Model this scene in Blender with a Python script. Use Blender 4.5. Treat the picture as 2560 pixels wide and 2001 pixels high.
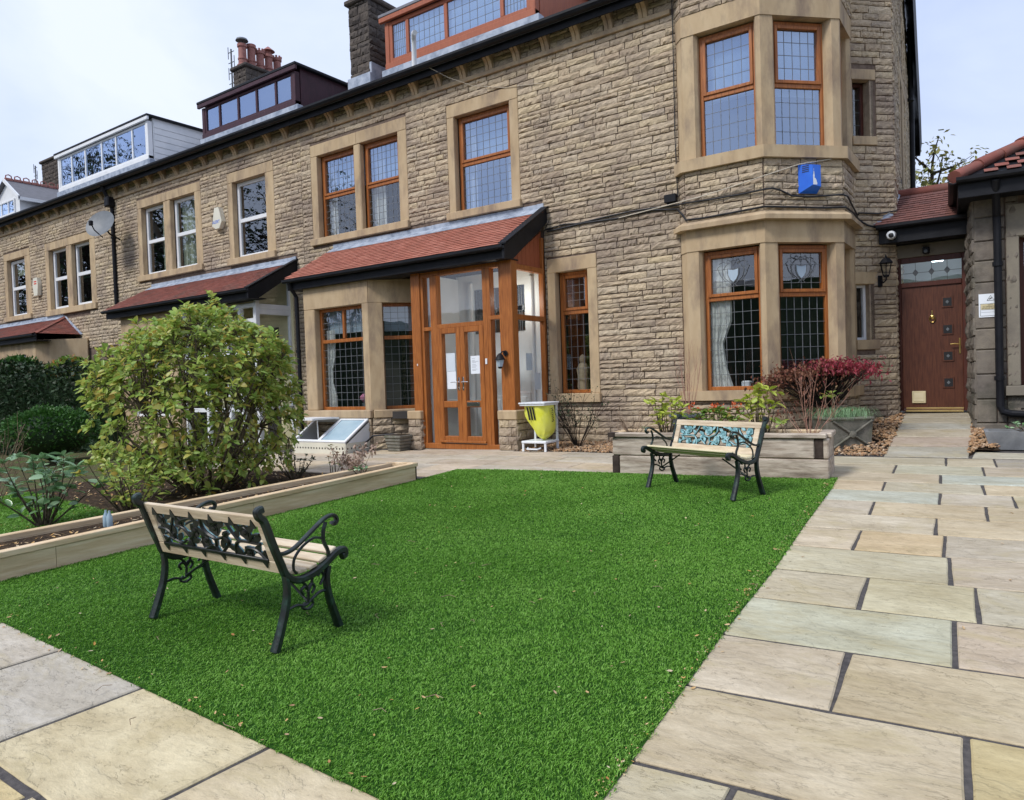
import bpy, math, random
import numpy as np
from mathutils import Matrix, Vector
random.seed(7); rng = np.random.default_rng(11)
for o in list(bpy.data.objects): bpy.data.objects.remove(o)
scene = bpy.context.scene; COL = scene.collection
R = math.radians

# ---------------------------------------------------------------- camera
CAMZ = 1.52
cam_d = bpy.data.cameras.new('camera'); cam = bpy.data.objects.new('camera', cam_d); COL.objects.link(cam)
cam_d.sensor_width = 36; cam_d.lens = 1832 / 2560 * 36; cam_d.clip_start = .05; cam_d.clip_end = 3000
def cam_axes():
    pitch, roll, aF = R(-1.49), R(-1.91), R(-55.0)
    ar, an = aF + math.pi, aF + math.pi / 2
    A = np.array([[math.sin(ar), math.cos(ar), 0], [math.sin(an), math.cos(an), 0], [0, 0, 1]])
    cp, sp, c, s = math.cos(pitch), math.sin(pitch), math.cos(roll), math.sin(roll)
    fwd = np.array([0, cp, sp]); up = np.array([0, -sp, cp]); rt = np.array([1, 0, 0])
    return A @ (c * rt + s * up), A @ (-s * rt + c * up), A @ fwd
CR, CU, CF = cam_axes()
m = Matrix(((CR[0], CU[0], -CF[0], 0), (CR[1], CU[1], -CF[1], 0), (CR[2], CU[2], -CF[2], CAMZ), (0, 0, 0, 1)))
cam.matrix_world = m; scene.camera = cam
def camdepth(P): return (np.asarray(P) - np.array([0, 0, CAMZ])) @ CF

# ---------------------------------------------------------------- world: overcast sky
SUN_EL, SUN_ROT = 48, 200
w = bpy.data.worlds.new('World'); scene.world = w; w.use_nodes = True
nt = w.node_tree; nt.nodes.clear()
def N(nt, t, **k):
    n = nt.nodes.new(t)
    for a, b in k.items():
        if a.startswith('i_'): n.inputs[a[2:].replace('_', ' ')].default_value = b
        else: setattr(n, a, b)
    return n
sky = N(nt, 'ShaderNodeTexSky', sky_type='NISHITA', sun_disc=False, sun_elevation=R(SUN_EL), sun_rotation=R(SUN_ROT), dust_density=2.0, ozone_density=1.5)
tc = N(nt, 'ShaderNodeTexCoord'); mp = N(nt, 'ShaderNodeMapping'); mp.inputs['Scale'].default_value = (1.0, 1.0, 1.7); mp.inputs['Location'].default_value = (.7, .35, .1)
no = N(nt, 'ShaderNodeTexNoise'); no.inputs['Scale'].default_value = 1.9; no.inputs['Detail'].default_value = 7; no.inputs['Roughness'].default_value = .52; no.inputs['Distortion'].default_value = .35
cr = N(nt, 'ShaderNodeValToRGB'); e = cr.color_ramp.elements
e[0].position = .33; e[0].color = (.47, .56, .80, 1); e[1].position = .66; e[1].color = (.73, .79, .93, 1)
x = e.new(.49); x.color = (.59, .675, .875, 1)
sc = N(nt, 'ShaderNodeVectorMath', operation='SCALE'); sc.inputs['Scale'].default_value = 6.7
mx = N(nt, 'ShaderNodeMix', data_type='RGBA'); mx.inputs[0].default_value = .95
bg = N(nt, 'ShaderNodeBackground'); bg.inputs['Strength'].default_value = .1
wo = N(nt, 'ShaderNodeOutputWorld'); L = nt.links.new
L(tc.outputs['Generated'], mp.inputs['Vector']); L(mp.outputs[0], no.inputs['Vector']); L(no.outputs['Fac'], cr.inputs[0]); L(cr.outputs[0], sc.inputs[0])
L(sky.outputs[0], mx.inputs[6]); L(sc.outputs[0], mx.inputs[7]); L(mx.outputs[2], bg.inputs[0]); L(bg.outputs[0], wo.inputs[0])
# ---------------------------------------------------------------- sun through cloud
sd = bpy.data.lights.new('sun', 'SUN'); sd.energy = 1.5; sd.angle = R(14); sd.color = (1, .97, .93)
sun = bpy.data.objects.new('sun', sd); COL.objects.link(sun)
saz = R(SUN_ROT)  # sky rotation 0 = +Y, clockwise
sdir = Vector((math.sin(saz) * math.cos(R(SUN_EL)), math.cos(saz) * math.cos(R(SUN_EL)), math.sin(R(SUN_EL))))
sun.rotation_euler = sdir.to_track_quat('Z', 'Y').to_euler()
vs = scene.view_settings; vs.view_transform = 'Standard'; vs.look = 'None'; vs.exposure = 0.92; vs.gamma = 1; vs.use_curve_mapping = False
scene.render.engine = 'CYCLES'; scene.cycles.max_bounces = 5; scene.cycles.diffuse_bounces = 3; scene.cycles.glossy_bounces = 3; scene.cycles.transparent_max_bounces = 16

# ---------------------------------------------------------------- materials
def mat(name, cols, scale=3., detail=6, rough=.75, bump=.0, bscale=40., stretch=(1, 1, 1), tone=None, tonemix=.6, objcol=False, metal=0, spec=.35, lo=.35, hi=.65, stain=None, stainscale=.8, bdist=.02, coat=0, transl=0, local=False, sub=None):
    """noise-mottled surface; tone = colours picked per piece, objcol = object colour multiplies, stain = second large-scale colour"""
    m = bpy.data.materials.new(name); m.use_nodes = True; t = m.node_tree; t.nodes.clear(); L = t.links.new
    out = N(t, 'ShaderNodeOutputMaterial'); bs = N(t, 'ShaderNodeBsdfPrincipled')
    bs.inputs['Roughness'].default_value = rough; bs.inputs['Metallic'].default_value = metal; bs.inputs['Specular IOR Level'].default_value = spec; bs.inputs['Coat Weight'].default_value = coat
    if local: g = N(t, 'ShaderNodeTexCoord'); src = g.outputs['Object']
    else: g = N(t, 'ShaderNodeNewGeometry'); src = g.outputs['Position']
    mp = N(t, 'ShaderNodeMapping'); mp.inputs['Scale'].default_value = stretch; L(src, mp.inputs[0])
    vec = mp.outputs[0]
    if objcol or local:
        oi0 = N(t, 'ShaderNodeObjectInfo'); ad0 = N(t, 'ShaderNodeVectorMath', operation='ADD'); sc0 = N(t, 'ShaderNodeMath', operation='MULTIPLY'); sc0.inputs[1].default_value = 37.
        L(oi0.outputs['Random'], sc0.inputs[0]); L(vec, ad0.inputs[0]); L(sc0.outputs[0], ad0.inputs[1]); vec = ad0.outputs[0]
    no = N(t, 'ShaderNodeTexNoise'); no.inputs['Scale'].default_value = scale; no.inputs['Detail'].default_value = detail; no.inputs['Roughness'].default_value = .6; L(vec, no.inputs['Vector'])
    cr = N(t, 'ShaderNodeValToRGB'); e = cr.color_ramp.elements
    cols = [tuple(c) + (1,) for c in cols]
    e[0].position = lo; e[0].color = cols[0]; e[1].position = hi; e[1].color = cols[-1]
    for i, c in enumerate(cols[1:-1]): x = e.new(lo + (hi - lo) * (i + 1) / (len(cols) - 1)); x.color = c
    L(no.outputs['Fac'], cr.inputs[0]); col = cr.outputs[0]
    if tone:
        at = N(t, 'ShaderNodeAttribute', attribute_name='rnd'); oi = N(t, 'ShaderNodeObjectInfo'); ad = N(t, 'ShaderNodeMath', operation='ADD'); fr = N(t, 'ShaderNodeMath', operation='FRACT')
        L(at.outputs['Fac'], ad.inputs[0]); L(oi.outputs['Random'], ad.inputs[1]); L(ad.outputs[0], fr.inputs[0])
        tr = N(t, 'ShaderNodeValToRGB'); te = tr.color_ramp.elements; n = len(tone)
        te[0].position = 0; te[0].color = tuple(tone[0]) + (1,); te[1].position = 1; te[1].color = tuple(tone[-1]) + (1,)
        for i in range(1, n - 1): x = te.new(i / (n - 1)); x.color = tuple(tone[i]) + (1,)
        L(fr.outputs[0], tr.inputs[0]); mx = N(t, 'ShaderNodeMix', data_type='RGBA'); mx.inputs[0].default_value = tonemix; L(col, mx.inputs[6]); L(tr.outputs[0], mx.inputs[7]); col = mx.outputs[2]
    if objcol:
        oi = N(t, 'ShaderNodeObjectInfo'); mx = N(t, 'ShaderNodeMix', data_type='RGBA', blend_type='MULTIPLY'); mx.inputs[0].default_value = 1; L(col, mx.inputs[6]); L(oi.outputs['Color'], mx.inputs[7]); col = mx.outputs[2]
    if stain:
        n2 = N(t, 'ShaderNodeTexNoise'); n2.inputs['Scale'].default_value = stainscale; n2.inputs['Detail'].default_value = 8; n2.inputs['Roughness'].default_value = .65; L(vec, n2.inputs['Vector'])
        r2 = N(t, 'ShaderNodeValToRGB'); r2.color_ramp.elements[0].position = .48; r2.color_ramp.elements[1].position = .72; L(n2.outputs['Fac'], r2.inputs[0])
        mx = N(t, 'ShaderNodeMix', data_type='RGBA'); L(r2.outputs[0], mx.inputs[0]); L(col, mx.inputs[6]); mx.inputs[7].default_value = tuple(stain) + (1,); col = mx.outputs[2]
    L(col, bs.inputs['Base Color'])
    if bump:
        nb = N(t, 'ShaderNodeTexNoise'); nb.inputs['Scale'].default_value = bscale; nb.inputs['Detail'].default_value = 6; nb.inputs['Roughness'].default_value = .65; L(vec, nb.inputs['Vector'])
        bp = N(t, 'ShaderNodeBump'); bp.inputs['Strength'].default_value = bump; bp.inputs['Distance'].default_value = bdist; L(nb.outputs['Fac'], bp.inputs['Height']); L(bp.outputs[0], bs.inputs['Normal'])
    sh = bs.outputs[0]
    if transl:
        tl = N(t, 'ShaderNodeBsdfTranslucent'); L(col, tl.inputs[0]); ms = N(t, 'ShaderNodeMixShader'); ms.inputs[0].default_value = transl; L(sh, ms.inputs[1]); L(tl.outputs[0], ms.inputs[2]); sh = ms.outputs[0]
    L(sh, out.inputs[0]); return m
def glass_mat(name, tint=(.82, .88, .9), gain=2.6, base=.05, rough=.0, wav=0, refl=(.93, .96, 1)):
    m = bpy.data.materials.new(name); m.use_nodes = True; t = m.node_tree; t.nodes.clear(); L = t.links.new
    out = N(t, 'ShaderNodeOutputMaterial'); tr = N(t, 'ShaderNodeBsdfTransparent'); tr.inputs[0].default_value = tint + (1,)
    gl = N(t, 'ShaderNodeBsdfGlossy'); gl.inputs['Roughness'].default_value = rough; gl.inputs[0].default_value = refl + (1,)
    fr = N(t, 'ShaderNodeFresnel'); fr.inputs[0].default_value = 1.5; ma = N(t, 'ShaderNodeMath', operation='MULTIPLY_ADD', use_clamp=True); ma.inputs[1].default_value = gain; ma.inputs[2].default_value = base
    ms = N(t, 'ShaderNodeMixShader'); fi = N(t, 'ShaderNodeNewGeometry'); inv = N(t, 'ShaderNodeMath', operation='SUBTRACT'); inv.inputs[0].default_value = 1.; L(fi.outputs['Backfacing'], inv.inputs[1]); mu = N(t, 'ShaderNodeMath', operation='MULTIPLY'); L(ma.outputs[0], mu.inputs[0]); L(inv.outputs[0], mu.inputs[1]); L(fr.outputs[0], ma.inputs[0]); L(mu.outputs[0], ms.inputs[0]); L(tr.outputs[0], ms.inputs[1]); L(gl.outputs[0], ms.inputs[2]); L(ms.outputs[0], out.inputs[0])
    g = N(t, 'ShaderNodeNewGeometry'); nb = N(t, 'ShaderNodeTexNoise'); nb.inputs['Scale'].default_value = 2.2; bp = N(t, 'ShaderNodeBump'); bp.inputs['Strength'].default_value = .05 + wav; bp.inputs['Distance'].default_value = .02
    L(g.outputs['Position'], nb.inputs['Vector']); L(nb.outputs['Fac'], bp.inputs['Height']); L(bp.outputs[0], gl.inputs['Normal']); return m
def emit_mat(name, c, s):
    m = bpy.data.materials.new(name); m.use_nodes = True; t = m.node_tree; t.nodes.clear(); em = N(t, 'ShaderNodeEmission'); em.inputs[0].default_value = c + (1,); em.inputs[1].default_value = s
    o = N(t, 'ShaderNodeOutputMaterial'); t.links.new(em.outputs[0], o.inputs[0]); return m
STONE_T = [(.53, .425, .295), (.43, .345, .25), (.30, .25, .20), (.60, .485, .33), (.46, .385, .30), (.38, .295, .215), (.53, .455, .35), (.60, .49, .31), (.34, .295, .255)]
MT = dict(
 stone=mat('walling_stone', [(.27, .205, .15), (.49, .38, .255), (.64, .515, .36)], scale=11, tone=STONE_T, tonemix=.55, rough=.92, bump=.9, bscale=38, bdist=.02, stain=(.25, .195, .16), stainscale=.9, spec=.15),
 dstone=mat('shaded_dirty_stone', [(.10, .085, .075), (.20, .175, .15), (.26, .225, .18)], scale=7, tone=[(.16, .135, .115), (.22, .19, .15), (.13, .115, .105), (.24, .20, .16)], rough=.9, bump=.6, bscale=55, bdist=.015, stain=(.07, .07, .055), stainscale=1.6, spec=.15),  # same walling stone, its colour darkened for eaves shade as well as dirt
 mortar=mat('mortar', [(.13, .095, .075), (.20, .15, .12)], scale=14, rough=.95, bump=.4, bscale=120, spec=.1),
 ashlar=mat('dressed_stone', [(.40, .29, .175), (.48, .36, .225), (.54, .42, .27)], scale=2.2, stretch=(2.2, 2.2, .8), rough=.85, bump=.12, bscale=140, stain=(.25, .185, .135), stainscale=1.5, spec=.2, tone=[(.44, .325, .20), (.52, .395, .24), (.38, .285, .185)], tonemix=.4),
 dashlar=mat('grey_dressed_stone', [(.17, .15, .125), (.26, .23, .18)], scale=3, rough=.85, bump=.25, bscale=80, stain=(.10, .095, .08), stainscale=1.5, spec=.2),
 oak=mat('golden_oak_upvc', [(.24, .076, .017), (.33, .108, .024), (.41, .145, .034)], scale=5, stretch=(9, 9, .7), detail=8, rough=.42, bump=.05, bscale=30, spec=.4),
 oakh=mat('golden_oak_rail', [(.24, .076, .017), (.33, .108, .024), (.41, .145, .034)], scale=5, stretch=(.7, 9, 9), detail=8, rough=.42, spec=.4),
 bdoor=mat('brown_composite_door', [(.062, .021, .012), (.092, .031, .017), (.115, .041, .021)], scale=5, stretch=(9, 9, .8), rough=.45, bump=.06, bscale=30),
 bframe=mat('dark_brown_frame', [(.06, .018, .012), (.09, .026, .016)], scale=6, stretch=(8, 8, 1), rough=.45),
 purple=mat('plum_painted_timber', [(.036, .012, .018), (.06, .02, .03)], scale=5, rough=.5, stretch=(3, 3, 1), bump=.1),
 terra=mat('brown_cladding', [(.30, .085, .04), (.37, .11, .05)], scale=4, rough=.5, stretch=(6, 6, 1)),
 white=mat('white_upvc', [(.70, .72, .74), (.78, .79, .80)], scale=3, rough=.4),
 cream=mat('cream_paint', [(.62, .60, .50), (.70, .67, .56)], scale=3, rough=.5),
 lemon=mat('pale_yellow_paint', [(.72, .64, .38), (.80, .71, .45)], scale=2, rough=.7),
 black=mat('black_plastic', [(.006, .0065, .009), (.012, .0125, .016)], scale=5, rough=.5, spec=.22),
 lead=mat('lead_flashing', [(.20, .235, .30), (.32, .365, .44), (.42, .46, .53)], scale=5, rough=.5, bump=.2, bscale=18, spec=.4),
 slate=mat('slate', [(.10, .105, .12), (.19, .19, .21)], scale=6, tone=[(.13, .13, .15), (.20, .20, .23), (.16, .155, .16)], rough=.6, bump=.25),
 tile=mat('red_clay_tile', [(.33, .115, .08), (.43, .165, .115)], scale=7, tone=[(.40, .14, .095), (.30, .105, .075), (.48, .20, .145), (.36, .12, .08)], tonemix=.55, rough=.75, bump=.15, bscale=60, stain=(.33, .13, .09), stainscale=1.2, spec=.25),
 btile=mat('brown_tile', [(.13, .055, .045), (.20, .085, .068)], scale=6, tone=[(.14, .06, .05), (.22, .10, .085), (.11, .055, .05), (.18, .075, .06)], rough=.7, bump=.2, bscale=60, spec=.3),
 dtile=mat('dark_red_tile', [(.20, .065, .05), (.28, .095, .07)], scale=6, tone=[(.23, .075, .055), (.30, .11, .085), (.17, .065, .055), (.27, .085, .06)], rough=.8, bump=.2, bscale=60, stain=(.14, .085, .07), stainscale=1.5, spec=.25),
 pot=mat('terracotta_pot', [(.25, .10, .085), (.35, .16, .135)], scale=8, rough=.75),
 soot=mat('sooty_stone', [(.045, .04, .04), (.10, .085, .075), (.15, .125, .10)], scale=8, tone=[(.06, .052, .05), (.12, .10, .085), (.085, .075, .07)], rough=.92, bump=.5, bscale=45, spec=.12),
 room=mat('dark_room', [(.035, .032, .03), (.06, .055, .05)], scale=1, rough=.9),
 curtain=mat('pale_curtain', [(.74, .74, .70), (.86, .86, .83)], scale=3, rough=.9, transl=.25),
 gcurtain=mat('sage_curtain', [(.42, .46, .34), (.52, .55, .42)], scale=3, rough=.9, transl=.25),
 blind=mat('pale_blind', [(.42, .53, .64), (.50, .60, .70)], scale=1, rough=.8, transl=.2),
 came=mat('lead_came', [(.12, .13, .14), (.19, .20, .215)], scale=20, rough=.5),
 glass=glass_mat('window_glass', tint=(.95, .97, .97), gain=2.4, base=.05), sglass=glass_mat('upper_window_glass', tint=(.90, .94, .97), gain=4.0, base=.22, refl=(.62, .76, 1), wav=.05), clear=glass_mat('porch_glass', tint=(.95, .97, .98), gain=1.6, base=.04),
 frost=mat('frosted_glass', [(.30, .42, .50), (.40, .52, .58)], scale=2, rough=.25, spec=.6),
 flag=None,
 grout=mat('dark_joint', [(.05, .046, .046), (.10, .09, .085)], scale=30, rough=.9, bump=.3, bscale=150),
 soil=mat('soil', [(.030, .022, .016), (.065, .045, .03), (.11, .075, .045)], scale=14, rough=.95, bump=.9, bscale=40, bdist=.05, spec=.1),
 rough_ground=mat('garden_ground', [(.06, .05, .03), (.11, .10, .05), (.07, .12, .03)], scale=3, rough=.95, bump=.8, bscale=25, bdist=.05, spec=.1),
 turf=mat('turf_backing', [(.014, .05, .006), (.025, .08, .01)], scale=40, rough=.95, spec=.1),
 grass=mat('turf_blade', [(.10, .255, .016), (.17, .385, .034), (.26, .49, .07)], scale=1.3, tone=[(.022, .085, .008), (.125, .33, .028), (.32, .57, .13), (.05, .175, .014), (.20, .44, .06)], tonemix=.62, rough=.5, spec=.3, transl=.3),
 pine=mat('pale_pine_sleeper', [(.54, .38, .22), (.68, .51, .32), (.76, .61, .42)], scale=3, stretch=(6, .6, 6), detail=9, rough=.8, bump=.25, bscale=18, stain=(.50, .39, .24), stainscale=.9, spec=.2),
 grey_wood=mat('weathered_sleeper', [(.34, .27, .21), (.50, .42, .34), (.61, .53, .44)], scale=3, stretch=(.7, 6, 7), detail=9, rough=.85, bump=.3, bscale=15, stain=(.17, .13, .10), stainscale=2.5, spec=.2),
 knot=mat('dark_end_grain', [(.03, .02, .016), (.07, .05, .04)], scale=12, rough=.9, bump=.3),
 slat=mat('bench_slat', [(.50, .39, .26), (.64, .53, .38), (.72, .62, .48)], scale=4, stretch=(.6, 7, 7), local=True, detail=8, rough=.65, bump=.15, bscale=20, stain=(.40, .31, .21), stainscale=2.2),
 slaty=mat('yellowed_slat', [(.62, .53, .33), (.72, .64, .44)], scale=4, stretch=(.6, 7, 7), local=True, detail=8, rough=.6),
 iron=mat('black_green_iron', [(.008, .011, .011), (.012, .024, .020), (.03, .075, .056)], scale=14, rough=.38, bump=.35, bscale=45, bdist=.006, spec=.5, lo=.42, hi=.72, local=True),
 diron=mat('black_iron', [(.006, .007, .007), (.015, .017, .016)], scale=14, rough=.4, spec=.45, local=True),
 verdi=mat('verdigris_casting', [(.07, .19, .21), (.17, .35, .38), (.36, .55, .58)], scale=25, rough=.5, bump=.3, bscale=60, bdist=.006, local=True),
 yellow=mat('yellow_plastic', [(.86, .88, .05), (.92, .93, .20)], scale=4, rough=.35, spec=.5, transl=.25, bump=.25, bscale=9),
 bwhite=mat('white_enamel', [(.72, .75, .80), (.80, .83, .86)], scale=4, rough=.35),
 ink=mat('black_print', [(.012, .012, .014), (.02, .02, .022)], scale=5, rough=.5),
 paper=mat('white_paper', [(.74, .78, .84), (.80, .84, .88)], scale=2, rough=.8),
 blue=mat('blue_plastic', [(.012, .115, .62), (.02, .16, .72)], scale=3, rough=.35, spec=.45),
 brass=mat('brass', [(.55, .38, .12), (.70, .50, .18)], scale=8, rough=.3, metal=1),
 chrome=mat('chrome', [(.55, .57, .6), (.65, .67, .7)], scale=8, rough=.2, metal=1),
 grey=mat('grey_plastic', [(.10, .115, .13), (.15, .165, .18)], scale=4, rough=.5),
 concrete=mat('weathered_concrete', [(.13, .125, .10), (.22, .205, .17)], scale=10, rough=.9, bump=.5, bscale=50, stain=(.08, .09, .05), stainscale=3),
 trough=mat('grey_trough', [(.19, .20, .215), (.28, .29, .30)], scale=6, rough=.8, bump=.2, stain=(.12, .12, .115)),
 bark=mat('bark', [(.05, .04, .028), (.11, .088, .062), (.17, .14, .10)], scale=20, rough=.9, bump=.5, bscale=60, spec=.15),
 twig=mat('pale_twig', [(.22, .15, .10), (.34, .25, .18)], scale=20, rough=.9, spec=.15),
 rtwig=mat('red_twig', [(.30, .14, .10), (.42, .25, .19)], scale=20, rough=.85, spec=.15),
 dtwig=mat('dark_twig', [(.018, .014, .012), (.045, .034, .028)], scale=20, rough=.9, spec=.15),
 leaf=mat('shrub_leaf', [(.20, .34, .06), (.36, .50, .12)], scale=5, tone=[(.26, .44, .08), (.44, .58, .13), (.58, .63, .17), (.28, .43, .08), (.68, .58, .14), (.34, .50, .10), (.64, .36, .09), (.48, .60, .15), (.22, .37, .07), (.54, .62, .22)], tonemix=.75, rough=.38, spec=.4, transl=.42),
 gleaf=mat('glossy_green_leaf', [(.09, .21, .08), (.16, .29, .13)], scale=5, tone=[(.13, .27, .10), (.24, .40, .20), (.36, .50, .32), (.17, .33, .11)], tonemix=.7, rough=.3, spec=.5, transl=.2),
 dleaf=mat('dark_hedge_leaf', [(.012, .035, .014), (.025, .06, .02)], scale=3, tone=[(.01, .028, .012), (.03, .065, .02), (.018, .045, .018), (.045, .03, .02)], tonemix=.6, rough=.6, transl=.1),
 bleaf=mat('box_leaf', [(.02, .075, .012), (.05, .14, .022)], scale=3, tone=[(.018, .07, .01), (.05, .15, .025), (.09, .21, .04)], tonemix=.6, rough=.5, transl=.15),
 vleaf=mat('variegated_leaf', [(.36, .46, .05), (.52, .58, .10)], scale=14, tone=[(.30, .42, .05), (.55, .58, .10), (.62, .62, .16), (.40, .52, .06)], tonemix=.6, rough=.4, transl=.3),
 oleaf=mat('pieris_leaf', [(.10, .22, .03), (.22, .34, .06)], scale=6, tone=[(.08, .20, .03), (.24, .36, .06), (.14, .28, .04), (.30, .36, .09), (.50, .10, .03)], tonemix=.75, rough=.4, transl=.25),
 fl=mat('orange_flower', [(.65, .10, .03), (.75, .20, .08)], scale=9, rough=.6, transl=.3),
 maple=mat('crimson_maple_leaf', [(.26, .03, .045), (.40, .06, .085)], scale=3, tone=[(.15, .016, .02), (.40, .05, .075), (.26, .03, .045), (.52, .13, .17), (.12, .025, .02)], tonemix=.7, rough=.5, transl=.35),
 mapleb=mat('withered_maple_leaf', [(.13, .05, .025), (.22, .10, .055)], scale=4, tone=[(.10, .045, .022), (.24, .11, .06), (.16, .055, .035), (.28, .10, .08)], tonemix=.7, rough=.7, transl=.2),
 dry=mat('dry_flowerhead', [(.40, .29, .22), (.55, .43, .35)], scale=9, tone=[(.36, .25, .19), (.55, .43, .36), (.45, .30, .22)], rough=.9, transl=.2),
 fallen=mat('fallen_leaf', [(.42, .22, .07), (.58, .40, .20)], scale=20, tone=[(.36, .15, .04), (.62, .46, .26), (.55, .30, .06), (.66, .58, .42), (.28, .12, .05)], tonemix=.8, rough=.7, transl=.15),
 gravel=mat('gravel', [(.32, .19, .10), (.48, .33, .20)], scale=30, tone=[(.26, .14, .075), (.50, .33, .18), (.40, .22, .11), (.60, .48, .34), (.20, .12, .085), (.46, .26, .12)], tonemix=.75, rough=.8, spec=.25),
 tgreen=mat('tree_leaf', [(.14, .16, .05), (.26, .25, .09)], scale=2, tone=[(.12, .15, .045), (.26, .25, .08), (.36, .30, .12)], tonemix=.6, rough=.6, transl=.2),
 cable=mat('black_cable', [(.012, .012, .014), (.03, .03, .034)], scale=9, rough=.5), wcable=mat('pale_cable', [(.50, .44, .34), (.60, .54, .44)], scale=9, rough=.6),
 gold=mat('gold_sill', [(.60, .44, .18), (.72, .54, .25)], scale=9, rough=.35, metal=.8), ivory=mat('ivory_plastic', [(.58, .50, .30), (.66, .57, .36)], scale=5, rough=.45),
 lamp=emit_mat('lit_lamp', (.75, .95, 1.0), 5.0), wlamp=emit_mat('warm_lamp', (1.0, .9, .7), 4.0), red=mat('red_print', [(.55, .03, .02), (.62, .05, .03)], scale=5), fig=mat('carved_figure', [(.38, .31, .20), (.5, .42, .29)], scale=10, rough=.8),
 purpflow=mat('pink_flower', [(.5, .12, .25), (.65, .3, .42)], scale=20), apple=mat('green_apple', [(.25, .45, .05), (.35, .55, .1)], scale=8, rough=.3), wallpaint=mat('white_painted_panel', [(.70, .73, .73), (.78, .80, .80)], scale=2, rough=.6))

def flag_mat():
    """riven sandstone: terraced cleavage relief, banded colour, object colour per flag"""
    m = bpy.data.materials.new('sandstone_flag'); m.use_nodes = True; t = m.node_tree; t.nodes.clear(); L = t.links.new
    out = N(t, 'ShaderNodeOutputMaterial'); bs = N(t, 'ShaderNodeBsdfPrincipled'); bs.inputs['Roughness'].default_value = .72; bs.inputs['Specular IOR Level'].default_value = .3
    g = N(t, 'ShaderNodeNewGeometry'); oi = N(t, 'ShaderNodeObjectInfo'); k = N(t, 'ShaderNodeMath', operation='MULTIPLY'); k.inputs[1].default_value = 53.; L(oi.outputs['Random'], k.inputs[0])
    ad = N(t, 'ShaderNodeVectorMath', operation='ADD'); L(g.outputs['Position'], ad.inputs[0]); L(k.outputs[0], ad.inputs[1]); mp = N(t, 'ShaderNodeMapping'); mp.inputs['Scale'].default_value = (1.0, 1.9, 1); L(ad.outputs[0], mp.inputs[0])
    def noise(sc, det, dist=0, vec=None, ro=.6):
        n = N(t, 'ShaderNodeTexNoise'); n.inputs['Scale'].default_value = sc; n.inputs['Detail'].default_value = det; n.inputs['Distortion'].default_value = dist; n.inputs['Roughness'].default_value = ro; L(vec or mp.outputs[0], n.inputs['Vector']); return n.outputs['Fac']
    def ramp(f, a, b, ca, cb):
        r = N(t, 'ShaderNodeValToRGB'); e = r.color_ramp.elements; e[0].position = a; e[1].position = b; e[0].color = ca + (1,); e[1].color = cb + (1,); L(f, r.inputs[0]); return r.outputs[0]
    def mul(a, b, f=1., bt='MULTIPLY'):
        x = N(t, 'ShaderNodeMix', data_type='RGBA', blend_type=bt); x.inputs[0].default_value = f; L(a, x.inputs[6]); L(b, x.inputs[7]); return x.outputs[2]
    big = noise(.9, 5, .4); band = noise(2.2, 8, .5); fine = noise(14, 8, .3); grit = noise(90, 3)
    c = mul(oi.outputs['Color'], ramp(big, .32, .68, (.90, .87, .82), (1.20, 1.20, 1.19))); c = mul(c, ramp(band, .35, .65, (.90, .87, .81), (1.10, 1.10, 1.10))); c = mul(c, ramp(fine, .3, .7, (.86, .85, .83), (1.08, 1.08, 1.08))); c = mul(c, ramp(grit, .3, .75, (.92, .92, .92), (1.05, 1.05, 1.05)))
    st = N(t, 'ShaderNodeMix', data_type='RGBA'); L(ramp(noise(1.5, 7, .8, ro=.7), .52, .70, (0, 0, 0), (.55, .55, .55)), st.inputs[0]); L(c, st.inputs[6]); st.inputs[7].default_value = (.40, .33, .17, 1); c = st.outputs[2]
    # cleavage terraces
    h = noise(1.5, 9, .35, ro=.6); sn = N(t, 'ShaderNodeMath', operation='MULTIPLY'); sn.inputs[1].default_value = 11.; L(h, sn.inputs[0]); fl = N(t, 'ShaderNodeMath', operation='FLOOR'); L(sn.outputs[0], fl.inputs[0]); fr = N(t, 'ShaderNodeMath', operation='FRACT'); L(sn.outputs[0], fr.inputs[0])
    edge = ramp(fr.outputs[0], 0., .045, (.42, .38, .33), (1, 1, 1)); sel = ramp(noise(2.4, 3), .50, .58, (0, 0, 0), (.9, .9, .9)); e2 = N(t, 'ShaderNodeMix', data_type='RGBA', blend_type='MULTIPLY'); L(sel, e2.inputs[0]); L(c, e2.inputs[6]); L(edge, e2.inputs[7]); L(e2.outputs[2], bs.inputs['Base Color'])
    p = N(t, 'ShaderNodeMath', operation='POWER'); p.inputs[1].default_value = .35; L(fr.outputs[0], p.inputs[0]); a1 = N(t, 'ShaderNodeMath', operation='ADD'); L(fl.outputs[0], a1.inputs[0]); L(p.outputs[0], a1.inputs[1])
    f2 = N(t, 'ShaderNodeMath', operation='MULTIPLY_ADD'); f2.inputs[1].default_value = 1.3; L(fine, f2.inputs[0]); L(a1.outputs[0], f2.inputs[2]); bp = N(t, 'ShaderNodeBump'); bp.inputs['Strength'].default_value = .8; bp.inputs['Distance'].default_value = .006; L(f2.outputs[0], bp.inputs['Height']); L(bp.outputs[0], bs.inputs['Normal']); L(bs.outputs[0], out.inputs[0]); return m
MT['flag'] = flag_mat()
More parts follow.
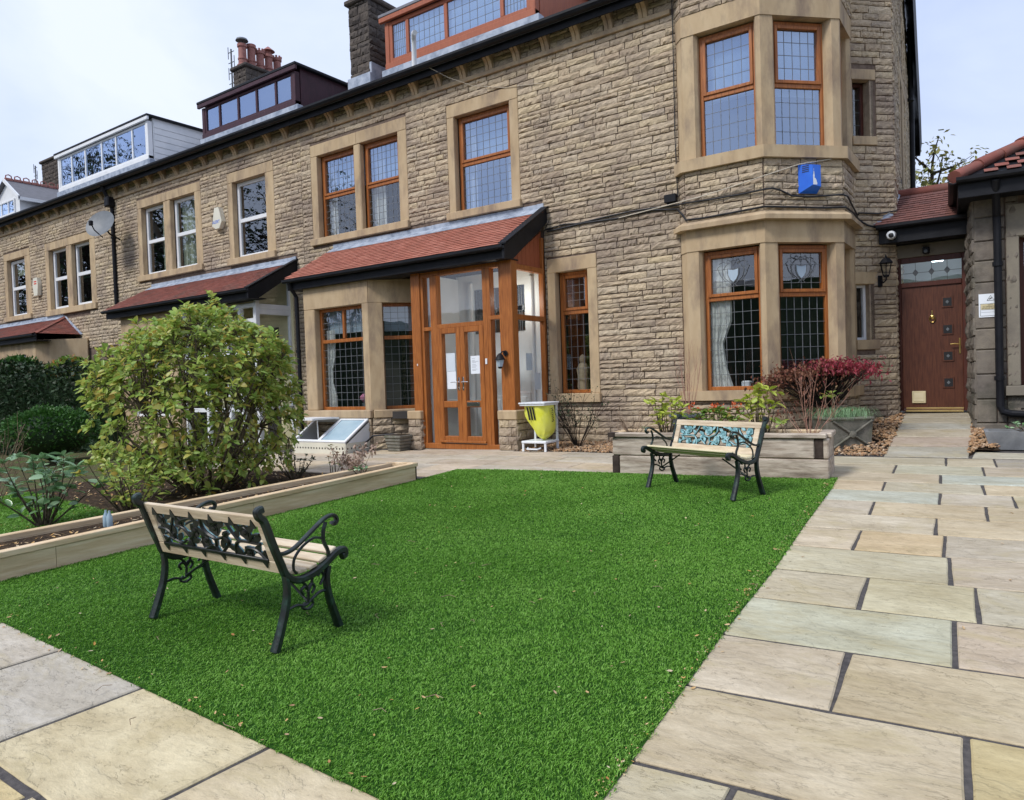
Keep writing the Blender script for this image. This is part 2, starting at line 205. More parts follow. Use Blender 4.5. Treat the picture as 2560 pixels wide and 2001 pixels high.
# ---------------------------------------------------------------- geometry helpers
def gz(x, y): return .035 * min(max(y, -8), 14) - .02 * max(0, -x - 6)
class Fr:
    """vertical wall frame: u along the wall, w outward, z up"""
    def __init__(s, o, ang=0): s.o = o; s.a = R(ang); s.c = math.cos(s.a); s.s = math.sin(s.a)
    def p(s, u, w, z): return (s.o[0] + s.c * u + s.s * w, s.o[1] + s.s * u - s.c * w, z)
WORLD = Fr((0, 0), 0); WORLD.p = lambda u, w, z: (u, w, z)
class MB:
    def __init__(s): s.v = []; s.f = []
    def add(s, vs, fs):
        n = len(s.v); s.v += [tuple(a) for a in vs]; s.f += [tuple(i + n for i in f) for f in fs]; return s
    def box(s, u0, u1, w0, w1, z0, z1, fr=WORLD, b=0):
        u0, u1 = sorted((u0, u1)); w0, w1 = sorted((w0, w1)); z0, z1 = sorted((z0, z1))
        if b <= 0:
            vs = [fr.p(u, w, z) for z in (z0, z1) for w in (w0, w1) for u in (u0, u1)]
            return s.add(vs, [(0, 2, 3, 1), (4, 5, 7, 6), (0, 1, 5, 4), (2, 6, 7, 3), (0, 4, 6, 2), (1, 3, 7, 5)])
        b = min(b, (u1 - u0) * .3, (w1 - w0) * .3, (z1 - z0) * .3)
        lo = (u0, w0, z0); hi = (u1, w1, z1); vs = []; idx = {}
        for k in range(8):
            sg = [(k >> i) & 1 for i in range(3)]
            for ax in range(3):
                q = [hi[i] - (0 if i == ax else b) if sg[i] else lo[i] + (0 if i == ax else b) for i in range(3)]
                idx[k, ax] = len(vs); vs.append(fr.p(*q))
        fs = []
        for ax in range(3):
            a, c = [i for i in range(3) if i != ax]
            for sd in (0, 1):
                ks = [(sd << ax), (sd << ax) | (1 << a), (sd << ax) | (1 << a) | (1 << c), (sd << ax) | (1 << c)]
                fs.append([idx[k, ax] for k in ks])
            for sa in (0, 1):
                for sc_ in (0, 1):
                    k0 = (sa << a) | (sc_ << c); k1 = k0 | (1 << ax)
                    fs.append([idx[k0, a], idx[k1, a], idx[k1, c], idx[k0, c]])
        for k in range(8): fs.append([idx[k, 0], idx[k, 1], idx[k, 2]])
        return s.add(vs, fs)
    def prism(s, poly, z0, z1):
        n = len(poly); vs = [(p[0], p[1], z0) for p in poly] + [(p[0], p[1], z1) for p in poly]
        return s.add(vs, [tuple(range(n - 1, -1, -1)), tuple(range(n, 2 * n))] + [(i, (i + 1) % n, n + (i + 1) % n, n + i) for i in range(n)])
    def extr(s, pts, d):
        """extrude a planar 3D polygon by vector d"""
        n = len(pts); vs = [tuple(p) for p in pts] + [tuple(np.add(p, d)) for p in pts]
        return s.add(vs, [tuple(range(n - 1, -1, -1)), tuple(range(n, 2 * n))] + [(i, (i + 1) % n, n + (i + 1) % n, n + i) for i in range(n)])
    def tube(s, pts, r, n=8, caps=True, flat=1.):
        pts = [np.array(p, float) for p in pts]; m = len(pts); rs = r if hasattr(r, '__len__') else [r] * m; vs = []; prev = None
        for i, p in enumerate(pts):
            t = pts[min(i + 1, m - 1)] - pts[max(i - 1, 0)]; t = t / (np.linalg.norm(t) + 1e-9)
            if prev is None: a = np.cross(t, (0, 0, 1.)); a = a if np.linalg.norm(a) > .05 else np.cross(t, (1., 0, 0))
            else: a = prev - t * (prev @ t)
            a = a / (np.linalg.norm(a) + 1e-9); prev = a; b = np.cross(t, a)
            for k in range(n):
                th = 2 * math.pi * k / n; vs.append(p + rs[i] * (math.cos(th) * a + math.sin(th) * b * flat))
        fs = [(i * n + k, i * n + (k + 1) % n, (i + 1) * n + (k + 1) % n, (i + 1) * n + k) for i in range(m - 1) for k in range(n)]
        if caps: fs += [tuple(range(n - 1, -1, -1)), tuple(range((m - 1) * n, m * n))]
        return s.add(vs, fs)
    def lathe(s, prof, c, n=16, axis='z'):
        vs = []
        for r, h in prof:
            for k in range(n):
                a = 2 * math.pi * k / n; q = (r * math.cos(a), r * math.sin(a), h)
                if axis == 'y': q = (q[0], -q[2], q[1])
                vs.append((c[0] + q[0], c[1] + q[1], c[2] + q[2]))
        m = len(prof); fs = [(i * n + k, i * n + (k + 1) % n, (i + 1) * n + (k + 1) % n, (i + 1) * n + k) for i in range(m - 1) for k in range(n)]
        return s.add(vs, fs + [tuple(range(n - 1, -1, -1)), tuple(range((m - 1) * n, m * n))])
def fixn(me):
    import bmesh
    b = bmesh.new(); b.from_mesh(me); bmesh.ops.recalc_face_normals(b, faces=b.faces); b.to_mesh(me); b.free()
def setpar(o, par):
    if par is not None:
        o.parent = par; o.matrix_parent_inverse = WM[par.name].inverted()
WM = {}
def obj(name, mb, mt, par=None, smooth=False, local=False, world=None):
    """one mesh object; geometry in world coordinates unless local (then in its parent's space)"""
    me = bpy.data.meshes.new(name); me.from_pydata(mb.v, [], mb.f); fixn(me); me.materials.append(MT[mt] if isinstance(mt, str) else mt)
    if smooth: me.polygons.foreach_set('use_smooth', [True] * len(me.polygons)); me.set_sharp_from_angle(angle=R(40))
    o = bpy.data.objects.new(name, me); COL.objects.link(o)
    if local: o.parent = par
    else: setpar(o, par)
    WM[o.name] = WM[par.name].copy() if (local and par) else Matrix.Identity(4); return o
def thing(name, label, cat, loc=(0, 0, 0), rz=0, group=None):
    o = bpy.data.objects.new(name, None); COL.objects.link(o); o.empty_display_size = .2
    o.matrix_world = Matrix.Translation(loc) @ Matrix.Rotation(rz, 4, 'Z'); WM[o.name] = o.matrix_world.copy(); return tag(o, label, cat, group)
def tag(o, label, cat, group=None):
    o['label'] = label; o['category'] = cat
    if group: o['group'] = group
    return o
def struct(o, kind='structure'): o['kind'] = kind; return o
def arr_mesh(name, V, F, mt, rnd=None, smooth=False):
    me = bpy.data.meshes.new(name); V = np.asarray(V, np.float32); F = np.asarray(F, np.int32); k = F.shape[1]
    me.vertices.add(len(V)); me.vertices.foreach_set('co', V.ravel()); me.loops.add(F.size); me.loops.foreach_set('vertex_index', F.ravel())
    me.polygons.add(len(F)); me.polygons.foreach_set('loop_start', np.arange(0, F.size, k, dtype=np.int32))
    me.polygons.foreach_set('use_smooth', np.full(len(F), bool(smooth)))
    if rnd is not None: a = me.attributes.new('rnd', 'FLOAT', 'POINT'); a.data.foreach_set('value', np.asarray(rnd, np.float32))
    me.update(); me.validate(); me.materials.append(MT[mt]); return me
def arr_obj(name, V, F, mt, par=None, rnd=None, smooth=False, kind=None):
    o = bpy.data.objects.new(name, arr_mesh(name, V, F, mt, rnd, smooth)); COL.objects.link(o); setpar(o, par); WM[o.name] = Matrix.Identity(4)
    if kind: o['kind'] = kind
    return o
VAR = {}
def variant(key, V, F, mt, smooth=False):
    """a shared small mesh (triangles) that alike pieces reuse"""
    VAR[key] = (np.asarray(V, float), np.asarray(F, int), mt, smooth, {})
def place(par, name, keys, mats, n_ind, rest, mt=None, sizes=None):
    """mats: list of 4x4 numpy matrices; the n_ind that show largest become objects of their own, the rest one part"""
    if not mats: return
    A = np.array(mats); c = A[:, :3, 3]; dep = np.maximum(camdepth(c), .3)
    sz = np.abs(np.linalg.det(A[:, :3, :3])) ** (1 / 3) if sizes is None else np.asarray(sizes)
    d = c - np.array([0, 0, CAMZ]); px = 733 * (d @ CR) / dep; py = 733 * (d @ CU) / dep
    vis = (np.abs(px) < 540) & (np.abs(py) < 425) & (camdepth(c) > .3)
    sc_ = sz / dep * np.where(vis, 1, .001); order = np.argsort(-sc_); ks = rng.integers(0, len(keys), len(A))
    for i in order[:n_ind]:
        V, F, m0, sm, cache = VAR[keys[ks[i]]]; mm = mt or m0
        if mm not in cache: cache[mm] = arr_mesh(name, V, F, mm, np.full(len(V), rng.random()), sm)
        o = bpy.data.objects.new(name, cache[mm]); COL.objects.link(o); o.matrix_basis = Matrix(A[i].tolist()); setpar(o, par)
    VV, FF, RR, n = [], [], [], 0
    for i in order[n_ind:]:
        V, F, m0, sm, _ = VAR[keys[ks[i]]]; mm = mt or m0
        VV.append(V @ A[i][:3, :3].T + A[i][:3, 3]); FF.append(F + n); RR.append(np.full(len(V), rng.random())); n += len(V); smo = sm
    if VV: return arr_obj(rest, np.concatenate(VV), np.concatenate(FF), mm, par, np.concatenate(RR), smo, 'stuff')
def tris(faces):
    out = []
    for f in faces:
        for i in range(1, len(f) - 1): out.append((f[0], f[i], f[i + 1]))
    return out
def rotm(rx=0, ry=0, rz=0):
    return np.array(Matrix.Rotation(rz, 3, 'Z') @ Matrix.Rotation(ry, 3, 'Y') @ Matrix.Rotation(rx, 3, 'X'))
def m44(Rm, t): A = np.eye(4); A[:3, :3] = Rm; A[:3, 3] = t; return A
# rock-faced stone, unit length/height, front towards -y
for k in range(14):
    nx, nz_ = 8, 4; V = []; r = np.random.default_rng(100 + k); ph = r.random(6) * 9
    for j in range(nz_):
        for i in range(nx):
            u, v = i / (nx - 1) - .5, j / (nz_ - 1) - .5; e = (i in (0, nx - 1)) or (j in (0, nz_ - 1))
            y = .50 + r.random() * .28 if e else .62 + .55 * r.random() + .12 * math.sin(ph[0] + 7 * u) * math.cos(ph[1] + 4 * v)
            if j == 1 and not e: y += .15
            V.append((u + (r.random() - .5) * (.03 if e else .07), -y, v + (r.random() - .5) * (.09 if e else .16)))
    n0 = len(V); F = [(j * nx + i, j * nx + i + 1, (j + 1) * nx + i + 1, (j + 1) * nx + i) for j in range(nz_ - 1) for i in range(nx - 1)]
    ring = [i for i in range(nx)] + [j * nx + nx - 1 for j in range(1, nz_)] + [(nz_ - 1) * nx + i for i in range(nx - 2, -1, -1)] + [j * nx for j in range(nz_ - 2, 0, -1)]
    for i in ring: V.append((V[i][0], .05, V[i][2]))
    for a in range(len(ring)): b = (a + 1) % len(ring); F.append((ring[a], n0 + a, n0 + b, ring[b]))
    variant('stone%d' % k, V, tris(F), 'stone')
STK = ['stone%d' % k for k in range(14)]
def chamfer_variant(key, sx, sy, sz, b, mt, org=(0, 0, 0)):
    q = MB().box(-sx / 2 + org[0], sx / 2 + org[0], -sy / 2 + org[1], sy / 2 + org[1], -sz / 2 + org[2], sz / 2 + org[2], b=b); variant(key, q.v, tris(q.f), mt)
def lay_stones(fr, u0, u1, z0, z1, holes=(), h=.098, lmin=.16, lmax=.58, depth=.027, out=None, clip=None):
    """courses of walling stone; returns a list of matrices"""
    out = [] if out is None else out; z = z0; ang = fr.a
    while z < z1 - .03:
        hh = min(h * random.uniform(.72, 1.32), z1 - z)
        if z1 - z - hh < .035: hh = z1 - z
        segs = [(u0, u1)]
        for a, b, c, d in holes:
            if z + hh > c + .01 and z < d - .01:
                ns = []
                for s0, s1 in segs:
                    if b <= s0 or a >= s1: ns.append((s0, s1)); continue
                    if a > s0: ns.append((s0, a))
                    if b < s1: ns.append((b, s1))
                segs = ns
        for s0, s1 in segs:
            u = s0
            while u < s1 - .02:
                l = min(random.uniform(lmin, lmax), s1 - u)
                if s1 - u - l < .1: l = s1 - u
                c = (u + l / 2, z + hh / 2)
                if clip is None or clip(*c):
                    S = np.diag([l - .013, depth * random.uniform(.8, 1.35), hh - .014]); A = np.eye(4)
                    A[:3, :3] = rotm(rz=ang + random.uniform(-.012, .012), ry=random.uniform(-.004, .004)) @ S; A[:3, 3] = fr.p(c[0], random.uniform(-.004, .004), c[1] + random.uniform(-.004, .004)); out.append(A)
                u += l
        z += hh
    return out
def wall_cells(mb, fr, u0, u1, z0, z1, holes, w0=-.3, w1=0., grow=.02):
    holes = [(a - grow, b + grow, c - grow, d + grow) for a, b, c, d in holes]
    us = sorted({u0, u1, *[h for q in holes for h in q[:2] if u0 < h < u1]}); zs = sorted({z0, z1, *[h for q in holes for h in q[2:] if z0 < h < z1]})
    for i in range(len(us) - 1):
        for j in range(len(zs) - 1):
            cu, cz = (us[i] + us[i + 1]) / 2, (zs[j] + zs[j + 1]) / 2
            if any(a < cu < b and c < cz < d for a, b, c, d in holes): continue
            mb.box(us[i], us[i + 1], w0, w1, zs[j], zs[j + 1], fr)
chamfer_variant('pane', 1, 1, 1, 0, 'glass')
def panes(par, fr, u0, u1, z0, z1, nu, nz_, w, mt, came=True, cw=.0065):
    """leaded light: each pane a piece, the cames one piece"""
    du, dz = (u1 - u0) / nu, (z1 - z0) / nz_; ms = []
    for i in range(nu):
        for j in range(nz_):
            S = np.diag([du, .005, dz]); ms.append(m44(rotm(rz=fr.a + random.uniform(-.0015, .0015), rx=random.uniform(-.0015, .0015)) @ S, fr.p(u0 + du * (i + .5), w, z0 + dz * (j + .5))))
    place(par, 'pane', ['pane'], ms, 999, 'panes', mt)
    if came and nu * nz_ > 1:
        mb = MB()
        for i in range(1, nu): u = u0 + du * i; mb.box(u - cw / 2, u + cw / 2, w - .004, w + .007, z0, z1, fr)
        for j in range(1, nz_): z = z0 + dz * j; mb.box(u0, u1, w - .005, w + .006, z - cw / 2, z + cw / 2, fr)
        obj('lead_came', mb, 'came', par)
def window(par, fr, u0, u1, z0, z1, bars_u=(), bars_z=(), mt='oak', fw=.065, w=-.12, dep=.07, grids=None, glass='glass', sash=0.):
    """frame with mullions/transoms; grids[(i,j)] = (nu,nz) leaded panes"""
    mb = MB(); mb.box(u0, u0 + fw, w - dep, w, z0, z1, fr, .006); mb.box(u1 - fw, u1, w - dep, w, z0, z1, fr, .006)
    mb.box(u0 + fw, u1 - fw, w - dep, w - .002, z0, z0 + fw, fr, .006); mb.box(u0 + fw, u1 - fw, w - dep, w - .002, z1 - fw, z1, fr, .006)
    for u in bars_u: mb.box(u - fw * .5, u + fw * .5, w - dep, w - .003, z0 + fw, z1 - fw, fr, .006)
    us = [u0 + fw] + [q for b in bars_u for q in (b - fw * .5, b + fw * .5)] + [u1 - fw]; zs = [z0 + fw] + [q for b in bars_z for q in (b - fw * .55, b + fw * .55)] + [z1 - fw]
    for z in bars_z:
        for i in range(0, len(us), 2): mb.box(us[i], us[i + 1], w - dep, w - .004, z - fw * .55, z + fw * .55, fr, .006)
    cells = []
    for i in range(0, len(us), 2):
        for j in range(0, len(zs), 2):
            a, b, c, d = us[i], us[i + 1], zs[j], zs[j + 1]
            if sash and (j // 2) in (1,):
                s = sash; mb.box(a, a + s, w - dep, w + .018, c, d, fr, .005); mb.box(b - s, b, w - dep, w + .018, c, d, fr, .005); mb.box(a + s, b - s, w - dep, w + .017, c, c + s, fr, .005); mb.box(a + s, b - s, w - dep, w + .017, d - s, d, fr, .005)
                a += s; b -= s; c += s; d -= s
            cells.append((i // 2, j // 2, a, b, c, d))
    o = obj('window', mb, mt, par)
    for i, j, a, b, c, d in cells:
        g = (grids or {}).get((i, j), (grids or {}).get('*', (1, 1))); gm = glass[j] if isinstance(glass, (list, tuple)) else glass
        panes(o, fr, a - .005, b + .005, c - .005, d + .005, g[0], g[1], w - dep * .5, gm)
    return o
def part(par, name, mt, fr, *b, bev=.008): 
    return obj(name, MB().box(*b, fr=fr, b=bev), mt, par)
def surround(par, fr, o, s, mull=(), proud=.025, mt='ashlar', deep=.12):
    """stone lintel, sill, jambs and mullions round an opening s inside the outline o (u0,u1,z0,z1)"""
    u0, u1, z0, z1 = o; a, b, c, d = s; us = [u0] + [q for m0, m1 in mull for q in [(m0 + m1) / 2]] + [u1]
    for i in range(len(us) - 1): part(par, 'lintel', mt, fr, us[i] + .002, us[i + 1] - .002, -deep, proud, d, z1)
    part(par, 'sill', mt, fr, u0 - .03, u1 + .03, -deep, proud + .07, z0, c)
    part(par, 'jamb', mt, fr, u0, a, -deep, proud - .003, c, d); part(par, 'jamb', mt, fr, b, u1, -deep, proud - .003, c, d)
    for m0, m1 in mull: part(par, 'mullion', mt, fr, m0, m1, -deep, proud - .003, c, d, bev=.02)
def curtain(par, fr, u0, u1, z0, z1, w, mt='curtain', fold=.05, n=None, pinch=None):
    n = n or max(6, int((u1 - u0) / .025)); V = []; zs = [z0 + (z1 - z0) * k / 6 for k in range(7)]
    for z in zs:
        k = 1. if pinch is None else 1 - pinch[1] * math.exp(-((z - pinch[0]) / .25) ** 2)
        for i in range(n + 1): u = u0 + (u1 - u0) * i / n * k; V.append(fr.p(u, w + fold * .5 * math.sin(i * 1.3) + .01 * math.sin(i * 3.1 + z), z))
    F = [(j * (n + 1) + i, j * (n + 1) + i + 1, (j + 1) * (n + 1) + i + 1, (j + 1) * (n + 1) + i) for j in range(6) for i in range(n)]
    o = obj('curtain', MB().add(V, F), mt, par, smooth=True); return o
def textmesh(name, s, size, fr_mat, mt, par, ext=.001, align='CENTER'):
    c = bpy.data.curves.new(name, 'FONT'); c.body = s; c.size = size; c.extrude = ext; c.align_x = align; c.align_y = 'CENTER'; c.resolution_u = 2
    t = bpy.data.objects.new(name, c); COL.objects.link(t); bpy.context.view_layer.update(); me = bpy.data.meshes.new_from_object(t.evaluated_get(bpy.context.evaluated_depsgraph_get())); bpy.data.objects.remove(t)
    me.name = name; me.materials.clear(); me.materials.append(MT[mt]); o = bpy.data.objects.new(name, me); COL.objects.link(o); o.matrix_basis = fr_mat; setpar(o, par); WM[o.name] = fr_mat.copy(); return o
def frmat(fr, u, w, z, roll=0):
    """text plane on a wall frame"""
    M0 = Matrix(((fr.c, 0, fr.s, 0), (fr.s, 0, -fr.c, 0), (0, 1, 0, 0), (0, 0, 0, 1))); return Matrix.Translation(fr.p(u, w, z)) @ M0 @ Matrix.Rotation(roll, 4, 'Z')
# ---------------------------------------------------------------- ground, lawn, paving
def sheet(name, poly, off, mt, step=None, zf=None):
    """a polygon laid on the ground"""
    import bmesh
    bm = bmesh.new(); vs = [bm.verts.new((x, y, 0)) for x, y in poly]; bm.faces.new(vs)
    if step:
        xs = [p[0] for p in poly]; ys = [p[1] for p in poly]
        for k in np.arange(min(xs) + step, max(xs), step): bmesh.ops.bisect_plane(bm, geom=bm.verts[:] + bm.edges[:] + bm.faces[:], plane_co=(k, 0, 0), plane_no=(1, 0, 0))
        for k in np.arange(min(ys) + step, max(ys), step): bmesh.ops.bisect_plane(bm, geom=bm.verts[:] + bm.edges[:] + bm.faces[:], plane_co=(0, k, 0), plane_no=(0, 1, 0))
    for v in bm.verts: v.co.z = (zf or gz)(v.co.x, v.co.y) + off
    me = bpy.data.meshes.new(name); bm.to_mesh(me); bm.free(); me.materials.append(MT[mt]); o = bpy.data.objects.new(name, me); COL.objects.link(o); WM[o.name] = Matrix.Identity(4); return struct(o)
V = []; F = []; xs = [-900, -300, -120, -60, -40] + list(np.arange(-34, -5.9, 2)) + [-6, -3, 0, 4, 10, 25, 60, 200, 900]; ys = [-900, -300, -100, -40, -20, -8, -4, 0, 3, 6, 9, 12, 14, 18, 30, 80, 300, 900]
for y in ys:
    for x in xs: V.append((x, y, gz(max(x, -60), y) - .06))
nx = len(xs); F = [(j * nx + i, j * nx + i + 1, (j + 1) * nx + i + 1, (j + 1) * nx + i) for j in range(len(ys) - 1) for i in range(nx - 1)]
ground = struct(obj('ground', MB().add(V, F), 'rough_ground'))
LAWN = [(-6.64, 1.97), (-5.49, 1.935), (-1.98, 1.79), (-1.17, 1.755), (-1.217, 2.45), (-1.334, 3.80), (-1.413, 5.10), (-1.526, 6.38), (-1.664, 8.15), (-1.735, 8.80), (-4.33, 8.41), (-6.70, 8.14), (-6.66, 7.24), (-6.64, 5.0)]
lawn = sheet('lawn', LAWN, .004, 'turf', .8)
joint = sheet('paving_bed', [(-14.5, -2.5), (4.5, -2.5), (4.5, 12.2), (-.55, 12.2), (-1.62, 11.0), (-4.2, 10.35), (-6.2, 10.12), (-7.0, 11.4), (-13.0, 11.4), (-13.0, 7.6), (-8.0, 7.3), (-6.64, 7.3), (-6.64, 1.97), (-14.5, 1.97)], -.009, 'grout', 1.2)
FLAGC = [(.47, .40, .31), (.50, .42, .31), (.43, .385, .335), (.45, .405, .30), (.44, .36, .285), (.41, .385, .32), (.52, .44, .31), (.46, .40, .345)]
def slab(par, poly, col=None, rise=0., th=.035, zf=None):
    """one riven flag: wavy edges, chamfered rim, own thickness"""
    P = []; n = len(poly); cx = sum(p[0] for p in poly) / n; cy = sum(p[1] for p in poly) / n
    for i in range(n):
        a, b = np.array(poly[i]), np.array(poly[(i + 1) % n]); k = max(2, int(np.linalg.norm(b - a) / .11))
        for t in range(k):
            q = a + (b - a) * t / k; d = np.array([cx, cy]) - q; d /= np.linalg.norm(d) + 1e-9
            P.append(q + d * (.004 + random.uniform(0, .005)))
    zf = zf or gz; tx, ty = random.uniform(-.003, .003), random.uniform(-.003, .003); m = len(P); V = []
    for ins, dz in ((0, -th), (0, -.006), (.008, 0)):
        for q in P:
            d = np.array([cx, cy]) - q; d /= np.linalg.norm(d) + 1e-9; q2 = q + d * ins
            V.append((q2[0], q2[1], zf(q2[0], q2[1]) + rise + dz + tx * (q2[0] - cx) + ty * (q2[1] - cy)))
    V.append((cx, cy, zf(cx, cy) + rise)); F = []
    for l in range(2): F += [(l * m + i, l * m + (i + 1) % m, (l + 1) * m + (i + 1) % m, (l + 1) * m + i) for i in range(m)]
    F += [(2 * m + i, 2 * m + (i + 1) % m, 3 * m) for i in range(m)]
    o = obj('paving_slab', MB().add(V, F), 'flag', par); c = col or random.choice(FLAGC); c = tuple(.68 * a + .32 * b for a, b in zip(c, (.45, .40, .315))); k = random.uniform(.93, 1.08); o.color = (c[0] * k, c[1] * k, c[2] * k * .95, 1); return o
# wide path on the right: courses follow the photograph's joints; frame turned 4.2 degrees
pa = R(4.2); px, py = np.array([math.cos(pa), math.sin(pa)]), np.array([-math.sin(pa), math.cos(pa)])
def PT(u, v): q = px * u + py * v; return (q[0], q[1])
def UV(x, y): return (x * px[0] + y * px[1], x * py[0] + y * py[1])
lines = [UV(x, y)[1] for x, y in ((-1.22, 1.75), (-1.217, 2.45), (-1.272, 3.143), (-1.334, 3.802), (-1.391, 4.453), (-1.413, 5.098), (-1.479, 5.751), (-1.526, 6.383), (-1.566, 6.987), (-1.618, 7.582), (-1.664, 8.148), (-1.727, 8.69), (-1.75, 9.25), (-1.775, 9.90), (-1.832, 10.53))]
lines = [lines[0] - 1.3, lines[0] - .65] + lines
firstj = {2: (-.9, 3.2), 3: (-.167, 2.78), 4: (-.70, 3.5), 5: (-.30, 4.2), 6: (-.815, 4.8), 7: (-.41, 5.45), 8: (-1.07, 6.05), 9: (-.60, 6.75), 10: (-1.155, 7.3), 11: (-.67, 7.95), 12: (-1.22, 8.45), 13: (-.755, 9.1), 14: (-1.265, 9.6), 15: (-.795, 10.3)}
pcol = {(3, 0): (.46, .39, .29), (3, 1): (.50, .41, .21), (4, 0): (.49, .42, .34), (4, 1): (.46, .385, .27), (5, 0): (.42, .44, .36), (5, 1): (.45, .37, .31), (6, 0): (.46, .415, .325), (6, 1): (.43, .40, .28), (7, 0): (.44, .415, .315), (8, 0): (.50, .425, .34), (8, 1): (.56, .43, .275), (9, 0): (.49, .435, .36), (10, 0): (.50, .445, .385), (11, 0): (.43, .475, .45), (12, 0): (.52, .42, .31), (13, 0): (.46, .40, .325), (13, 1): (.47, .53, .52), (14, 0): (.45, .40, .32), (14, 1): (.42, .425, .36), (15, 1): (.40, .36, .29), (15, 2): (.25, .24, .25)}
for i in range(len(lines) - 1):
    v0, v1 = lines[i], lines[i + 1]; vm = (v0 + v1) / 2
    ue = -1.15 - .0 * vm  # lawn edge in this frame
    u0 = UV(-1.16 - .085 * (vm - 1.9) if vm > 1.9 else -1.16, vm)[0] - .14
    if i >= 13: u0 -= .05 + (.35 if i >= 15 else 0)
    j0 = UV(*firstj[i])[0] if i in firstj else u0 + .7
    us = [u0] + ([j0] if i >= 2 else [])
    while us[-1] < 4.2: us.append(us[-1] + random.choice([.58, .88, .88, 1.0]) if i != 15 or len(us) > 2 else us[-1] + .5)
    for k in range(len(us) - 1):
        ga, gb = (.0 if k == 0 else .007), random.uniform(.002, .008); s1, s2 = random.uniform(-.006, .006), random.uniform(-.006, .006); slab(joint, [PT(us[k] + ga + s1, v0 + .010), PT(us[k + 1] - gb + s2, v0 + .010), PT(us[k + 1] - gb - s2, v1 - .009), PT(us[k] + ga - s1, v1 - .009)], pcol.get((i, k)))
# paving in front of the lawn, bottom left
fl = [(-6.4, (.47, .43, .40)), (-5.45, (.46, .43, .415)), (-4.55, (.455, .435, .425)), (-3.60, (.52, .45, .30)), (-2.55, (.54, .46, .33)), (-1.55, (.50, .45, .37)), (-1.16, None)]
for k in range(len(fl) - 1):
    a, b = fl[k][0], fl[k + 1][0]; t = lambda x: 2.06 - .045 * (x + 6.4)
    slab(joint, [(a - .04 + .008, 1.18), (b - .04 - .008, 1.16), (b + .01 - .006, t(b)), (a + .01 + .006, t(a))], fl[k][1])
for a, b, c in ((-7.0, -5.4, None), (-5.4, -4.1, None), (-4.1, -3.05, (.52, .41, .20)), (-3.05, -1.16, (.52, .44, .30))): slab(joint, [(a + .01, .45), (b - .01, .45), (b - .01, 1.14), (a + .01, 1.15)], c)
slab(joint, [(-8.2, 1.17), (-6.42, 1.17), (-6.42, 1.95), (-8.2, 1.95)])
# patio between lawn and house
ycs = [7.55, 8.10, 8.62, 9.15, 9.62, 10.12, 10.7, 11.38]
for j in range(len(ycs) - 1):
    y0, y1 = ycs[j], ycs[j + 1]; xl = -12.6 if y1 < 9.7 else (-10.2 if y1 < 10.3 else -9.2); xr = -6.72 if y1 <= 8.2 else (-4.35 if y1 < 10.2 else -7.1); x = xl
    if j == 0: xr = -6.72
    while x < xr - .05:
        l = random.choice([.58, .85, .85, 1.15]); e = min(x + l, xr); e = xr if xr - e < .25 else e
        def edge(xx, y): return y if not (j == 1 and xx > -6.8) else y
        yt0 = max(y0, 8.14 + .114 * (x + 6.7)) if (xr > -6 and j <= 2) else y0; yt1 = max(y0, 8.14 + .114 * (e + 6.7)) if (xr > -6 and j <= 2) else y0
        if y1 - max(yt0, yt1) > .05: slab(joint, [(x, yt0), (e, yt1), (e, y1), (x, y1)], random.choice([(.47, .40, .36), (.46, .42, .39), (.52, .43, .34), (.44, .41, .39), (.50, .42, .37)]))
        x = e
# ramped path up to the side door
def zpath(x, y): return gz(x, y) + max(0, y - 10.7) * .098
pth = [10.62, 11.25, 11.85, 12.4, 12.85, 13.25, 13.66]
bedr = struct(obj('path_bed', MB().add([(-1.52, 10.6, gz(-1, 10.6) - .03), (-.59, 10.7, gz(-1, 10.7) - .03), (-.65, 13.7, zpath(-1, 13.7) - .012), (-1.63, 13.7, zpath(-1, 13.7) - .012), (-1.52, 10.6, -.2), (-.59, 10.7, -.2), (-.65, 13.7, -.2), (-1.63, 13.7, -.2)], [(0, 1, 2, 3), (7, 6, 5, 4), (0, 4, 5, 1), (1, 5, 6, 2), (2, 6, 7, 3), (3, 7, 4, 0)]), 'grout'))
pc = [(.40, .40, .385), (.44, .36, .34), (.42, .38, .33), (.34, .355, .365), (.35, .33, .30), (.30, .285, .265)]
for k in range(6):
    f = lambda y: (-1.53 - .035 * (y - 10.6), -.58 - .02 * (y - 10.6)); a, b = f(pth[k]), f(pth[k + 1])
    slab(bedr, [(a[0], pth[k] + .02), (a[1], pth[k] + .09), (b[1], pth[k + 1] + .05), (b[0], pth[k + 1] - .02)], pc[k], zf=zpath)
for a, b, c in ((-.55, .35, (.50, .50, .47)), (.35, 1.3, None), (1.3, 2.4, None)): slab(joint, [(a, 10.74 + .07 * a), (b, 10.74 + .07 * b), (b, 11.25), (a, 11.25)], c)
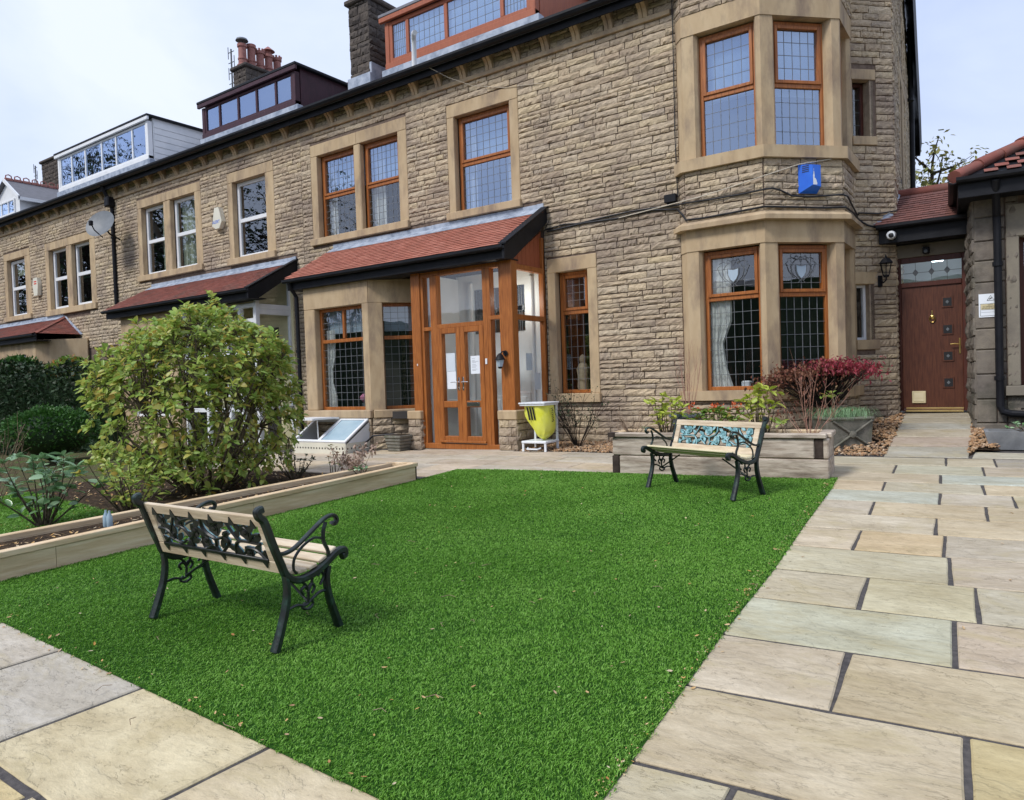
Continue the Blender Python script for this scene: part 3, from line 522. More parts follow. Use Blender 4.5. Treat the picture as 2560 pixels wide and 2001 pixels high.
# turf blades
def in_poly(X, Y, poly):
    c = np.zeros(len(X), bool); n = len(poly); j = n - 1
    for i in range(n):
        xi, yi = poly[i]; xj, yj = poly[j]; t = ((yi > Y) != (yj > Y)) & (X < (xj - xi) * (Y - yi) / (yj - yi + 1e-12) + xi); c ^= t; j = i
    return c
def blades(poly, dens, hmin, hmax, wid, seed):
    r = np.random.default_rng(seed); xs = [p[0] for p in poly]; ys = [p[1] for p in poly]; A = (max(xs) - min(xs)) * (max(ys) - min(ys))
    n = int(A * dens(0)); X = r.uniform(min(xs), max(xs), n); Y = r.uniform(min(ys), max(ys), n)
    dist = np.hypot(X, Y); k = in_poly(X + .010 * np.sin(Y * 47) + r.normal(0, .008, n), Y + .010 * np.sin(X * 53) + r.normal(0, .008, n), poly) & (r.random(n) < np.array([dens(d) for d in (0, 2, 3, 4, 5, 6, 7, 8, 9, 10, 12)])[np.clip(dist.astype(int), 0, 10)] / dens(0)); X, Y, dist = X[k], Y[k], dist[k]; n = len(X)
    # lie of the pile: clumps share a lean
    cl = np.sin(X * 61 + 3 * np.sin(Y * 43)) + np.sin(Y * 71 + 3 * np.sin(X * 37)); a = 1.6 * cl + r.normal(0, 1.2, n); lean = r.uniform(.25, 1.15, n); bias = .55 * np.sin(.9 * X + .7 * Y + 1.2 * np.sin(.8 * Y)) + .35 * np.sin(2.3 * X - 1.7 * Y); bx = np.cos(1.2 + 1.5 * bias) * .55; by = np.sin(1.2 + 1.5 * bias) * .55; seam = np.abs(Y - 5.12 + .012 * np.sin(X * 2)) < .016
    h = r.uniform(hmin, hmax, n) * (1 + .16 * np.sin(X * 31 + 2 * np.sin(Y * 23)) * np.sin(Y * 37)); h = np.where(seam, h * 1.25, h); wd = wid * (1 + dist * .16) * r.uniform(.7, 1.3, n); pth = r.uniform(0, 6.28, n)
    B = np.stack([X, Y, .035 * Y - .02 * np.maximum(0, -X - 6) + .002], 1); d = np.stack([np.cos(a) + bx, np.sin(a) + by, 0 * a], 1); s = np.stack([np.cos(pth), np.sin(pth), 0 * a], 1) * wd[:, None] * .5; up = np.array([0, 0, 1.])
    q1 = B + d * (lean * h * .35)[:, None] + up * (h * .62)[:, None]; q2 = B + d * (lean * h)[:, None] + up * (h * (1 - .25 * lean))[:, None]
    V = np.stack([B, q1 + s, q1 - s, q2], 1).reshape(-1, 3); o = np.arange(n)[:, None] * 4
    rv = r.random(n); F = np.concatenate([o + np.array([[0, 1, 2]]), o + np.array([[2, 1, 3]])], 0); return V, F, np.repeat(rv, 4)
V, F, rn = blades(LAWN, lambda d: 30000 if d < 3 else 26000 if d < 4 else 20000 if d < 5 else 15500 if d < 7 else 11500, .009, .020, .0032, 5)
g = arr_obj('grass', V, F, 'grass', None, rn, kind='stuff'); g['label'] = 'short green artificial turf of the lawn'
# fallen leaves and litter
lv = np.array([(-.5, 0, 0), (-.15, -.22, .04), (.25, -.17, .06), (.5, 0, .1), (.25, .17, .06), (-.15, .22, .04), (0, 0, -.03)]); variant('fallen', lv, [(6, i, (i + 1) % 6) for i in range(6)], 'fallen')
ms = []
for k in range(620):
    if k < 210: X, Y = random.uniform(-6.5, -1.2), 1.8 + 6.6 * random.random() ** 1.35
    elif k < 265: t = random.random(); X, Y = -1.2 - .55 * t + random.gauss(0, .05), 1.9 + 6.5 * t
    elif k < 300: X = random.uniform(-6, -1.4); Y = 2.0 - .042 * (X + 6.4) + random.gauss(0, .04)
    elif k < 590: t = random.random() ** 1.4; X, Y = -1.19 - .55 * t + random.gauss(0, .018), 1.9 + 6.5 * t
    else: X, Y = random.uniform(-1.2, 1.5), random.uniform(1.9, 8)
    onl = in_poly(np.array([X]), np.array([Y]), LAWN)[0]; s = random.uniform(.014, .034) if k < 300 or k >= 590 else random.uniform(.006, .018)
    ms.append(m44(rotm(random.uniform(-.4, .4), random.uniform(-.4, .4), random.uniform(0, 6.3)) * s, (X, Y, gz(X, Y) + (.022 if onl else .006))))
place(None, 'fallen_leaf', ['fallen'], ms, 0, 'fallen_leaves')
mb = MB()
for k in range(26):
    X, Y = random.uniform(-6, -1.3), random.uniform(1.6, 5); a = random.uniform(0, 6.3); l = random.uniform(.04, .12); z = gz(X, Y) + .024
    mb.tube([(X, Y, z), (X + l * .5 * math.cos(a), Y + l * .5 * math.sin(a), z + .008), (X + l * math.cos(a + .4), Y + l * math.sin(a + .4), z)], .0016, 4)
struct(obj('fallen_twigs', mb, 'twig'), 'stuff')
# gravel
for k in range(6):
    r = np.random.default_rng(k); c = np.array([(x, y, z) for x in (-.5, .5) for y in (-.5, .5) for z in (-.5, .5)]) * [1, .7, .45] + r.normal(0, .1, (8, 3)); variant('gravel%d' % k, c, tris([(0, 2, 3, 1), (4, 5, 7, 6), (0, 1, 5, 4), (2, 6, 7, 3), (0, 4, 6, 2), (1, 3, 7, 5)]), 'gravel')
def gravel(polys, n):
    ms = []
    for poly, m_, zf in polys:
        xs = [p[0] for p in poly]; ys = [p[1] for p in poly]
        X = rng.uniform(min(xs), max(xs), m_); Y = rng.uniform(min(ys), max(ys), m_); k = in_poly(X, Y, poly)
        for x, y in zip(X[k], Y[k]): ms.append(m44(rotm(*rng.uniform(-.5, .5, 2), rng.uniform(0, 6.3)) * rng.uniform(.018, .045), (x, y, zf(x, y) + rng.uniform(0, .02))))
    place(None, 'gravel_stone', ['gravel%d' % k for k in range(6)], ms, 0, 'gravel')
def zgr(x, y): return gz(x, y) + max(0, y - 10.7) * .098 * min(1, max(0, (x + 3.4) / 1.2))
GP = [([(-7.0, 10.12), (-5.2, 10.16), (-4.25, 10.3), (-3.6, 10.5), (-1.8, 10.6), (-1.50, 10.62), (-1.62, 13.6), (-2.2, 13.0), (-2.3, 12.2), (-3.2, 11.3), (-7.0, 11.4)], 9500, zgr), ([(-.60, 10.75), (-.52, 11.27), (-.25, 11.27), (-.40, 11.75), (-.5, 12.5), (-.62, 13.6), (-.66, 13.6)], 1100, zgr)]
for i, (poly, m_, zf) in enumerate(GP): sheet('gravel_bed', poly, -.03, 'soil', .5, zf)
gravel(GP, 0)
# ---------------------------------------------------------------- terrace houses
YF = 11.4; FA = Fr((0, YF), 0); TP = math.tan(R(31)); YE, ZE = 11.05, 7.72
def roofz(y): return ZE + (y - YE) * TP
chamfer_variant('tile', .165, .17, .006, .001, 'tile'); variant('tile2', VAR['tile'][0] + [0, 0, 0], VAR['tile'][1], 'tile')
def tiled(par, o, ex, ey, nu, nrow, mt, n_ind, rest='tiles', name='tile', w=.165, g=.1, clip=None, lift=.012):
    """plain tiles: o corner at eave, ex unit along eave, ey unit up the slope"""
    o, ex, ey = np.array(o, float), np.array(ex, float), np.array(ey, float); nz_ = np.cross(ex, ey); nz_ = nz_ / np.linalg.norm(nz_); ms = []
    if nz_[2] < 0: nz_ = -nz_
    for j in range(nrow):
        for i in range(nu + 1):
            u = (i - (.5 if j % 2 else 0)) * w + w / 2; v = j * g + .06
            if u < 0 or u > nu * w: continue
            if clip and not clip(u, v): continue
            t = .125 + random.uniform(-.012, .012); e2 = ey * math.cos(t) - nz_ * math.sin(t); n2 = nz_ * math.cos(t) + ey * math.sin(t); y = random.uniform(-.006, .006); e1 = ex + e2 * y
            A = np.eye(4); A[:3, 0] = e1 * (.985 + random.uniform(-.006, .006)); A[:3, 1] = e2; A[:3, 2] = n2; A[:3, 3] = o + ex * u + ey * v + nz_ * (lift + .006 + random.uniform(0, .003)); ms.append(A)
    place(par, name, ['tile'], ms, n_ind, rest, mt)
def gutter(par, p0, p1, r=.06, name='gutter'):
    p0, p1 = np.array(p0, float), np.array(p1, float); d = (p1 - p0) / np.linalg.norm(p1 - p0); n = np.array([d[1], -d[0], 0]); mb = MB(); V = []; prof = [(-r, .0), (-r, -.03), (-r * .7, -r * .85), (0, -r), (r * .7, -r * .85), (r, -.03), (r, .012), (r * .82, .012), (r * .8, -.03), (0, -r * .8), (-r * .8, -.03), (-r * .85, 0)]
    for q in (p0, p1): V += [tuple(q + n * a + np.array([0, 0, b])) for a, b in prof]
    k = len(prof); mb.add(V, [(i, (i + 1) % k, k + (i + 1) % k, k + i) for i in range(k)] + [tuple(range(k)), tuple(range(2 * k - 1, k - 1, -1))])
    o = obj(name, mb, 'black', par)
    return o
def corbel(par, x):
    pr = [(0, 7.405), (-.07, 7.405), (-.085, 7.47), (-.12, 7.54), (-.18, 7.60), (-.235, 7.65), (-.24, 7.70), (0, 7.70)]
    mb = MB(); mb.extr([(x - .075, YF + a, b) for a, b in pr], (.066, 0, 0)); mb.extr([(x + .009, YF + a, b) for a, b in pr], (.066, 0, 0)); mb.extr([(x - .012, YF + a * .8, b) for a, b in pr], (.024, 0, 0))
    o = obj('corbel', mb, 'ashlar', par); return o
def roof_block(par, x0, x1, mt='slate'):
    mb = MB(); yr = 15.9; zr = roofz(yr)
    mb.add([(x0, YE, ZE), (x1, YE, ZE), (x1, yr, zr), (x0, yr, zr), (x0, 20.8, 7.7), (x1, 20.8, 7.7), (x0, YE, ZE - .05), (x1, YE, ZE - .05)], [(0, 1, 2, 3), (3, 2, 5, 4), (6, 7, 1, 0)]); r = obj('roof', mb, mt, par)
    cv = MB()
    for x in np.arange(x0, x1 - .2, .3): cv.box(x, x + .28, yr - .1, yr + .1, zr - .02, zr + .07, b=.02); cv.lathe([(.035, -.02), (.075, -.02), (.075, .02), (.035, .02)], (x + .14, yr, zr + .12), 10, 'y')
    obj('ridge_crest', cv, 'pot', r); return r
def eaves(par, x0, x1, corb):
    part(par, 'string_course', 'ashlar', FA, x0, x1, -.02, .07, 7.33, 7.41); part(par, 'fascia', 'black', FA, x0, x1, .262, .285, 7.56, 7.76); part(par, 'soffit', 'black', FA, x0, x1, 0, .262, 7.70, 7.73, bev=0)
    gutter(par, (x0, YF - .37, 7.76), (x1, YF - .37, 7.76), .085)
    for x in corb: corbel(par, x)
def dormer(par, x0, x1, y, z0, z1, mt, side, lights, back, over=.12, fas=None, glass='sglass', tiers=(1, 1), fw=.07, back_mt='room'):
    fr = Fr((0, y), 0); mb = MB(); n = len(lights)
    mb.box(x0, x1, y + .12, y + back + 1, z0 - .9, z1); b = obj('dormer', mb, side, par)
    t = MB(); t.box(x0 - over, x1 + over, y - .14, y + back + 1.1, z1, z1 + .07, b=.01); obj('dormer_roof', t, 'black' if fas is None else 'slate', b); part(b, 'dormer_fascia', fas or mt, fr, x0 - over + .01, x1 + over - .01, .06, .13, z1 - .11, z1 - .002)
    a = [x0] + list(lights)
    part(b, 'corner_board', mt, fr, x0, x0 + .12, -.1, .055, z0, z1 - .11); part(b, 'corner_board', mt, fr, x1 - .12, x1, -.1, .055, z0, z1 - .11); part(b, 'apron', mt, fr, x0, x1, -.1, .075, z0 - .03, z0 + .1)
    window(b, fr, x0 + .12, x1 - .12, z0 + .1, z1 - .11, bars_u=lights, mt=mt, fw=fw, w=.04, glass=glass, grids={'*': tiers})
    part(b, 'backing', back_mt, fr, x0 + .14, x1 - .14, -.09, -.07, z0 + .12, z1 - .19, bev=0); part(par, 'lead_apron', 'lead', fr, x0 - .1, x1 + .1, -.1, .09, z0 - .5, z0 - .03, bev=.01); return b
def chimney(par, x0, x1, y0, y1, z0, z1, mt='soot'):
    mb = MB(); mb.box(x0 + .03, x1 - .03, y0 + .03, y1 - .03, z0, z1); b = obj('chimney', mb, 'mortar', par); ms = []
    for fr, l in ((Fr((x0, y0 + .03), 0), x1 - x0), (Fr((x1 - .03, y0), 90), y1 - y0)): lay_stones(fr, 0, l, z0, z1, h=.16, lmin=.2, lmax=.4, depth=.04, out=ms)
    place(b, 'stone', STK, ms, 300, 'stones', mt); c = MB(); c.box(x0 - .08, x1 + .08, y0 - .08, y1 + .08, z1, z1 + .12, b=.03); obj('chimney_cap', c, mt, b); return b
def pot(par, x, y, z, r, h, top):
    prof = [(r * 1.35, 0), (r * 1.35, .05), (r, .1), (r * .98, h * .3), (r * 1.1, h * .32), (r * 1.1, h * .38), (r * .95, h * .4), (r * .92, h * .85), (r * 1.15, h * .88), (r * 1.15, h), (r * .8, h)]
    mb = MB().lathe(prof, (x, y, z), 14)
    if top == 'crown':
        for k in range(8): a = k * math.pi / 4; mb.box(x + r * math.cos(a) - .025, x + r * math.cos(a) + .025, y + r * math.sin(a) - .025, y + r * math.sin(a) + .025, z + h, z + h + .07)
    o = obj('chimney_pot', mb, 'pot', par, smooth=True)
    if top == 'cap': obj('cowl', MB().lathe([(r * .2, h), (r * .2, h + .1), (r * 1.5, h + .12), (r * 1.3, h + .18), (.01, h + .22)], (x, y, z), 14), 'grey', o, smooth=True)
    if top == 'hood': obj('cowl', MB().lathe([(r * .7, h), (r * .7, h + .12), (r * 1.6, h + .13), (.02, h + .3)], (x, y, z), 14), 'pot', o, smooth=True)
def canopy(par, x0, x1, z0, z1, mt, n_ind, hip=0, xw=None):
    """lean-to tiled roof over bay and porch, eave at Y 10.05"""
    ye = 10.05; L_ = math.hypot(YF - ye, z1 - z0); ey = np.array([0, YF - ye, z1 - z0]) / L_; mb = MB(); n = int((x1 - x0) / .165); xx = x0 + n * .165
    hp = hip
    mb.add([(x0, ye, z0), (x1, ye, z0), (x1 - hp, YF, z1), (x0, YF, z1), (x0, ye, z0 - .06), (x1, ye, z0 - .06), (x1 - hp, YF, z1 - .08), (x0, YF, z1 - .08)], [(0, 1, 2, 3), (7, 6, 5, 4), (0, 4, 5, 1), (1, 5, 6, 2), (2, 6, 7, 3), (3, 7, 4, 0)]); r = obj('canopy_roof', mb, 'black', par)
    tiled(r, (x0, ye - .03, z0), (1, 0, 0), ey, n, int(L_ / .1), mt, n_ind, clip=(lambda u, v: u < x1 - x0 - hp * v / L_ - .05) if hip else None)
    if hip:
        ex2 = np.array([-.0, 1., 0]); d = np.array([-hp, 0, z1 - z0]); d /= np.linalg.norm(d); l2 = math.hypot(hp, z1 - z0)
        mb = MB().add([(x1, ye, z0), (x1, YF, z0), (x1 - hp, YF, z1)], [(0, 1, 2)]); obj('hip_end', mb, 'dtile', r)
        tiled(r, (x1 + .03, ye, z0), ex2, d, int((YF - ye) / .165), int(l2 / .1), mt, 0, clip=lambda u, v: u > (YF - ye) * v / l2)
        ms = MB()
        for k in range(11): t = k / 11; p = np.array([x1 - hp * t, ye + (YF - ye) * t, z0 + (z1 - z0) * t]); ms.extr([p + [-.09, .02, .01], p + [.0, -.02, .05], p + [.1, .02, .02]], np.array([-hp, YF - ye, z1 - z0]) / 9.5 + [0, 0, .0])
        obj('hip_tiles', ms, mt, r)
        lf = MB(); lf.add([(x1 - hp + .0, YF - .03, z1 + .1), (x1 - hp + .22, YF - .03, z1 + .02), (x1 + .18, YF - .05, z0 + .02), (x1 - .02, YF - .08, z0)], [(0, 1, 2, 3)]); obj('lead_flashing', lf, 'lead', r)
    fl = MB(); k = 0; x = x0
    while x < x1 - hp - .1:
        e = min(x + random.uniform(1.2, 1.6), x1 - hp); zz = random.uniform(-.01, .01); fl.box(x, e - .004, YF - .03, YF - .005, z1 - .02, z1 + .12 + zz); fl.add([(x, YF - .02, z1 + .05), (e, YF - .02, z1 + .05), (e, YF - .24, z1 - .24 * (z1 - z0) / 1.35 + .055 + zz), (x, YF - .24, z1 - .24 * (z1 - z0) / 1.35 + .055)], [(0, 1, 2, 3)]); x = e
    obj('lead_flashing', fl, 'lead', r)
    obj('fascia', MB().box(x0, x1, ye + .02, ye + .05, z0 - .22, z0 - .01, b=.004), 'black', r); obj('soffit', MB().box(x0, x1, ye + .05, YF - .9, z0 - .215, z0 - .195), 'black', r)
    gutter(r, (x0 - .03, ye - .05, z0 - .02), (x1 + .05, ye - .05, z0 - .02), .06); return r
def barge(par, x, z0, z1, w=.05):
    ye = 10.0; mb = MB().extr([(x, ye, z0 - .02), (x, YF - .01, z1 + .03), (x, YF - .01, z1 - .22), (x, ye + .25, z0 - .22), (x, ye, z0 - .24)], (w, 0, 0)); obj('barge_board', mb, 'black', par)
    mb = MB().extr([(x - .07, ye - .01, z0 + .005), (x - .07, YF - .01, z1 + .05), (x - .07, YF - .01, z1 + .075), (x - .07, ye - .01, z0 + .03)], (w + .11, 0, 0)); obj('verge_cap', mb, 'black', par)

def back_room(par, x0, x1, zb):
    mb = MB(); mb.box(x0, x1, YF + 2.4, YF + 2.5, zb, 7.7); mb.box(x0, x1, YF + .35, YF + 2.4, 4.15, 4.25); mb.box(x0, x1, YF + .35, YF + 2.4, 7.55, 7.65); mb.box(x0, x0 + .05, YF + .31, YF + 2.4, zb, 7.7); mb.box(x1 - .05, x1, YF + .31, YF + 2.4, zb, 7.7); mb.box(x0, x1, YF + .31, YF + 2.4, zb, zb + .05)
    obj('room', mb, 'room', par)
def downpipe(par, pts, r=.04): 
    mb = MB().tube(pts, r, 10)
    for k in range(len(pts) - 1):
        a, b = np.array(pts[k]), np.array(pts[k + 1])
        if abs(b[2] - a[2]) > 1:
            for z in np.arange(min(a[2], b[2]) + .4, max(a[2], b[2]), 1.6): mb.lathe([(r * 1.3, -.03), (r * 1.3, .03)], (a[0], a[1], z), 10)
    return obj('downpipe', mb, 'black', par)

# ---- near house (right end of the terrace)
XL1 = -13.75
h1 = thing('terraced_house', 'stone end-of-terrace house with golden oak windows, corner bay and glazed porch', 'house', (-9, 12, gz(-9, 11)), group='houses of the stone terrace')
WINS1 = [((-9.33, -7.62, 4.74, 7.0), (-9.16, -7.82, 4.88, 6.75)), ((-13.41, -10.42, 4.77, 7.06), (-13.2, -10.67, 4.92, 6.80)), ((-7.10, -6.08, 1.10, 3.70), (-6.93, -6.27, 1.26, 3.45))]
mull1 = (-12.0, -11.8)
holes = [w_[1] for w_ in WINS1] + [(-9.0, -7.3, .3, 3.3)]
mb = MB(); wall_cells(mb, FA, XL1, -4.4, -.2, 7.75, holes); obj('wall', mb, 'mortar', h1); back_room(h1, XL1 + .1, -4.9, .2)
st = lay_stones(FA, XL1, -4.53, .2, 7.33, [w_[0] for w_ in WINS1] + [(-12.7, -7.15, 4.62, 4.74), (-9.5, -7.15, 0, 4.6)])
lay_stones(FA, XL1, -4.53, 7.41, 7.70, out=st)
for i, (o, s) in enumerate(WINS1): surround(h1, FA, o, s, (mull1,) if i == 1 else ())
window(h1, FA, -9.14, -7.84, 4.88, 6.75, bars_z=(5.82,), grids={(0, 0): (8, 6), (0, 1): (7, 5)}, glass=['sglass', 'sglass'], sash=.05)
for a, b in ((-13.19, -12.01), (-11.79, -10.68)): window(h1, FA, a, b, 4.92, 6.80, bars_z=(5.86,), grids={(0, 0): (7, 6), (0, 1): (7, 5)}, glass=['glass', 'sglass'], sash=.05)
window(h1, FA, -6.92, -6.28, 1.26, 3.45, bars_z=(2.72,), grids={(0, 0): (4, 7), (0, 1): (3, 4)}, sash=.05)
curtain(h1, FA, -9.1, -8.85, 4.9, 6.7, -.3); curtain(h1, FA, -8.1, -7.86, 4.9, 6.7, -.3); curtain(h1, FA, -13.15, -12.9, 4.95, 6.75, -.3); curtain(h1, FA, -11.75, -11.35, 4.95, 6.75, -.3); part(h1, 'blind', 'blind', FA, -13.1, -10.8, -.36, -.34, 6.0, 6.75, bev=0); part(h1, 'blind', 'blind', FA, -9.1, -7.9, -.40, -.38, 5.85, 6.72, bev=0)
eaves(h1, XL1, -4.60, [-10.73 + .63 * k for k in range(10)] + [-11.36, -12.0, -12.64, -13.28])
roof_block(h1, XL1, -4.0)
d = dormer(h1, -11.65, -7.65, 12.2, 8.60, 9.72, 'terra', 'terra', (-11.0, -9.9, -8.45), 1.6, fas='terra', tiers=(7, 4), fw=.09, back_mt='blind')
ch = chimney(h1, -12.95, -12.3, 12.3, 13.4, 7.9, 10.45)
obj('chimney_offset', MB().box(-13.02, -12.23, 12.23, 13.47, 8.0, 9.25, b=.03), 'soot', ch) if False else None
obj('lead_flashing', MB().box(-13.0, -12.25, 12.24, 12.31, 8.35, 8.75, b=.01).box(-12.33, -12.26, 12.3, 13.3, 8.5, 9.0, b=.01), 'lead', ch)
obj('flue_pipe', MB().tube([(-9.97, 11.2, 7.75), (-9.95, 11.2, 8.35), (-9.91, 11.15, 8.43), (-9.81, 11.05, 8.46), (-9.74, 11.0, 8.43)], .05, 10), 'white', h1, smooth=True)
# ground-floor bay (front + right cant) left of the porch
BY = 10.2
bayf = Fr((0, BY), 0); bx0, bx1 = -12.40, -10.50; cant = Fr((bx1, BY), 45)
mb = MB().prism([(bx0, YF), (bx0, BY + .02), (bx1, BY + .02), (bx1 + 1.0, BY + 1.02), (bx1 + 1.0, YF)], -.1, .9); obj('bay_wall', mb, 'mortar', h1)
bs = lay_stones(bayf, bx0, bx1, .22, .88, h=.15, lmin=.3, lmax=.6, depth=.05); lay_stones(cant, 0, 1.35, .24, .88, h=.15, lmin=.3, lmax=.6, depth=.05, out=bs)
part(h1, 'sill', 'ashlar', bayf, bx0 - .05, bx1 + .03, -.2, .08, .88, 1.04, bev=.015); part(h1, 'sill', 'ashlar', cant, .035, 1.4, -.2, .08, .88, 1.04, bev=.015)
part(h1, 'jamb', 'ashlar', bayf, bx0, bx0 + .33, -.2, .02, 1.04, 3.14, bev=.015); obj('mullion', MB().prism([(bx1 - .16, BY - .02), (bx1 + .005, BY - .02), (bx1 + .20, BY + .17), (bx1 + .12, BY + .28), (bx1 - .12, BY + .16)], 1.04, 3.14), 'ashlar', h1)
part(h1, 'lintel', 'ashlar', bayf, bx0, bx1 + .01, -.2, .02, 3.14, 3.60); part(h1, 'lintel', 'ashlar', cant, .01, 1.5, -.2, .02, 3.14, 3.60)
window(h1, bayf, bx0 + .33, bx1 - .14, 1.04, 3.14, bars_z=(2.46,), bars_u=(), grids={(0, 0): (8, 9), (0, 1): (8, 5)}); part(h1, 'glazing_bar', 'oak', bayf, -11.38, -11.32, -.18, -.11, 2.5, 3.08)
window(h1, cant, .22, 1.35, 1.04, 3.14, bars_z=(2.46,), grids={(0, 0): (7, 9), (0, 1): (7, 5)})
part(h1, 'blind', 'blind', bayf, bx0 + .42, bx1 - .24, -.32, -.30, 2.62, 3.1, bev=0); curtain(h1, bayf, bx0 + .40, bx0 + .66, 1.06, 2.7, -.24, pinch=(1.75, .6), fold=.03); curtain(h1, cant, .95, 1.3, 1.06, 2.5, -.34, pinch=(1.75, .5)); part(h1, 'blind', 'blind', cant, .3, 1.3, -.32, -.30, 2.6, 3.1, bev=0)
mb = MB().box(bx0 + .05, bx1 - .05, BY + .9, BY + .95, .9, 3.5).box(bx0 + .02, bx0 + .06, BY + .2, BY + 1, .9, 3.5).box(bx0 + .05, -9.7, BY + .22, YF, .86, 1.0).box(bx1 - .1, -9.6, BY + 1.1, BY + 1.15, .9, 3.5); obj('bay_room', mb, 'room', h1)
cr_ = canopy(h1, -12.75, -7.12, 3.80, 4.60, 'tile', 300); barge(cr_, -7.11, 3.80, 4.60)
downpipe(h1, [(-12.62, 10.0, 3.74), (-12.62, 10.05, 3.62), (-12.66, 10.22, 3.45), (-12.66, 10.24, .3)], .042)
# ---- porch
PY = 10.35; pf = Fr((0, PY), 0); ps = Fr((-7.15, PY + .02), 90)
def gl_rect(par, fr, u0, u1, z0, z1, w=0., mt='clear'): place(par, 'pane', ['pane'], [m44(rotm(rz=fr.a) @ np.diag([u1 - u0, .006, z1 - z0]), fr.p((u0 + u1) / 2, w, (z0 + z1) / 2))], 9, 'x', mt)
zb = .31; px_ = [-9.46, -9.24, -8.90, -7.74, -7.37, -7.14]
por = obj('porch', MB().box(px_[0], px_[1], -.12, .06, zb, 3.6, pf, .01).box(px_[4], px_[5], -.12, .06, zb + .65, 3.6, pf, .01).box(px_[1], px_[4], -.1, .03, 3.5, 3.6, pf, .006).box(px_[2] - .05, px_[2] + .05, -.1, .035, zb, 3.5, pf, .006).box(px_[3] - .05, px_[3] + .05, -.1, .035, zb, 3.5, pf, .006).box(px_[2] + .05, px_[3] - .05, -.1, .034, 2.52, 2.6, pf, .006).box(px_[1], px_[2] - .05, -.1, .03, 2.5, 2.57, pf, .006).box(px_[3] + .05, px_[4], -.1, .03, 2.6, 2.67, pf, .006)
  .box(px_[1], px_[1] + .06, -.1, .028, zb, 3.5, pf).box(px_[2] - .11, px_[2] - .05, -.1, .028, zb, 3.5, pf).box(px_[3] + .05, px_[3] + .11, -.1, .028, zb, 3.5, pf).box(px_[4] - .06, px_[4], -.1, .028, zb, 3.5, pf).box(px_[1], px_[4], -.1, .04, zb, zb + .1, pf, .006)
  .box(0, .08, -.1, .0, 1.0, 3.6, ps, .006).box(.95, 1.04, -.1, .0, 1.0, 4.1, ps, .006).box(.08, .95, -.1, -.002, 1.0, 1.09, ps, .006).box(.08, .95, -.1, -.002, 2.58, 2.67, ps, .006).box(.08, .95, -.1, -.002, 3.45, 3.54, ps, .006), 'oak', h1)
gl_rect(por, pf, px_[1] + .05, px_[2] - .1, zb + .08, 2.52, -.04); gl_rect(por, pf, px_[1] + .05, px_[2] - .1, 2.55, 3.52, -.04); gl_rect(por, pf, px_[2] + .04, px_[3] - .04, 2.58, 3.52, -.04, 'clear'); gl_rect(por, pf, px_[3] + .1, px_[4] - .05, zb + .08, 2.62, -.04); gl_rect(por, pf, px_[3] + .1, px_[4] - .05, 2.65, 3.52, -.04)
gl_rect(por, ps, .07, .96, 1.07, 2.6, -.05); gl_rect(por, ps, .07, .96, 2.65, 3.47, -.05)
for k in range(7): obj('boarding', MB().extr([ps.p(.12 + .13 * k, -.06, 3.545), ps.p(.12 + .13 * k + .124, -.06, 3.545), ps.p(.12 + .13 * k + .124, -.06, min(4.4, 3.66 + .62 * (.02 + .13 * (k + 1)))), ps.p(.12 + .13 * k, -.06, min(4.4, 3.66 + .62 * .13 * k))], (-.02, 0, 0)), 'terra', por)
for s in (0, 1):
    a = px_[2] + .05 + s * .53; b = a + .53; z0 = zb + .14; z1 = 2.52
    dr = obj('door_leaf', MB().box(a, a + .10, -.07, .045, z0, z1, pf, .008).box(b - .10, b, -.07, .045, z0, z1, pf, .008).box(a + .10, b - .10, -.07, .042, z0, z0 + .1, pf, .008).box(a + .10, b - .10, -.07, .042, z1 - .1, z1, pf, .008).box(a + .10, b - .10, -.07, .042, 1.07, 1.19, pf, .008).box(a, b, .02, .07, z0 - .02, z0 + .02, pf, .006), 'oak', por)
    gl_rect(dr, pf, a + .09, b - .09, z0 + .08, 1.08, -.02); gl_rect(dr, pf, a + .09, b - .09, 1.18, z1 - .08, -.02)
    hx = b - .05 if s == 0 else a + .05; sg = -1 if s == 0 else 1
    obj('door_handle', MB().box(hx - .015, hx + .015, .045, .055, 1.38, 1.62, pf, .004).tube([pf.p(hx, .055, 1.53), pf.p(hx, .1, 1.53), pf.p(hx + sg * .06, .105, 1.535), pf.p(hx + sg * .15, .10, 1.53)], .009, 8).lathe([(.012, .05), (.012, .07)], pf.p(hx, 0, 1.42), 10, 'y'), 'chrome', dr, smooth=True)
    if s: obj('letter_plate', MB().box(a + .12, b - .12, .042, .055, 1.085, 1.165, pf, .006).box(a + .14, b - .14, .055, .062, 1.10, 1.15, pf, .006), 'chrome', dr)
obj('bell_push', MB().box(-7.76, -7.72, .035, .05, 1.83, 1.93, pf, .004), 'bwhite', por); obj('bell_push', MB().box(-9.35, -9.33, .06, .07, 1.86, 1.9, pf, .003), 'bwhite', por)
def notice(par, fr, u, z, wd, hh, w, lines, nm='notice'):
    o = obj(nm, MB().box(u - wd / 2, u + wd / 2, w, w + .002, z - hh / 2, z + hh / 2, fr), 'paper', par); mb = MB(); zz = z + hh * .36
    for k in range(lines):
        l = wd * random.uniform(.3, .72); mb.box(u - wd * .36, u - wd * .36 + l, w + .002, w + .003, zz, zz + hh * .014, fr); zz -= hh * (.07 if k % 3 else .11)
    if lines: obj('print', mb, 'grey', o)
notice(por, pf, -8.02, 1.83, .21, .32, -.005, 9); notice(por, pf, -8.60, 1.9, .21, .33, -.02, 0); notice(por, pf, -8.59, 1.57, .21, .32, -.018, 0); notice(por, ps, .75, 1.5, .2, .3, -.06, 0); notice(por, ps, .5, 1.85, .2, .3, -.06, 0)
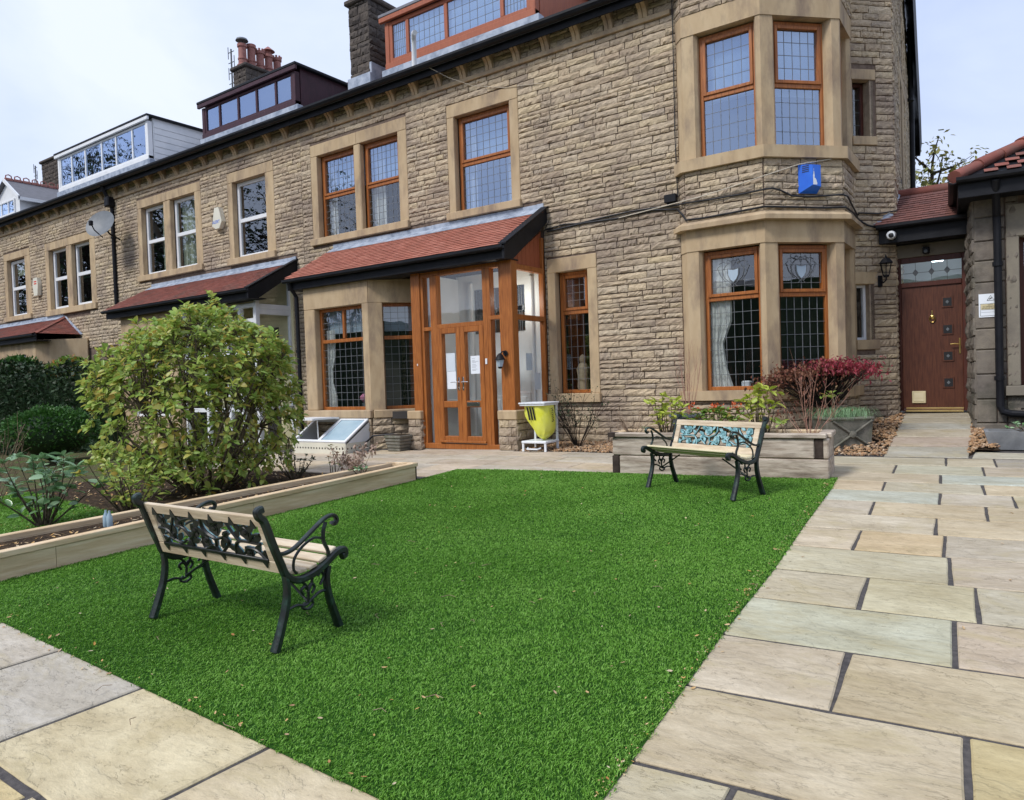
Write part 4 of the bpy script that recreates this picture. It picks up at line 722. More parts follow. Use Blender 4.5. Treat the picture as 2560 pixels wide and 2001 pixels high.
# white panelled inner screen and floor
mb = MB().box(-9.2, -7.2, YF - .06, YF + .02, .3, 3.6); inn = obj('inner_screen', mb, 'wallpaint', por)
for a, b, c, dd in ((-8.75, -8.45, 2.45, 3.3), (-8.38, -7.85, 2.45, 3.3), (-7.78, -7.58, 2.45, 3.3), (-8.1, -7.8, 1.45, 2.3)):
    g_ = obj('inner_pane', MB().box(a, b, YF - .075, YF - .062, c, dd), 'glass', inn); cm = MB(); obj('dark_backing', MB().box(a, b, YF - .061, YF - .0605, c, dd), 'room', inn)
    for k in range(1, 4): u = a + (b - a) * k / 4; cm.box(u - .006, u + .006, YF - .085, YF - .076, c, dd); cm.lathe([(.05, -.005), (.058, -.005), (.058, .005), (.05, .005)], (u, YF - .08, (c + dd) / 2), 10, 'y')
    obj('lead_came', cm, 'came', inn)
for a, b, c, dd in ((-8.7, -8.1, .5, 1.25), (-7.95, -7.5, .55, 1.3)): obj('door_panel', MB().box(a, b, YF - .085, YF - .06, c, dd, b=.02).box(a + .08, b - .08, YF - .1, YF - .08, c + .08, dd - .08, b=.02), 'wallpaint', inn)
for x in (-8.82, -8.42, -7.82, -7.42): obj('pilaster', MB().box(x - .04, x + .04, YF - .12, YF - .06, .3, 3.45, b=.012), 'wallpaint', inn)
obj('dado_shelf', MB().box(-9.2, -8.85, PY + .2, YF - .06, 1.15, 1.2, b=.01).box(-9.19, -9.15, PY + .12, YF, .3, 3.55), 'wallpaint', por); obj('porch_floor', MB().box(-9.4, -7.16, PY - .06, YF, -.1, zb - .004), 'dashlar', por); obj('step', MB().box(-9.3, -7.2, PY - .28, PY - .065, -.1, zb - .03, b=.01), 'ashlar', por)
obj('pendant_lamp', MB().lathe([(.02, .1), (.09, .02), (.09, 0), (.03, -.05)], (-7.62, 10.85, 3.13), 12), 'wlamp', por, smooth=True)
for x0, x1, y0, nm in ((-9.58, -9.26, PY - .12, 0), (-7.42, -7.04, PY - .18, 1)):
    p_ = obj('pier', MB().box(x0 + .02, x1 - .02, y0 + .02, y0 + .45, 0, .86), 'mortar', h1); pm = lay_stones(Fr((x0, y0 + .02), 0), 0, x1 - x0, gz(x0, y0), .86, h=.14, lmin=.15, lmax=.3, depth=.035); lay_stones(Fr((x1 - .02, y0), 90), 0, .85 if nm else .4, gz(x0, y0), .86, h=.14, lmin=.15, lmax=.35, depth=.035, out=pm)
    place(p_, 'stone', STK, pm, 300, 'stones', 'stone'); obj('pier_cap', MB().box(x0 - .01, x1 + .015, y0 - .02, y0 + (.9 if nm else .42), .86, 1.02, b=.015), 'ashlar', p_)
pl_ = bpy.data.lights.new('porch_light', 'POINT'); pl_.energy = 9; pl_.color = (1, .93, .82); pl_.shadow_soft_size = .09; po_ = bpy.data.objects.new('porch_light', pl_); COL.objects.link(po_); po_.location = (-7.62, 10.85, 3.0)
obj('dwarf_wall', MB().box(-7.18, -7.09, PY + .2, YF, 0, 1.0), 'mortar', h1)

# ---- corner bay, two storeys
BP = [(-4.53, 11.4), (-4.38, 11.25), (-3.16, 11.25), (-2.24, 12.17), (-2.24, 13.12)]
def offpoly(P, w):
    out = []; n = len(P)
    for i in range(n):
        ns = []
        for a, b in ((i - 1, i), (i, i + 1)):
            if 0 <= a and b < n: d = np.array(P[b]) - np.array(P[a]); d = d / np.linalg.norm(d); ns.append(np.array([d[1], -d[0]]))
        if len(ns) == 2: s = ns[0] + ns[1]; q = s / (s @ ns[0])
        else: q = ns[0]
        out.append(np.array(P[i]) + q * w)
    return out
def band(par, name, mt, z0, z1, wo, wi=-.2, top=None, skip=()):
    O, I = offpoly(BP, wo), offpoly(BP, wi)
    for i in range(4):
        if i in skip: continue
        mb = MB()
        if top is None: mb.prism([O[i], O[i + 1], I[i + 1], I[i]], z0, z1)
        else:
            T = offpoly(BP, top); V = [(*O[i], z0), (*O[i + 1], z0), (*I[i + 1], z0), (*I[i], z0), (*O[i], z0 + (z1 - z0) * .45), (*O[i + 1], z0 + (z1 - z0) * .45), (*T[i + 1], z1), (*T[i], z1), (*I[i + 1], z1), (*I[i], z1)]
            mb.add(V, [(0, 1, 2, 3), (0, 4, 5, 1), (4, 7, 6, 5), (7, 9, 8, 6), (3, 2, 8, 9), (0, 3, 9, 7, 4), (1, 5, 6, 8, 2)])
        obj(name, mb, mt, par)
bay = obj('corner_bay', MB(), 'mortar', h1) if False else None
AF, BF, CF_, LF = Fr(BP[1], 0), Fr(BP[2], 45), Fr(BP[3], 90), Fr(BP[0], -45); WF = Fr((-2.24, 13.09), 45)
band(h1, 'bay_wall', 'mortar', 0, 1.11, 0); band(h1, 'sill', 'ashlar', 1.11, 1.26, .09); band(h1, 'lintel', 'ashlar', 3.47, 3.80, .012); band(h1, 'cornice', 'ashlar', 3.80, 3.95, .13, top=.02)
band(h1, 'bay_wall', 'mortar', 3.95, 4.72, 0); band(h1, 'sill', 'ashlar', 4.72, 4.90, .09); band(h1, 'lintel', 'ashlar', 6.84, 7.16, .012); band(h1, 'bay_wall', 'mortar', 7.16, 8.3, 0); band(h1, 'eaves_cornice', 'dashlar', 8.25, 8.4, .18)
for fr, l in ((AF, 1.22), (BF, 1.30), (CF_, .94), (LF, .21)):
    for z0, z1 in ((.25, 1.11), (3.95, 4.72), (7.16, 8.25)): lay_stones(fr, 0, l, z0, z1, out=st, lmin=.18, lmax=.42)
def vpost(poly, z0, z1): obj('jamb', MB().prism(poly, z0, z1), 'ashlar', h1)
for z0, z1 in ((1.26, 3.47), (4.90, 6.84)):
    p2 = lambda fr, u, w: fr.p(u, w, 0)[:2]
    vpost([p2(LF, 0, 0), p2(LF, .212, 0), p2(AF, .19, 0), p2(AF, .23, -.06), p2(AF, .23, -.2), p2(LF, .05, -.2)], z0, z1)
    vpost([p2(AF, 1.15, -.2), p2(AF, 1.11, -.08), p2(AF, 1.15, 0), p2(AF, 1.22, 0), p2(BF, .2, 0), p2(BF, .25, -.06), p2(BF, .25, -.2)], z0, z1)
    vpost([p2(BF, 1.08, -.2), p2(BF, 1.12, -.07), p2(BF, 1.17, 0), p2(BF, 1.30, 0), p2(CF_, .07, 0), p2(CF_, .12, -.06), p2(CF_, .12, -.2)], z0, z1)
    vpost([p2(CF_, .76, -.2), p2(CF_, .76, -.05), p2(CF_, .80, 0), p2(CF_, .96, 0), p2(CF_, .96, -.2)], z0, z1)
    low = z0 < 2; tz = 2.70 if low else 5.86; g0 = (6, 7) if low else (6, 4); g1 = (4, 3) if low else (5, 4); gm = ['glass', 'glass'] if low else ['sglass', 'sglass']
    for fr, a, b in ((AF, .23, 1.13), (BF, .24, 1.12), (CF_, .12, .78)): window(h1, fr, a, b, z0, z1 - .02, bars_z=(tz,), grids={(0, 0): g0, (0, 1): g1}, glass=gm, w=-.13, sash=.05, fw=.06)
    if not low:
        part(h1, 'blind', 'blind', AF, .3, 1.06, -.30, -.28, 5.8, 6.8, bev=0); part(h1, 'blind', 'blind', BF, .3, 1.05, -.30, -.28, 5.75, 6.8, bev=0)
    else:
        curtain(h1, AF, .29, .62, 1.3, 3.4, -.22, pinch=(1.85, .62), fold=.03); part(h1, 'pot', 'bwhite', AF, .72, .86, -.42, -.28, 1.27, 1.4, bev=.02)
        # leaded crests in the top lights
        for fr, uc, hw in ((AF, .68, .33), (BF, .68, .32)):
            cm = MB(); w0 = -.15
            def poly3(pts, r=.0045): cm.tube([fr.p(uc + x, w0, 3.08 + z) for x, z in pts], r, 5)
            poly3([(-.09, .08), (-.085, -.02), (-.05, -.10), (0, -.14), (.05, -.10), (.085, -.02), (.09, .08), (0, .055), (-.09, .08)]); poly3([(-.03, .17), (0, .21), (.035, .17), (0, .13), (-.03, .17)])
            for s in (-1, 1): poly3([(s * .03, -.16), (s * .14, -.06), (s * .17, .05), (s * .12, .12), (s * .08, .16)]); poly3([(s * .12, -.12), (s * .2, -.02), (s * .25, .1), (s * .2, .14)]); poly3([(s * .06, .15), (s * .16, .19), (s * .22, .16)]); poly3([(s * .04, .19), (s * .08, .22), (s * .1, .18), (s * .05, .16)])
            poly3([(-hw, -.2), (hw, -.2), (hw, .25), (-hw, .25), (-hw, -.2)]); poly3([(-.06, -.2), (0, -.14), (.06, -.2)]); obj('lead_crest', cm, 'came', h1); obj('shield_pane', MB().prism([(-.08, .07), (-.075, -.02), (-.045, -.09), (0, -.13), (.045, -.09), (.075, -.02), (.08, .07), (0, .05)], 0, .003), 'blind', h1).matrix_basis = frmat(fr, uc, w0 - .003, 3.08)
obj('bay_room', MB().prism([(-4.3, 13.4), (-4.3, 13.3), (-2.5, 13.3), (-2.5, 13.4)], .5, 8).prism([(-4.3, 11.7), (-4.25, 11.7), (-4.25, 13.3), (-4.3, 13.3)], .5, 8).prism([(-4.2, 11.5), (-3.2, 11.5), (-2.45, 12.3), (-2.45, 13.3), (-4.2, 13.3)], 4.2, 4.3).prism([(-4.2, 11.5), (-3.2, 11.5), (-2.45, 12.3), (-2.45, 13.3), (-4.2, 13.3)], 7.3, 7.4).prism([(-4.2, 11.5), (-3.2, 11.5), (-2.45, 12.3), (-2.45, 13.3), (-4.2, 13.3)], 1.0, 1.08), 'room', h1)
obj('bay_roof', MB().add([(-4.7, 11.5, 8.4), (-4.45, 11.1, 8.4), (-3.1, 11.1, 8.4), (-2.1, 12.1, 8.4), (-2.1, 13.2, 8.4), (-3.4, 13.2, 10.2)], [(0, 1, 5), (1, 2, 5), (2, 3, 5), (3, 4, 5)]), 'slate', h1)
# canted wall right of the bay and the gable flank
wh = [(-.1, .31, 1.85, 3.11), (-.1, .42, 5.17, 6.38)]; GF = Fr((-1.72, 13.6), 94.3)
mb = MB(); wall_cells(mb, WF, -.25, .735, 0, 9.5, [(-.1, .25, 2.0, 2.91), (-.1, .32, 5.30, 6.22)]); obj('wall', mb, 'mortar', h1)
lay_stones(WF, -.02, .735, .3, 9.2, [(-.1, .32, 1.83, 3.11), (-.1, .42, 5.16, 6.39)], out=st, lmin=.18, lmax=.4)
for (z0, za, zb_, z1, ur, uo) in ((1.84, 2.0, 2.91, 3.11, .39, .25), (5.16, 5.30, 6.22, 6.39, .42, .32)):
    part(h1, 'lintel', 'ashlar', WF, -.02, ur, -.12, .02, zb_, z1); part(h1, 'sill', 'ashlar', WF, -.02, ur, -.12, .05, z0, za); part(h1, 'reveal', 'stone', WF, uo, uo + .07, -.2, .0, za, zb_)
window(h1, WF, -.02, .25, 2.0, 2.91, mt='white', w=-.1, fw=.045); window(h1, WF, -.02, .32, 5.30, 6.22, mt='bframe', w=-.16, fw=.05, grids={'*': (2, 4)}); obj('room_backing', MB().box(-.1, .5, -.5, -.45, 1.8, 6.6, WF), 'room', h1)
gpoly = [GF.p(0, 0, 0), GF.p(0, 0, 9.3), GF.p(3.2, 0, 11.3), GF.p(8.3, 0, 7.0), GF.p(8.3, 0, 0)]; obj('wall', MB().extr(gpoly, (-.3, -.02, 0)), 'mortar', h1)
def gclip(u, z): return z < 9.2 + u * .6 and z < 7.0 + (8.3 - u) * .84
lay_stones(GF, 0, 8.3, .4, 10.5, [(2.0, 2.5, 5, 7)], out=st, clip=gclip, lmin=.25, lmax=.5)
for u, z0, z1 in ((1.6, 5.0, 6.9), (2.9, 5.0, 7.0), (3.0, 7.3, 8.4)): part(h1, 'jamb', 'ashlar', GF, u, u + .22, -.05, .04, z0, z1); part(h1, 'jamb', 'ashlar', GF, u + .9, u + 1.12, -.05, .04, z0, z1); part(h1, 'lintel', 'ashlar', GF, u - .1, u + 1.2, -.05, .04, z1, z1 + .25); part(h1, 'gable_window', 'room', GF, u + .22, u + .9, .0, .012, z0, z1, bev=0)
inn_ = [(4.4, 10.6), (5.24, 9.76), (6.65, 9.02), (7.69, 7.81), (8.25, 7.0)]; out_ = [(2.6, 10.6), (3.4, 9.3), (5.0, 8.35), (6.9, 7.35), (7.3, 6.75)]
mb = MB(); V = [GF.p(u, .0, z) for u, z in inn_] + [GF.p(u, .22, z) for u, z in out_] + [GF.p(u, .0, z + .3) for u, z in inn_] + [GF.p(u, .26, z + .3) for u, z in out_]
mb.add(V, [(i, i + 1, 6 + i, 5 + i) for i in range(4)] + [(5 + i, 6 + i, 16 + i, 15 + i) for i in range(4)] + [(10 + i, 15 + i, 16 + i, 11 + i) for i in range(4)] + [(0, 5, 15, 10), (4, 14, 19, 9)]); obj('barge_board', mb, 'black', h1)
downpipe(h1, [GF.p(5.5, .09, 9.2), GF.p(6.0, .09, 7.2), GF.p(6.0, .09, 5.2), GF.p(6.05, .09, 3.5)], .055)
obj('rear_wing', MB().extr([GF.p(8.3, .02, 0), GF.p(8.3, .02, 6.9), GF.p(13, .02, 6.2), GF.p(20, .02, 6.2), GF.p(20, .02, 0)], (-.3, 0, 0)), 'stone', h1)
place(h1, 'stone', STK, st, 300, 'stones', 'stone'); place(h1, 'base_stone', STK, bs, 300, 'base_stones', 'stone')
def qtube(name, pts, r, mt, par=None): return obj(name, MB().tube(pts, r, 6), mt, par, smooth=True)

# ---- second house (white sashes, plum dormer, white porch)
XL2 = -22.4
h2 = thing('terraced_house', 'middle stone terraced house with white sash windows and plum dormer behind the shrub', 'house', (-18, 12, gz(-18, 11)), group='houses of the stone terrace')
W2 = [((-21.0, -17.81, 4.74, 7.08), (-20.79, -18.1, 4.90, 6.84), ((-19.63, -19.3),)), ((-16.63, -14.77, 4.70, 7.03), (-16.43, -15.09, 4.86, 6.78), ())]
mb = MB(); wall_cells(mb, FA, XL2 + .01, XL1 - .01, -.5, 7.75, [w_[1] for w_ in W2]); obj('wall', mb, 'mortar', h2); back_room(h2, XL2 + .1, XL1 - .1, -.1)
s2 = lay_stones(FA, XL2, XL1, -.1, 7.33, [w_[0] for w_ in W2] + [(-20.4, -14.0, 4.55, 4.70)]); lay_stones(FA, XL2, XL1, 7.41, 7.70, out=s2); place(h2, 'stone', STK, s2, 300, 'stones', 'stone')
for o, s, mu in W2: surround(h2, FA, o, s, mu)
for a, b, z0, z1 in ((-20.78, -19.64, 4.9, 6.84), (-19.29, -18.11, 4.9, 6.84), (-16.42, -15.1, 4.86, 6.78)): window(h2, FA, a, b, z0, z1, bars_z=((z0 + z1) / 2,), mt='white', fw=.09)
for a, b in ((-20.2, -19.7), (-19.2, -18.6)): curtain(h2, FA, a, b, 4.95, 6.8, -.3, 'gcurtain')
eaves(h2, XL2, XL1, [-14.2 - .66 * k for k in range(13)]); roof_block(h2, XL2, XL1)
dormer(h2, -19.0, -14.95, 12.35, 8.68, 9.62, 'purple', 'purple', (-18.2, -17.35, -16.55, -15.75), 2.0)
c2 = chimney(h2, -21.75, -21.05, 15.3, 17.1, 10.4, 12.25)
for k, (y, t) in enumerate(((15.45, 'cap'), (15.8, 'plain'), (16.15, 'crown'), (16.5, 'hood'), (16.85, 'crown'))): pot(c2, -21.4, y, 12.36, .14, .75 if k != 1 else .85, t)
cr2 = canopy(h2, -20.4, -14.05, 3.77, 4.50, 'dtile', 0); barge(cr2, -14.06, 3.77, 4.50)
downpipe(h2, [(-22.3, YF - .35, 7.7), (-22.3, YF - .2, 7.4), (-22.3, YF - .07, 7.2), (-22.3, YF - .07, 4.2)], .055); obj('rainwater_hopper', MB().box(-22.42, -22.18, YF - .25, YF - .02, 7.1, 7.4, b=.03), 'black', h2)
bf2 = Fr((0, 10.25), 0); mb = MB(); wall_cells(mb, bf2, -20.0, -17.3, -.3, 3.6, [(-19.6, -18.8, .9, 3.0), (-18.6, -17.7, .9, 3.0)]); obj('bay_front', mb, 'ashlar', h2)
for a, b in ((-19.6, -18.8), (-18.6, -17.7)): window(h2, bf2, a, b, .9, 3.0, bars_z=(2.4,), mt='white')
obj('bay_room', MB().box(-20, -17.3, 10.9, 11, 0, 3.6), 'room', h2)
pw = MB(); pp = [-17.2, -16.3, -15.4, -14.9, -14.32]
for x in pp: pw.box(x - .05, x + .05, 10.36, 10.46, 0, 3.5, b=.008)
for z in (.1, 1.05, 2.35, 3.1, 3.45): pw.box(pp[0], pp[-1], 10.37, 10.45, z - .05, z + .05, b=.008)
q = Fr((-14.28, 10.4), 90)
for u in (.03, .95): pw.box(u - .05, u + .05, -.08, 0, .0, 4.2 if u > .5 else 3.55, q, .008)
for z in (.1, 1.05, 2.3, 3.3, 3.42): pw.box(.08, .9, -.08, -.002, z - .06, z + .06, q, .008)
p2_ = obj('porch', pw, 'white', h2); gl_rect(p2_, q, .06, .92, 1.1, 2.26, -.04, 'clear'); gl_rect(p2_, q, .06, .92, 2.36, 3.25, -.04, 'clear'); gl_rect(p2_, q, .06, .92, 3.45, 4.0, -.04, 'clear')
for i in range(4): gl_rect(p2_, Fr((0, 10.41), 0), pp[i] + .05, pp[i + 1] - .05, 1.1, 2.3, 0, 'clear'); gl_rect(p2_, Fr((0, 10.41), 0), pp[i] + .05, pp[i + 1] - .05, 2.4, 3.06, 0, 'clear'); gl_rect(p2_, Fr((0, 10.41), 0), pp[i] + .05, pp[i + 1] - .05, .15, 1.0, 0, 'clear')
obj('porch_inner_wall', MB().box(-17.2, -14.2, YF - .05, YF - .01, 0, 4.1).box(-15.9, -15.85, 10.5, YF, 0, 3.5), 'lemon', p2_)
for a, b, c, dd in ((-15.4, -14.75, 1.9, 3.0), (-15.3, -14.8, .2, 1.6), (-16.6, -15.6, 1.2, 3.0)): obj('inner_pane', MB().box(a, b, YF - .08, YF - .06, c, dd), 'room', p2_)
obj('flood_lamp', MB().box(-14.75, -14.6, 10.2, 10.3, 2.86, 2.98, b=.01).box(-14.7, -14.65, 10.28, 10.38, 2.8, 2.9), 'black', p2_)

# ---- third house
h3 = thing('terraced_house', 'farthest stone terraced house with white windows and hipped red porch roof', 'house', (-28, 12, gz(-28, 11)), group='houses of the stone terrace')
XL3 = -33.0
W3 = [((-26.93, -23.55, 4.20, 6.63), (-26.68, -23.88, 4.39, 6.38), ((-25.45, -25.1),)), ((-30.2, -28.08, 4.25, 6.67), (-29.96, -28.5, 4.41, 6.43), ())]
mb = MB(); wall_cells(mb, FA, XL3, XL2 - .01, -1, 7.75, [w_[1] for w_ in W3]); obj('wall', mb, 'mortar', h3); back_room(h3, XL3 + .1, XL2 - .1, -.4)
s3 = lay_stones(FA, XL3, XL2, 3.0, 7.33, [w_[0] for w_ in W3] + [(-32, -24, 4.1, 4.2)]); lay_stones(FA, XL3, XL2, 7.41, 7.70, out=s3); place(h3, 'stone', STK, s3, 300, 'stones', 'stone')
for o, s, mu in W3: surround(h3, FA, o, s, mu)
for a, b in ((-26.67, -25.46), (-25.09, -23.89), (-29.95, -28.52)): window(h3, FA, a, b, 4.40, 6.40, bars_z=(5.42,), mt='white', fw=.1)
part(h3, 'blind', 'gcurtain', FA, -29.8, -28.7, -.3, -.28, 5.9, 6.35, bev=0)
eaves(h3, XL3, XL2, [-22.9 - .72 * k for k in range(14)]); roof_block(h3, XL3, XL2)
d3 = dormer(h3, -28.9, -22.75, 12.85, 9.0, 10.3, 'white', 'white', (-27.9, -26.9, -25.75, -24.8, -23.75), 2.2)
for k in range(6): obj('cladding_board', MB().box(-22.75, -22.73, 13.0, 15.1, 9.02 + .2 * k, 9.2 + .2 * k, b=.008), 'white', d3)
gd = Fr((0, 12.0), 0); mb = MB().extr([(-33.6, 12.0, 8.2), (-30.2, 12.0, 8.2), (-30.2, 12.0, 8.95), (-31.15, 12.0, 9.62), (-33.6, 12.0, 8.3)], (0, 2.5, 0)); g3 = obj('gabled_dormer', mb, 'white', h3)
window(g3, gd, -32.4, -30.55, 8.35, 8.9, bars_u=(-31.7, -31.1), mt='white', w=.05, glass='sglass'); obj('dormer_roof', MB().add([(-31.15, 11.85, 9.68), (-29.95, 11.85, 8.85), (-29.95, 14.5, 8.85), (-31.15, 14.8, 9.68), (-33.5, 11.85, 8.3), (-33.5, 14.5, 8.3)], [(0, 1, 2, 3), (0, 3, 5, 4)]), 'slate', g3)
obj('barge_board', MB().extr([(-31.15, 11.83, 9.72), (-29.9, 11.83, 8.88), (-29.9, 11.83, 8.75), (-31.15, 11.83, 9.58)], (0, .06, 0)).box(-30.0, -29.9, 11.85, 14.2, 8.72, 8.84), 'white', g3)
cvt = MB()
for k in range(10): y = 11.9 + .3 * k; cvt.box(-31.22, -31.08, y, y + .28, 9.64, 9.75, b=.02); cvt.lathe([(.04, y + .1), (.09, y + .1), (.09, y + .16), (.04, y + .16)], (-31.15, 0, 9.8), 10, 'y') if False else cvt.tube([(-31.15, y + .04, 9.75), (-31.15, y + .05, 9.84), (-31.15, y + .14, 9.88), (-31.15, y + .23, 9.84), (-31.15, y + .24, 9.75)], .022, 6)
obj('ridge_crest', cvt, 'pot', g3)
c3 = chimney(h3, -39.4 + 4, -33.8, 15.0, 16.0, 9, 11.75)
cr3 = canopy(h3, -34, -24.7, 3.45, 4.08, 'dtile', 0, hip=1.1)
b3 = Fr((0, 10.25), 0); mb = MB(); wall_cells(mb, b3, -31.5, -25.2, -.6, 3.3, [(-29.2, -27.9, .9, 2.85), (-27.0, -25.9, .9, 2.85)]); obj('bay_front', mb, 'ashlar', h3)
for a, b in ((-29.2, -27.9), (-27.0, -25.9)): window(h3, b3, a, b, .9, 2.85, bars_z=(2.2,), mt='white', fw=.1)
part(h3, 'bay_side', 'ashlar', Fr((-25.2, 10.25), 45), 0, 1.5, -.2, 0, -.6, 3.3); obj('bay_room', MB().box(-31.5, -25.3, 10.9, 11, 0, 3.3), 'room', h3)

# ---- annex with the side door, and the dark stone building on the right
an = thing('side_annex', 'low link building with brown side door under dark tiled roof', 'building', (-1.25, 14, gz(-1, 13.7)))
DY = 13.72; df = Fr((0, DY), 0); z0d = .80
obj('wall', MB().box(-2.0, -.6, DY + .1, DY + .3, 3.3, 4.0).box(-1.9, -.6, DY + 2.0, DY + 2.1, .5, 4.0).box(-1.95, -1.9, DY + .1, DY + 2.1, .5, 4.0).box(-1.9, -.6, DY + .1, DY + 2, .5, .79).box(-1.9, -.6, DY + .1, DY + 2, 3.6, 3.65), 'wallpaint', an)
part(an, 'lintel', 'dashlar', df, -1.9, -.66, -.2, .02, 3.33, 3.54)
fr_ = obj('door_frame', MB().box(-1.78, -1.66, -.08, -.02, z0d, 3.34, df, .008).box(-.80, -.68, -.08, -.02, z0d, 3.34, df, .008).box(-1.66, -.80, -.08, -.022, 3.24, 3.34, df, .008).box(-1.66, -.80, -.08, -.01, 2.84, 2.92, df, .008).box(-1.66, -.80, -.08, -.02, z0d, z0d + .03, df), 'bframe', an)
gl_rect(fr_, df, -1.67, -.79, 2.91, 3.25, -.05, 'clear'); cm = MB().box(-1.66, -.8, -.055, -.042, 3.07, 3.077, df)
for x in (-1.45, -1.22, -1.0): cm.extr([df.p(x - .045, -.04, 3.075), df.p(x, -.04, 3.135), df.p(x + .045, -.04, 3.075), df.p(x, -.04, 3.015)], (0, -.006, 0)).box(x - .003, x + .003, -.05, -.042, 2.92, 3.24, df)
obj('lead_came', cm, 'came', fr_)
dl = obj('door_leaf', MB().box(-1.66, -.80, -.07, -.035, z0d + .035, 2.84, df, .004), 'bdoor', an)
for z in (2.56, 2.12, 1.69, 1.26):
    q_ = obj('door_light', MB().box(-1.085, -.925, -.034, -.022, z - .09, z + .09, df, .006), 'bdoor', dl); obj('light_glass', MB().box(-1.065, -.945, -.0215, -.0195, z - .065, z + .065, df), 'ink', q_); obj('diamond', MB().extr([df.p(-1.03, -.019, z), df.p(-1.005, -.019, z + .03), df.p(-.98, -.019, z), df.p(-1.005, -.019, z - .03)], (0, -.008, 0)), 'grey', q_)
obj('door_knocker', MB().lathe([(.028, 0), (.034, .006), (.01, .016)], df.p(-1.22, -.035, 2.33), 12, 'y').tube([df.p(-1.22 + .04 * math.sin(a), -.02, 2.30 + .055 * math.cos(a)) for a in np.linspace(.4, 5.9, 14)], .008, 6).box(-1.228, -1.212, -.034, -.02, 2.36, 2.44, df, .003), 'brass', dl, smooth=True)
obj('door_handle', MB().box(-.855, -.83, -.034, -.025, 1.72, 1.97, df, .004).tube([df.p(-.842, -.025, 1.87), df.p(-.842, .02, 1.87), df.p(-.9, .025, 1.88), df.p(-.97, .02, 1.875)], .009, 8), 'brass', dl, smooth=True)
cf = obj('cat_flap', MB().box(-1.53, -1.33, -.034, -.012, .93, 1.13, df, .01), 'ivory', dl); obj('flap', MB().box(-1.50, -1.36, -.011, -.006, .96, 1.10, df, .004), 'brass' if False else 'slaty', cf)
obj('sill', MB().box(-1.62, -.80, -.03, .03, z0d - .012, z0d + .02, df, .004).box(-1.62, -.8, -.032, -.012, z0d + .035, z0d + .06, df, .004), 'gold', dl)
obj('ceiling_lamp', MB().box(-1.32, -1.12, DY + .9, DY + 1.1, 3.35, 3.45, b=.02), 'lamp', an)
ye, ze, yr, zr = 13.28, 3.82, 14.45, 4.50; L_ = math.hypot(yr - ye, zr - ze)
obj('roof', MB().add([(-1.98, ye, ze), (-.6, ye, ze), (-.6, yr, zr), (-1.86, yr, zr), (-1.9, 16, 3.8), (-.6, 16, 3.8)], [(0, 1, 2, 3), (3, 2, 5, 4)]), 'black', an)
tiled(an, (-1.96, ye - .04, ze), (1, 0, 0), np.array([0, yr - ye, zr - ze]) / L_, 7, 12, 'btile', 200, lift=.02, clip=lambda u, v: u > .12 * v)
obj('ridge_tile', MB().tube([(-1.84, yr, zr + .02), (-.6, yr, zr + .02)], .09, 10), 'dtile', an, smooth=True); obj('lead_flashing', MB().add([(-2.05, ye + .02, ze + .06), (-1.72, ye + .05, ze + .06), (-1.72, ye + .2, ze + .17), (-1.72, yr, zr + .06), (-1.86, yr, zr + .16), (-1.9, ye + .3, ze + .4)], [(0, 1, 2, 5), (2, 3, 4, 5)]), 'lead', an)
obj('fascia', MB().box(-1.92, -.66, ye + .02, ye + .06, 3.54, 3.82, b=.006).box(-1.92, -.66, ye + .06, DY, 3.545, 3.56), 'black', an); gutter(an, (-1.94, ye - .05, 3.82), (-.62, ye - .05, 3.82), .06)
rb = thing('stone_outbuilding', 'dark grey stone building with black gutter and hipped tiled roof at right', 'building', (1, 13, gz(1, 12.5)))
RF = Fr((-.56, 12.45), 4.2); RS = Fr((-.72, 13.75), -83)
mb = MB(); wall_cells(mb, RF, 0.02, 5, 0, 4.0, [(.52, 2.0, 1.22, 3.3)], w1=-.02); obj('wall', mb, 'mortar', rb); obj('side_wall', MB().extr([(-.70, 13.9, 0), (-.54, 12.47, 0), (-.54, 12.47, 4), (-.70, 13.9, 4)], (.25, .02, 0)), 'mortar', rb)
rs = lay_stones(RF, .36, .52, .3, 4.0, h=.15, lmin=.1, lmax=.2, out=[]); lay_stones(RF, .36, 5, .3, 1.08, h=.2, lmin=.3, lmax=.6, out=rs); lay_stones(RS, 0, 1.31, .35, 3.9, h=.2, lmin=.2, lmax=.5, out=rs, depth=.04); place(rb, 'stone', STK, rs, 300, 'stones', 'dstone')
z = .4; k = 0
while z < 3.85:
    h = random.uniform(.26, .36); l = (.36 if k % 2 == 0 else .24); part(rb, 'quoin', 'dstone', RF, -.01, l - .006, -.28, .015, z, z + h - .008, bev=.015)
    if l < .3: part(rb, 'quoin', 'dstone', RF, .245, .36, -.2, .0, z + .004, z + h / 2 - .008, bev=.012); part(rb, 'quoin', 'dstone', RF, .245, .36, -.2, .004, z + h / 2, z + h - .012, bev=.012)
    z += h; k += 1
part(rb, 'jamb', 'dashlar', RF, .37, .52, -.2, .03, 1.22, 3.3); part(rb, 'lintel', 'dashlar', RF, .37, 2.2, -.2, .032, 3.3, 3.75); part(rb, 'sill', 'dashlar', RF, .34, 2.2, -.2, .09, 1.08, 1.22); window(rb, RF, .52, 2.0, 1.22, 3.3, bars_z=(2.5,), mt='bframe', w=-.16); obj('room_backing', MB().box(.4, 2.4, -1, -.9, 1, 3.6, RF), 'room', rb)
obj('soffit', MB().box(-.2, 5, 0, .42, 3.86, 3.88, RF).box(-.2, 0, -1.5, 0, 3.86, 3.88, RF), 'black', rb); obj('fascia', MB().box(-.2, 5, .42, .45, 3.84, 4.10, RF, .006).box(-.2, -.17, -1.6, .42, 3.84, 4.10, RF, .006), 'black', rb)
